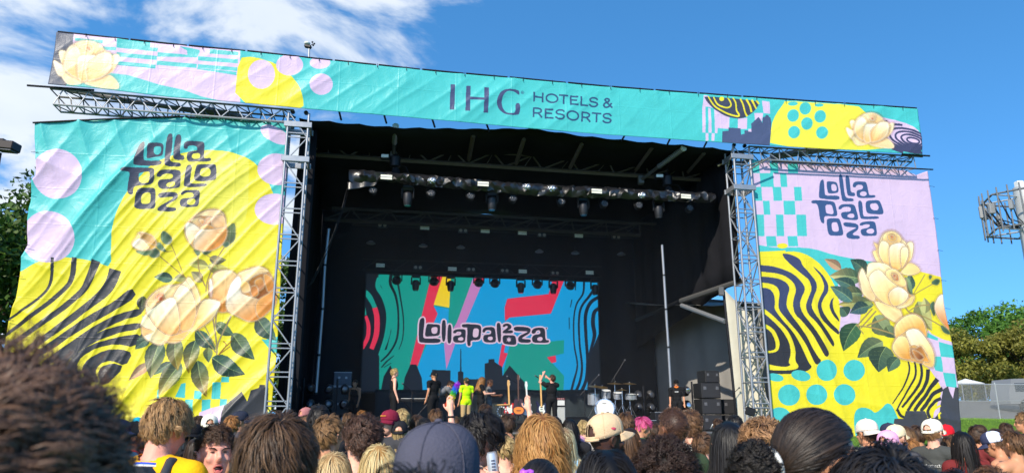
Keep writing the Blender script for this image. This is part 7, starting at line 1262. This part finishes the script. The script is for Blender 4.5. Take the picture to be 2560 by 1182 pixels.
# ------------------------------------------------------------------ crew on the stage
BOD['crew'] = body_mesh('body_crew', pose(w=1.12, sh=.19), .013); BOD['crew_slim'] = body_mesh('body_crew_slim', pose(w=.9, sh=.18, absL=None) if False else pose(w=.9, sh=.18), .013)
BOD['reaching'] = body_mesh('body_working', pose(el=(.23, .10, 1.18), wr=(.16, .34, 1.20), head=(-.35, 0, 0)), .013)
BOD['bent'] = body_mesh('body_bending', pose(lean=-1.15, absL=((-.20, .55, 1.0), (-.16, .62, .74)), absR=((.20, .55, 1.0), (.16, .62, .74)), head=(.35, 0, 0)), .013)
BOD['drinking'] = body_mesh('body_arms_up', pose(absL=((-.34, .20, 1.52), (-.20, .28, 1.76)), absR=((.16, .30, 1.50), (-.02, .34, 1.66)), head=(.35, 0, .5)), .013)
def crew(label, px, py, t, yaw, body, skin, hair, top, legs, cap=None, k=None):
    if top[0] == 'shirt': top = (top[0], top[1], {**(top[2] if len(top) > 2 else {}), 'off': .017})
    s_, _, z_ = F(px, py, t); Hm = BOD[body]['H']; tp_ = max((Hm @ Vector((0, -.012, .252))).z, (Hm @ Vector((0, -.1, .2))).z) + .012; k = k or (z_ - DECK) / tp_; c = Hm @ Vector((0, 0, .15)); o = Matrix.Rotation(R(yaw), 3, 'Z') @ Vector((c.x, c.y, 0)) * k
    p = S(s_, t, DECK); return person(label, Vector((p.x - o.x, p.y - o.y, DECK)), yaw, k, body, skin, hair, top, legs, cap, 'crew on the stage')
BKC = (26, 26, 28)
crew('person in a sleeveless black top with blond hair on the stage', 987, 920, 1.2, -72, 'crew_slim', 'fair', 'small_blond', ('tank', BKC), (BKC, .95)); crew('man in a black t-shirt and black cap on the stage', 1085, 928, 1.5, 52, 'crew', 'tan', None, ('shirt', BKC), (BKC, .95), capd((24, 24, 26)))
crew('man in a grey shirt bending down behind the raised pompom', 1128, 985, 1.9, -60, 'bent', 'tan', 'small_dark', ('shirt', (112, 112, 114)), ((40, 40, 46), .95), None, 1.0); crew('man in a fluorescent yellow t-shirt and khaki shorts on the stage', 1166, 943, 1.7, 35, 'crew', 'tan', 'cap_dark', ('shirt', (196, 250, 24)), ((176, 148, 104), .5), capd((60, 64, 44)))
crew('woman with red hair in a black t-shirt looking at her hands', 1206, 941, 1.8, -75, 'reaching', 'fair', 'small_auburn_long', ('shirt', BKC), ((30, 30, 34), .95)); crew('man in a grey t-shirt behind the red haired woman', 1226, 948, 2.4, -85, 'reaching', 'brown', 'buzz', ('shirt', (104, 104, 104)), ((44, 44, 50), .95))
crew('man in black shorts raising both hands to his mouth before the screen', 1381, 936, 1.3, 12, 'drinking', 'pink', 'small_dark', ('shirt', BKC), (BKC, .5)); mk = crew('man in black with an orange neck scarf by the speaker stack', 1690, 948, 1.6, 168, 'crew', 'tan', None, ('shirt', BKC, {'sleeve': .95}), (BKC, .95), capd((22, 22, 24)))
MB().tube([(.062 * math.cos(a), .02 + .070 * math.sin(a), 1.49 + .012 * math.sin(3 * a)) for a in np.linspace(0, 6.28, 24)], .026, 8).build('neck_scarf', mat('orange_cloth', (236, 120, 40), .8), mk, 180); MB().box((0, .135, 1.33), (.13, .006, .02)).build('shirt_print', WHITE, mk)
crew('stagehand with a lanyard standing in the shade at stage left', 888, 948, 4.4, 150, 'crew', 'olive', 'small_dark', ('tank', BKC), (BKC, .95))

# stage smoke, spread as even haze to lift the dark stage interior
sm = MB().box(S((sl + sr) / 2, 4.9, (DECK + zr) / 2 - .2), (sr - sl - .6, 8.2, zr - DECK - 1.0), rot).build('smoke', None); mv_ = bpy.data.materials.new('stage_smoke'); mv_.use_nodes = True; t = mv_.node_tree; t.nodes.remove(t.nodes['Principled BSDF']); pv = t.nodes.new('ShaderNodeVolumePrincipled'); pv.inputs['Density'].default_value = .0045; pv.inputs['Color'].default_value = (.8, .84, .9, 1); t.links.new(pv.outputs[0], t.nodes['Material Output'].inputs['Volume']); sm.data.materials.append(mv_); tag(sm, 'thin grey stage smoke hanging under the roof', 'smoke', kind='stuff')
# ------------------------------------------------------------------ surroundings
def leafmat(name, a, b, tr=.25):
    m = bpy.data.materials.new(name); m.use_nodes = True; t = m.node_tree; p = t.nodes['Principled BSDF']; at = t.nodes.new('ShaderNodeAttribute'); at.attribute_name = 'Col'; t.links.new(at.outputs['Color'], p.inputs['Base Color']); p.inputs['Roughness'].default_value = .55; p.inputs['Specular IOR Level'].default_value = .3
    tl = t.nodes.new('ShaderNodeBsdfTranslucent'); t.links.new(at.outputs['Color'], tl.inputs['Color']); mx = t.nodes.new('ShaderNodeMixShader'); mx.inputs[0].default_value = tr; t.links.new(p.outputs[0], mx.inputs[1]); t.links.new(tl.outputs[0], mx.inputs[2]); t.links.new(mx.outputs[0], t.nodes['Material Output'].inputs[0]); return m
BARK = mat('bark', (74, 60, 48), .9, 0, .3, 6, bump=.8, bscale=12)
def tree(label, base, h, rad, c0, c1, seed, nclump=46, nleaf=520, ls=.13, name='tree', zlow=.28):
    g = np.random.default_rng(seed); T = thing(name, label, 'tree', base, world=False, group='trees beyond the stage'); c0, c1 = np.array(lin(c0)), np.array(lin(c1)); b = MB(); b.tube([(0, 0, -.3), (.1, .05, h * .18), (-.05, .1, h * .4), (.1, 0, h * .62)], [h * .028, h * .022, h * .016, h * .008], 8); cs = []
    for i in range(nclump):
        th = g.uniform(0, 6.283); u = g.uniform(-1, 1); rr = g.uniform(.45, 1.0) ** .6; cz = zlow + (1 - zlow) * .5; c = np.array((rad * rr * math.cos(th) * math.sqrt(1 - u * u), rad * rr * math.sin(th) * math.sqrt(1 - u * u), h * (cz + (1 - zlow) * .5 * u * rr))); cs.append(c)
        if i % 3 == 0: k = .25 + .4 * (c[2] / h); b.tube([(0, .05, h * k * .9), tuple(np.array((0, 0, h * k)) * .4 + c * .6 + g.normal(0, .15, 3)), tuple(c)], [h * .010, h * .006, h * .002], 5)
    b.build('trunk', BARK, T, 180); V = []; Cl = []
    for c in cs:
        r = rad * g.uniform(.20, .40); n = int(nleaf * g.uniform(.6, 1.3)); d = unit(g.normal(0, 1, (n, 3))); p = c + d * (r * g.uniform(.35, 1.05, (n, 1)) ** .7) * (1, 1, .75); a = unit(g.normal(0, 1, (n, 3)) + .6 * d); t_ = unit(np.cross(a, g.normal(0, 1, (n, 3)))); s_ = np.cross(a, t_); L_ = ls * g.uniform(.6, 1.4, (n, 1)); V.append(np.stack([p - t_ * L_, p + s_ * L_ * .45, p + t_ * L_, p - s_ * L_ * .45], 1).reshape(-1, 3)); mx = np.clip(g.uniform(0, 1, (n, 1)) * .7 + .3 * g.uniform(), 0, 1); Cl.append(np.repeat(c0 * (1 - mx) + c1 * mx, 4, 0))
    V, Cl = np.vstack(V), np.vstack(Cl); me = bpy.data.meshes.new('crown'); me.from_pydata(V.tolist(), [], np.arange(len(V)).reshape(-1, 4).tolist()); at = me.color_attributes.new('Col', 'FLOAT_COLOR', 'POINT'); at.data.foreach_set('color', np.column_stack([Cl, np.ones(len(Cl))]).astype(np.float32).ravel()); me.materials.append(MATS.setdefault('leaf', leafmat('leaf', 0, 0))); o = bpy.data.objects.new('crown', me); COL.objects.link(o); o.parent = T; return T
def gz(x, y): return float(heights(np.array([x]), np.array([y]))[0])
tree('dense green tree behind the striped banner at the left edge', (-22.5, 31, 0), 12.4, 5.8, (30, 52, 18), (88, 120, 40), 1, 90, 560, .17, zlow=.06)
tree('green tree showing in the gap beside the left truss tower', (-12.6, 42, 0), 11.5, 4.6, (36, 58, 24), (96, 126, 50), 2, 44, 420, .15, zlow=.15)
tree('tall green tree behind the chain-link fence', (48.5, 74, 3.3), 10.9, 5.4, (40, 74, 24), (104, 150, 52), 3, 54, 380, .19, zlow=.05); tree('tall green tree at the right edge behind the yellowing trees', (55.5, 76, 3.3), 10.4, 5.0, (36, 68, 26), (98, 142, 56), 4, 50, 380, .19, zlow=.05)
tree('yellowing tree nearest the lilac banner behind the fence', (37.2, 61, 3.35), 5.6, 3.3, (84, 90, 32), (146, 142, 60), 5, 46, 380, .14, name='yellowing_tree', zlow=.0); tree('yellowing tree at the right edge behind the fence', (41.6, 60.5, 3.35), 5.9, 3.5, (80, 86, 32), (140, 134, 58), 6, 46, 380, .14, name='yellowing_tree', zlow=.0)
# chain-link fence on the bank
FY = 42.0; GALV = mat('galvanised_steel', (168, 172, 174), .5, .5, .1, 10); fx = [21.0 + 3.05 * i for i in range(7)]; zb = gz(27, FY) + .02; zt = zb + 1.93
fn = thing('chain_link_fence', 'grey chain-link fence with pipe rails on the grassy bank', 'fence', (27, FY, zb))
for x in fx: bar(fn, 'post', (x, FY, zb - .1), (x, FY, zt + .05), .035, GALV); MB().ell((x, FY, zt + .06), .045, None, 10, 6).build('post_cap', GALV, fn, 180)
for a, c in zip(fx[:-1], fx[1:]):
    for z in (zb + .03, (zb + zt) / 2 + .05, zt): bar(fn, 'rail', (a, FY, z), (c, FY, z), .026, GALV)
b = MB(); sp = .075; H = zt - zb; n = int((fx[-1] - fx[0]) / sp); rw = .006
for i in range(-int(H / sp), n):
    for sg in (0, 1):
        x0 = fx[0] + i * sp; p0, p1 = (x0, x0 + H) if sg == 0 else (x0 + H, x0); zA, zB = zb, zt
        lo, hi = fx[0], fx[-1]; A_, B_ = Vector((p0, FY - .03, zA)), Vector((p1, FY - .03, zB))
        def clipx(A_, B_, X, keep_gt):
            if (A_.x > X) == keep_gt and (B_.x > X) == keep_gt: return A_, B_
            if (A_.x > X) != keep_gt and (B_.x > X) != keep_gt: return None
            f = (X - A_.x) / (B_.x - A_.x); m_ = A_.lerp(B_, f); return (A_, m_) if (A_.x > X) == keep_gt else (m_, B_)
        q = clipx(A_, B_, lo, True); q = q and clipx(*q, hi, False)
        if q and (q[0] - q[1]).length > .02: b.tube([q[0], q[1]], rw, 3, False)
o = b.build('wire_mesh', mat('dull_wire', (150, 152, 150), .6, .3, .1, 10), fn); o['kind'] = 'stuff'
# parked truck and marquee behind the fence
tr_ = thing('flatbed_truck', 'white flatbed truck with a tan load parked behind the fence', 'truck', (33.5, 50, gz(34, 50) - .1), world=False); VW = mat('truck_white', (120, 122, 124), .35, 0, .06, 4, spec=.5); VG = mat('truck_window', (26, 32, 38), .08, 0, .1, 4)
MB().prism([(-1.0, .55), (1.05, .55), (1.05, 1.2), (.75, 2.15), (-.85, 2.2), (-1.0, 2.0)], -1.0, 1.0, Matrix.Rotation(R(90), 4, 'X') @ Matrix.Scale(-1, 4, (1, 0, 0))).build('cab', VW, tr_, 30)
for s_ in (-1, 1): MB().box((-.1, 1.005 * s_, 1.6), (1.0, .02, .55), None, .01).build('side_window', VG, tr_)
MB().box((4.3, 0, 1.0), (6.2, 2.0, .16), None, .02).build('flatbed', mat('bed_grey', (70, 72, 74), .7), tr_); MB().box((4.3, 0, 1.30), (6.0, 1.9, .42), None, .03).build('load', mat('tan_boards', (176, 142, 96), .8, 0, .3, 3), tr_); MB().box((4.3, -1.0, .62), (6.0, .05, .55), None, .01).build('side_skirt', mat('skirt_grey', (96, 98, 98), .8), tr_)
for x in (0, 2.6, 5.6): 
    w_ = MB().lathe([(.24, -.14), (.42, -.14), (.44, 0), (.42, .14), (.24, .14)], 22, Matrix.Translation((x, -.95, .44)) @ Matrix.Rotation(R(90), 4, 'X')).build('wheel', BLACK2, tr_, 40); MB().lathe([(.22, -.13), (.05, .15)], 18, Matrix.Translation((x, -.95, .44)) @ Matrix.Rotation(R(90), 4, 'X')).build('rim', GALV, w_)
mq = thing('marquee', 'white peaked marquee top showing behind the fence beside the banner', 'tent', (34.3, 56.5, gz(34, 56)), world=False); MB().add([(-.9, -.9, 1.3), (.9, -.9, 1.3), (.9, .9, 1.3), (-.9, .9, 1.3), (0, 0, 1.7)], [(0, 1, 4), (1, 2, 4), (2, 3, 4), (3, 0, 4)]).build('canopy', WHITE, mq)
for x in (-.85, .85):
    for y in (-.85, .85): MB().tube([(x, y, 0), (x, y, 1.3)], .03, 8).build('leg', ALU, mq)
# street lamp at the left edge
p = G(6, 386, 24); lp = thing('street_lamp', 'dark steel street lamp with a box head at the left edge', 'lamp', (p.x - .1, 24, 0)); LM = mat('lamp_post_brown', (44, 38, 36), .5, .3, .15, 6); MB().tube([(p.x - .12, 24, 0), (p.x - .12, 24, p.z + .05)], [.12, .085], 10).build('pole', LM, lp, 40); q0, q1 = G(-8, 366, 24), G(43, 366, 24); MB().box((q0 + q1) / 2, ((q1 - q0).x, .5, .30), Matrix.Rotation(.10, 3, 'Y'), .03).build('lamp_head', LM, lp); MB().box((q0 + q1) / 2 - Vector((0, 0, .17)), ((q1 - q0).x * .8, .4, .03), Matrix.Rotation(.10, 3, 'Y')).build('lens', GREY, lp); MB().box(G(2, 352, 24), (.3, .2, .12), None, .02).build('bracket', LM, lp)
# antenna mast at the right edge
d = 44.0; q = G(2565, 520, d); am = thing('antenna_mast', 'tall pale antenna mast with a ring of panel antennas at the right edge', 'mast', (q.x, d, 0)); PM = mat('mast_backlit_grey', (104, 106, 108), .5, .2, .1, 2); za, zb_ = G(2565, 575, d).z, G(2565, 492, d).z; MB().tube([(q.x, d, 0), (q.x, d, zb_ + .6)], [.66, .54], 20).build('pole', mat('mast_pole', (168, 170, 170), .5, .1, .1, 2), am, 40); Rr = 2.35  # backlit look of ring, pipes and panels put into their darker grey
for z in (za, zb_): 
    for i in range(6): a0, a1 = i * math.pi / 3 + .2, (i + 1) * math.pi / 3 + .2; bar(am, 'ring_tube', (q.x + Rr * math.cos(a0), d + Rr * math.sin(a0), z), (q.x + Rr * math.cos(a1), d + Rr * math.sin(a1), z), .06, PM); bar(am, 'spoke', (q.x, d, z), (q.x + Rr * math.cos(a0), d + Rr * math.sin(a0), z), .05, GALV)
g = np.random.default_rng(4)
for i in range(24):
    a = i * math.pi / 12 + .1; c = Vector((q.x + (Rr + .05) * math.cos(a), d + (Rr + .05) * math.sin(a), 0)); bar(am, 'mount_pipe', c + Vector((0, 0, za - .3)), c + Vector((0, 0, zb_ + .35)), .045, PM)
    if i % 2 == 0: MB().box(c + Vector((0, -.1, (za + zb_) / 2 + g.uniform(-.1, .5))), (.34, .22, g.uniform(.5, .8)), Matrix.Rotation(a, 3, 'Z'), .03).build('antenna_panel', mat('antenna_backlit_grey', (128, 130, 132), .5), am)
    MB().tube([c + Vector((0, 0, zb_ - .2)), c.lerp(Vector((q.x, d, 0)), .3) + Vector((0, 0, (za + zb_) / 2 - .5)), Vector((q.x, d, za - .1 + g.uniform(0, .4)))], .035, 6).build('cable', BLACK2, am, 180)
w_ = G(2548, 462, d); MB().box(w_, (.4, .4, .45), None, .04).build('beacon_box', WHITE, am); bar(am, 'beacon_pole', w_, G(2556, 498, d), .035, PM)
# weather station on the stage roof
a = F(773, 152, .1); ws = thing('weather_station', 'small white weather station on a pole above the header banner', 'weather station', S(*a)); p0, p1 = FW(772, 160, .1), FW(773, 122, .1); bar(ws, 'pole', p0, p1, .025, ALU); MB().box(FW(770, 117, .1), (.20, .12, .09), Matrix.Rotation(.25, 3, 'Y'), .02).build('sensor_box', BLACK2, ws); MB().ell(FW(768, 109, .1), (.09, .09, .05), None, 14, 8).build('shield', WHITE, ws, 180); bar(ws, 'vane_arm', FW(773, 116, .1), FW(783, 110, .1), .01, STEEL)
for i, (x, y) in enumerate([(781, 106), (786, 110), (783, 114)]): MB().ell(FW(x, y, .1), .028, None, 8, 6).build('cup', STEEL, ws, 180)
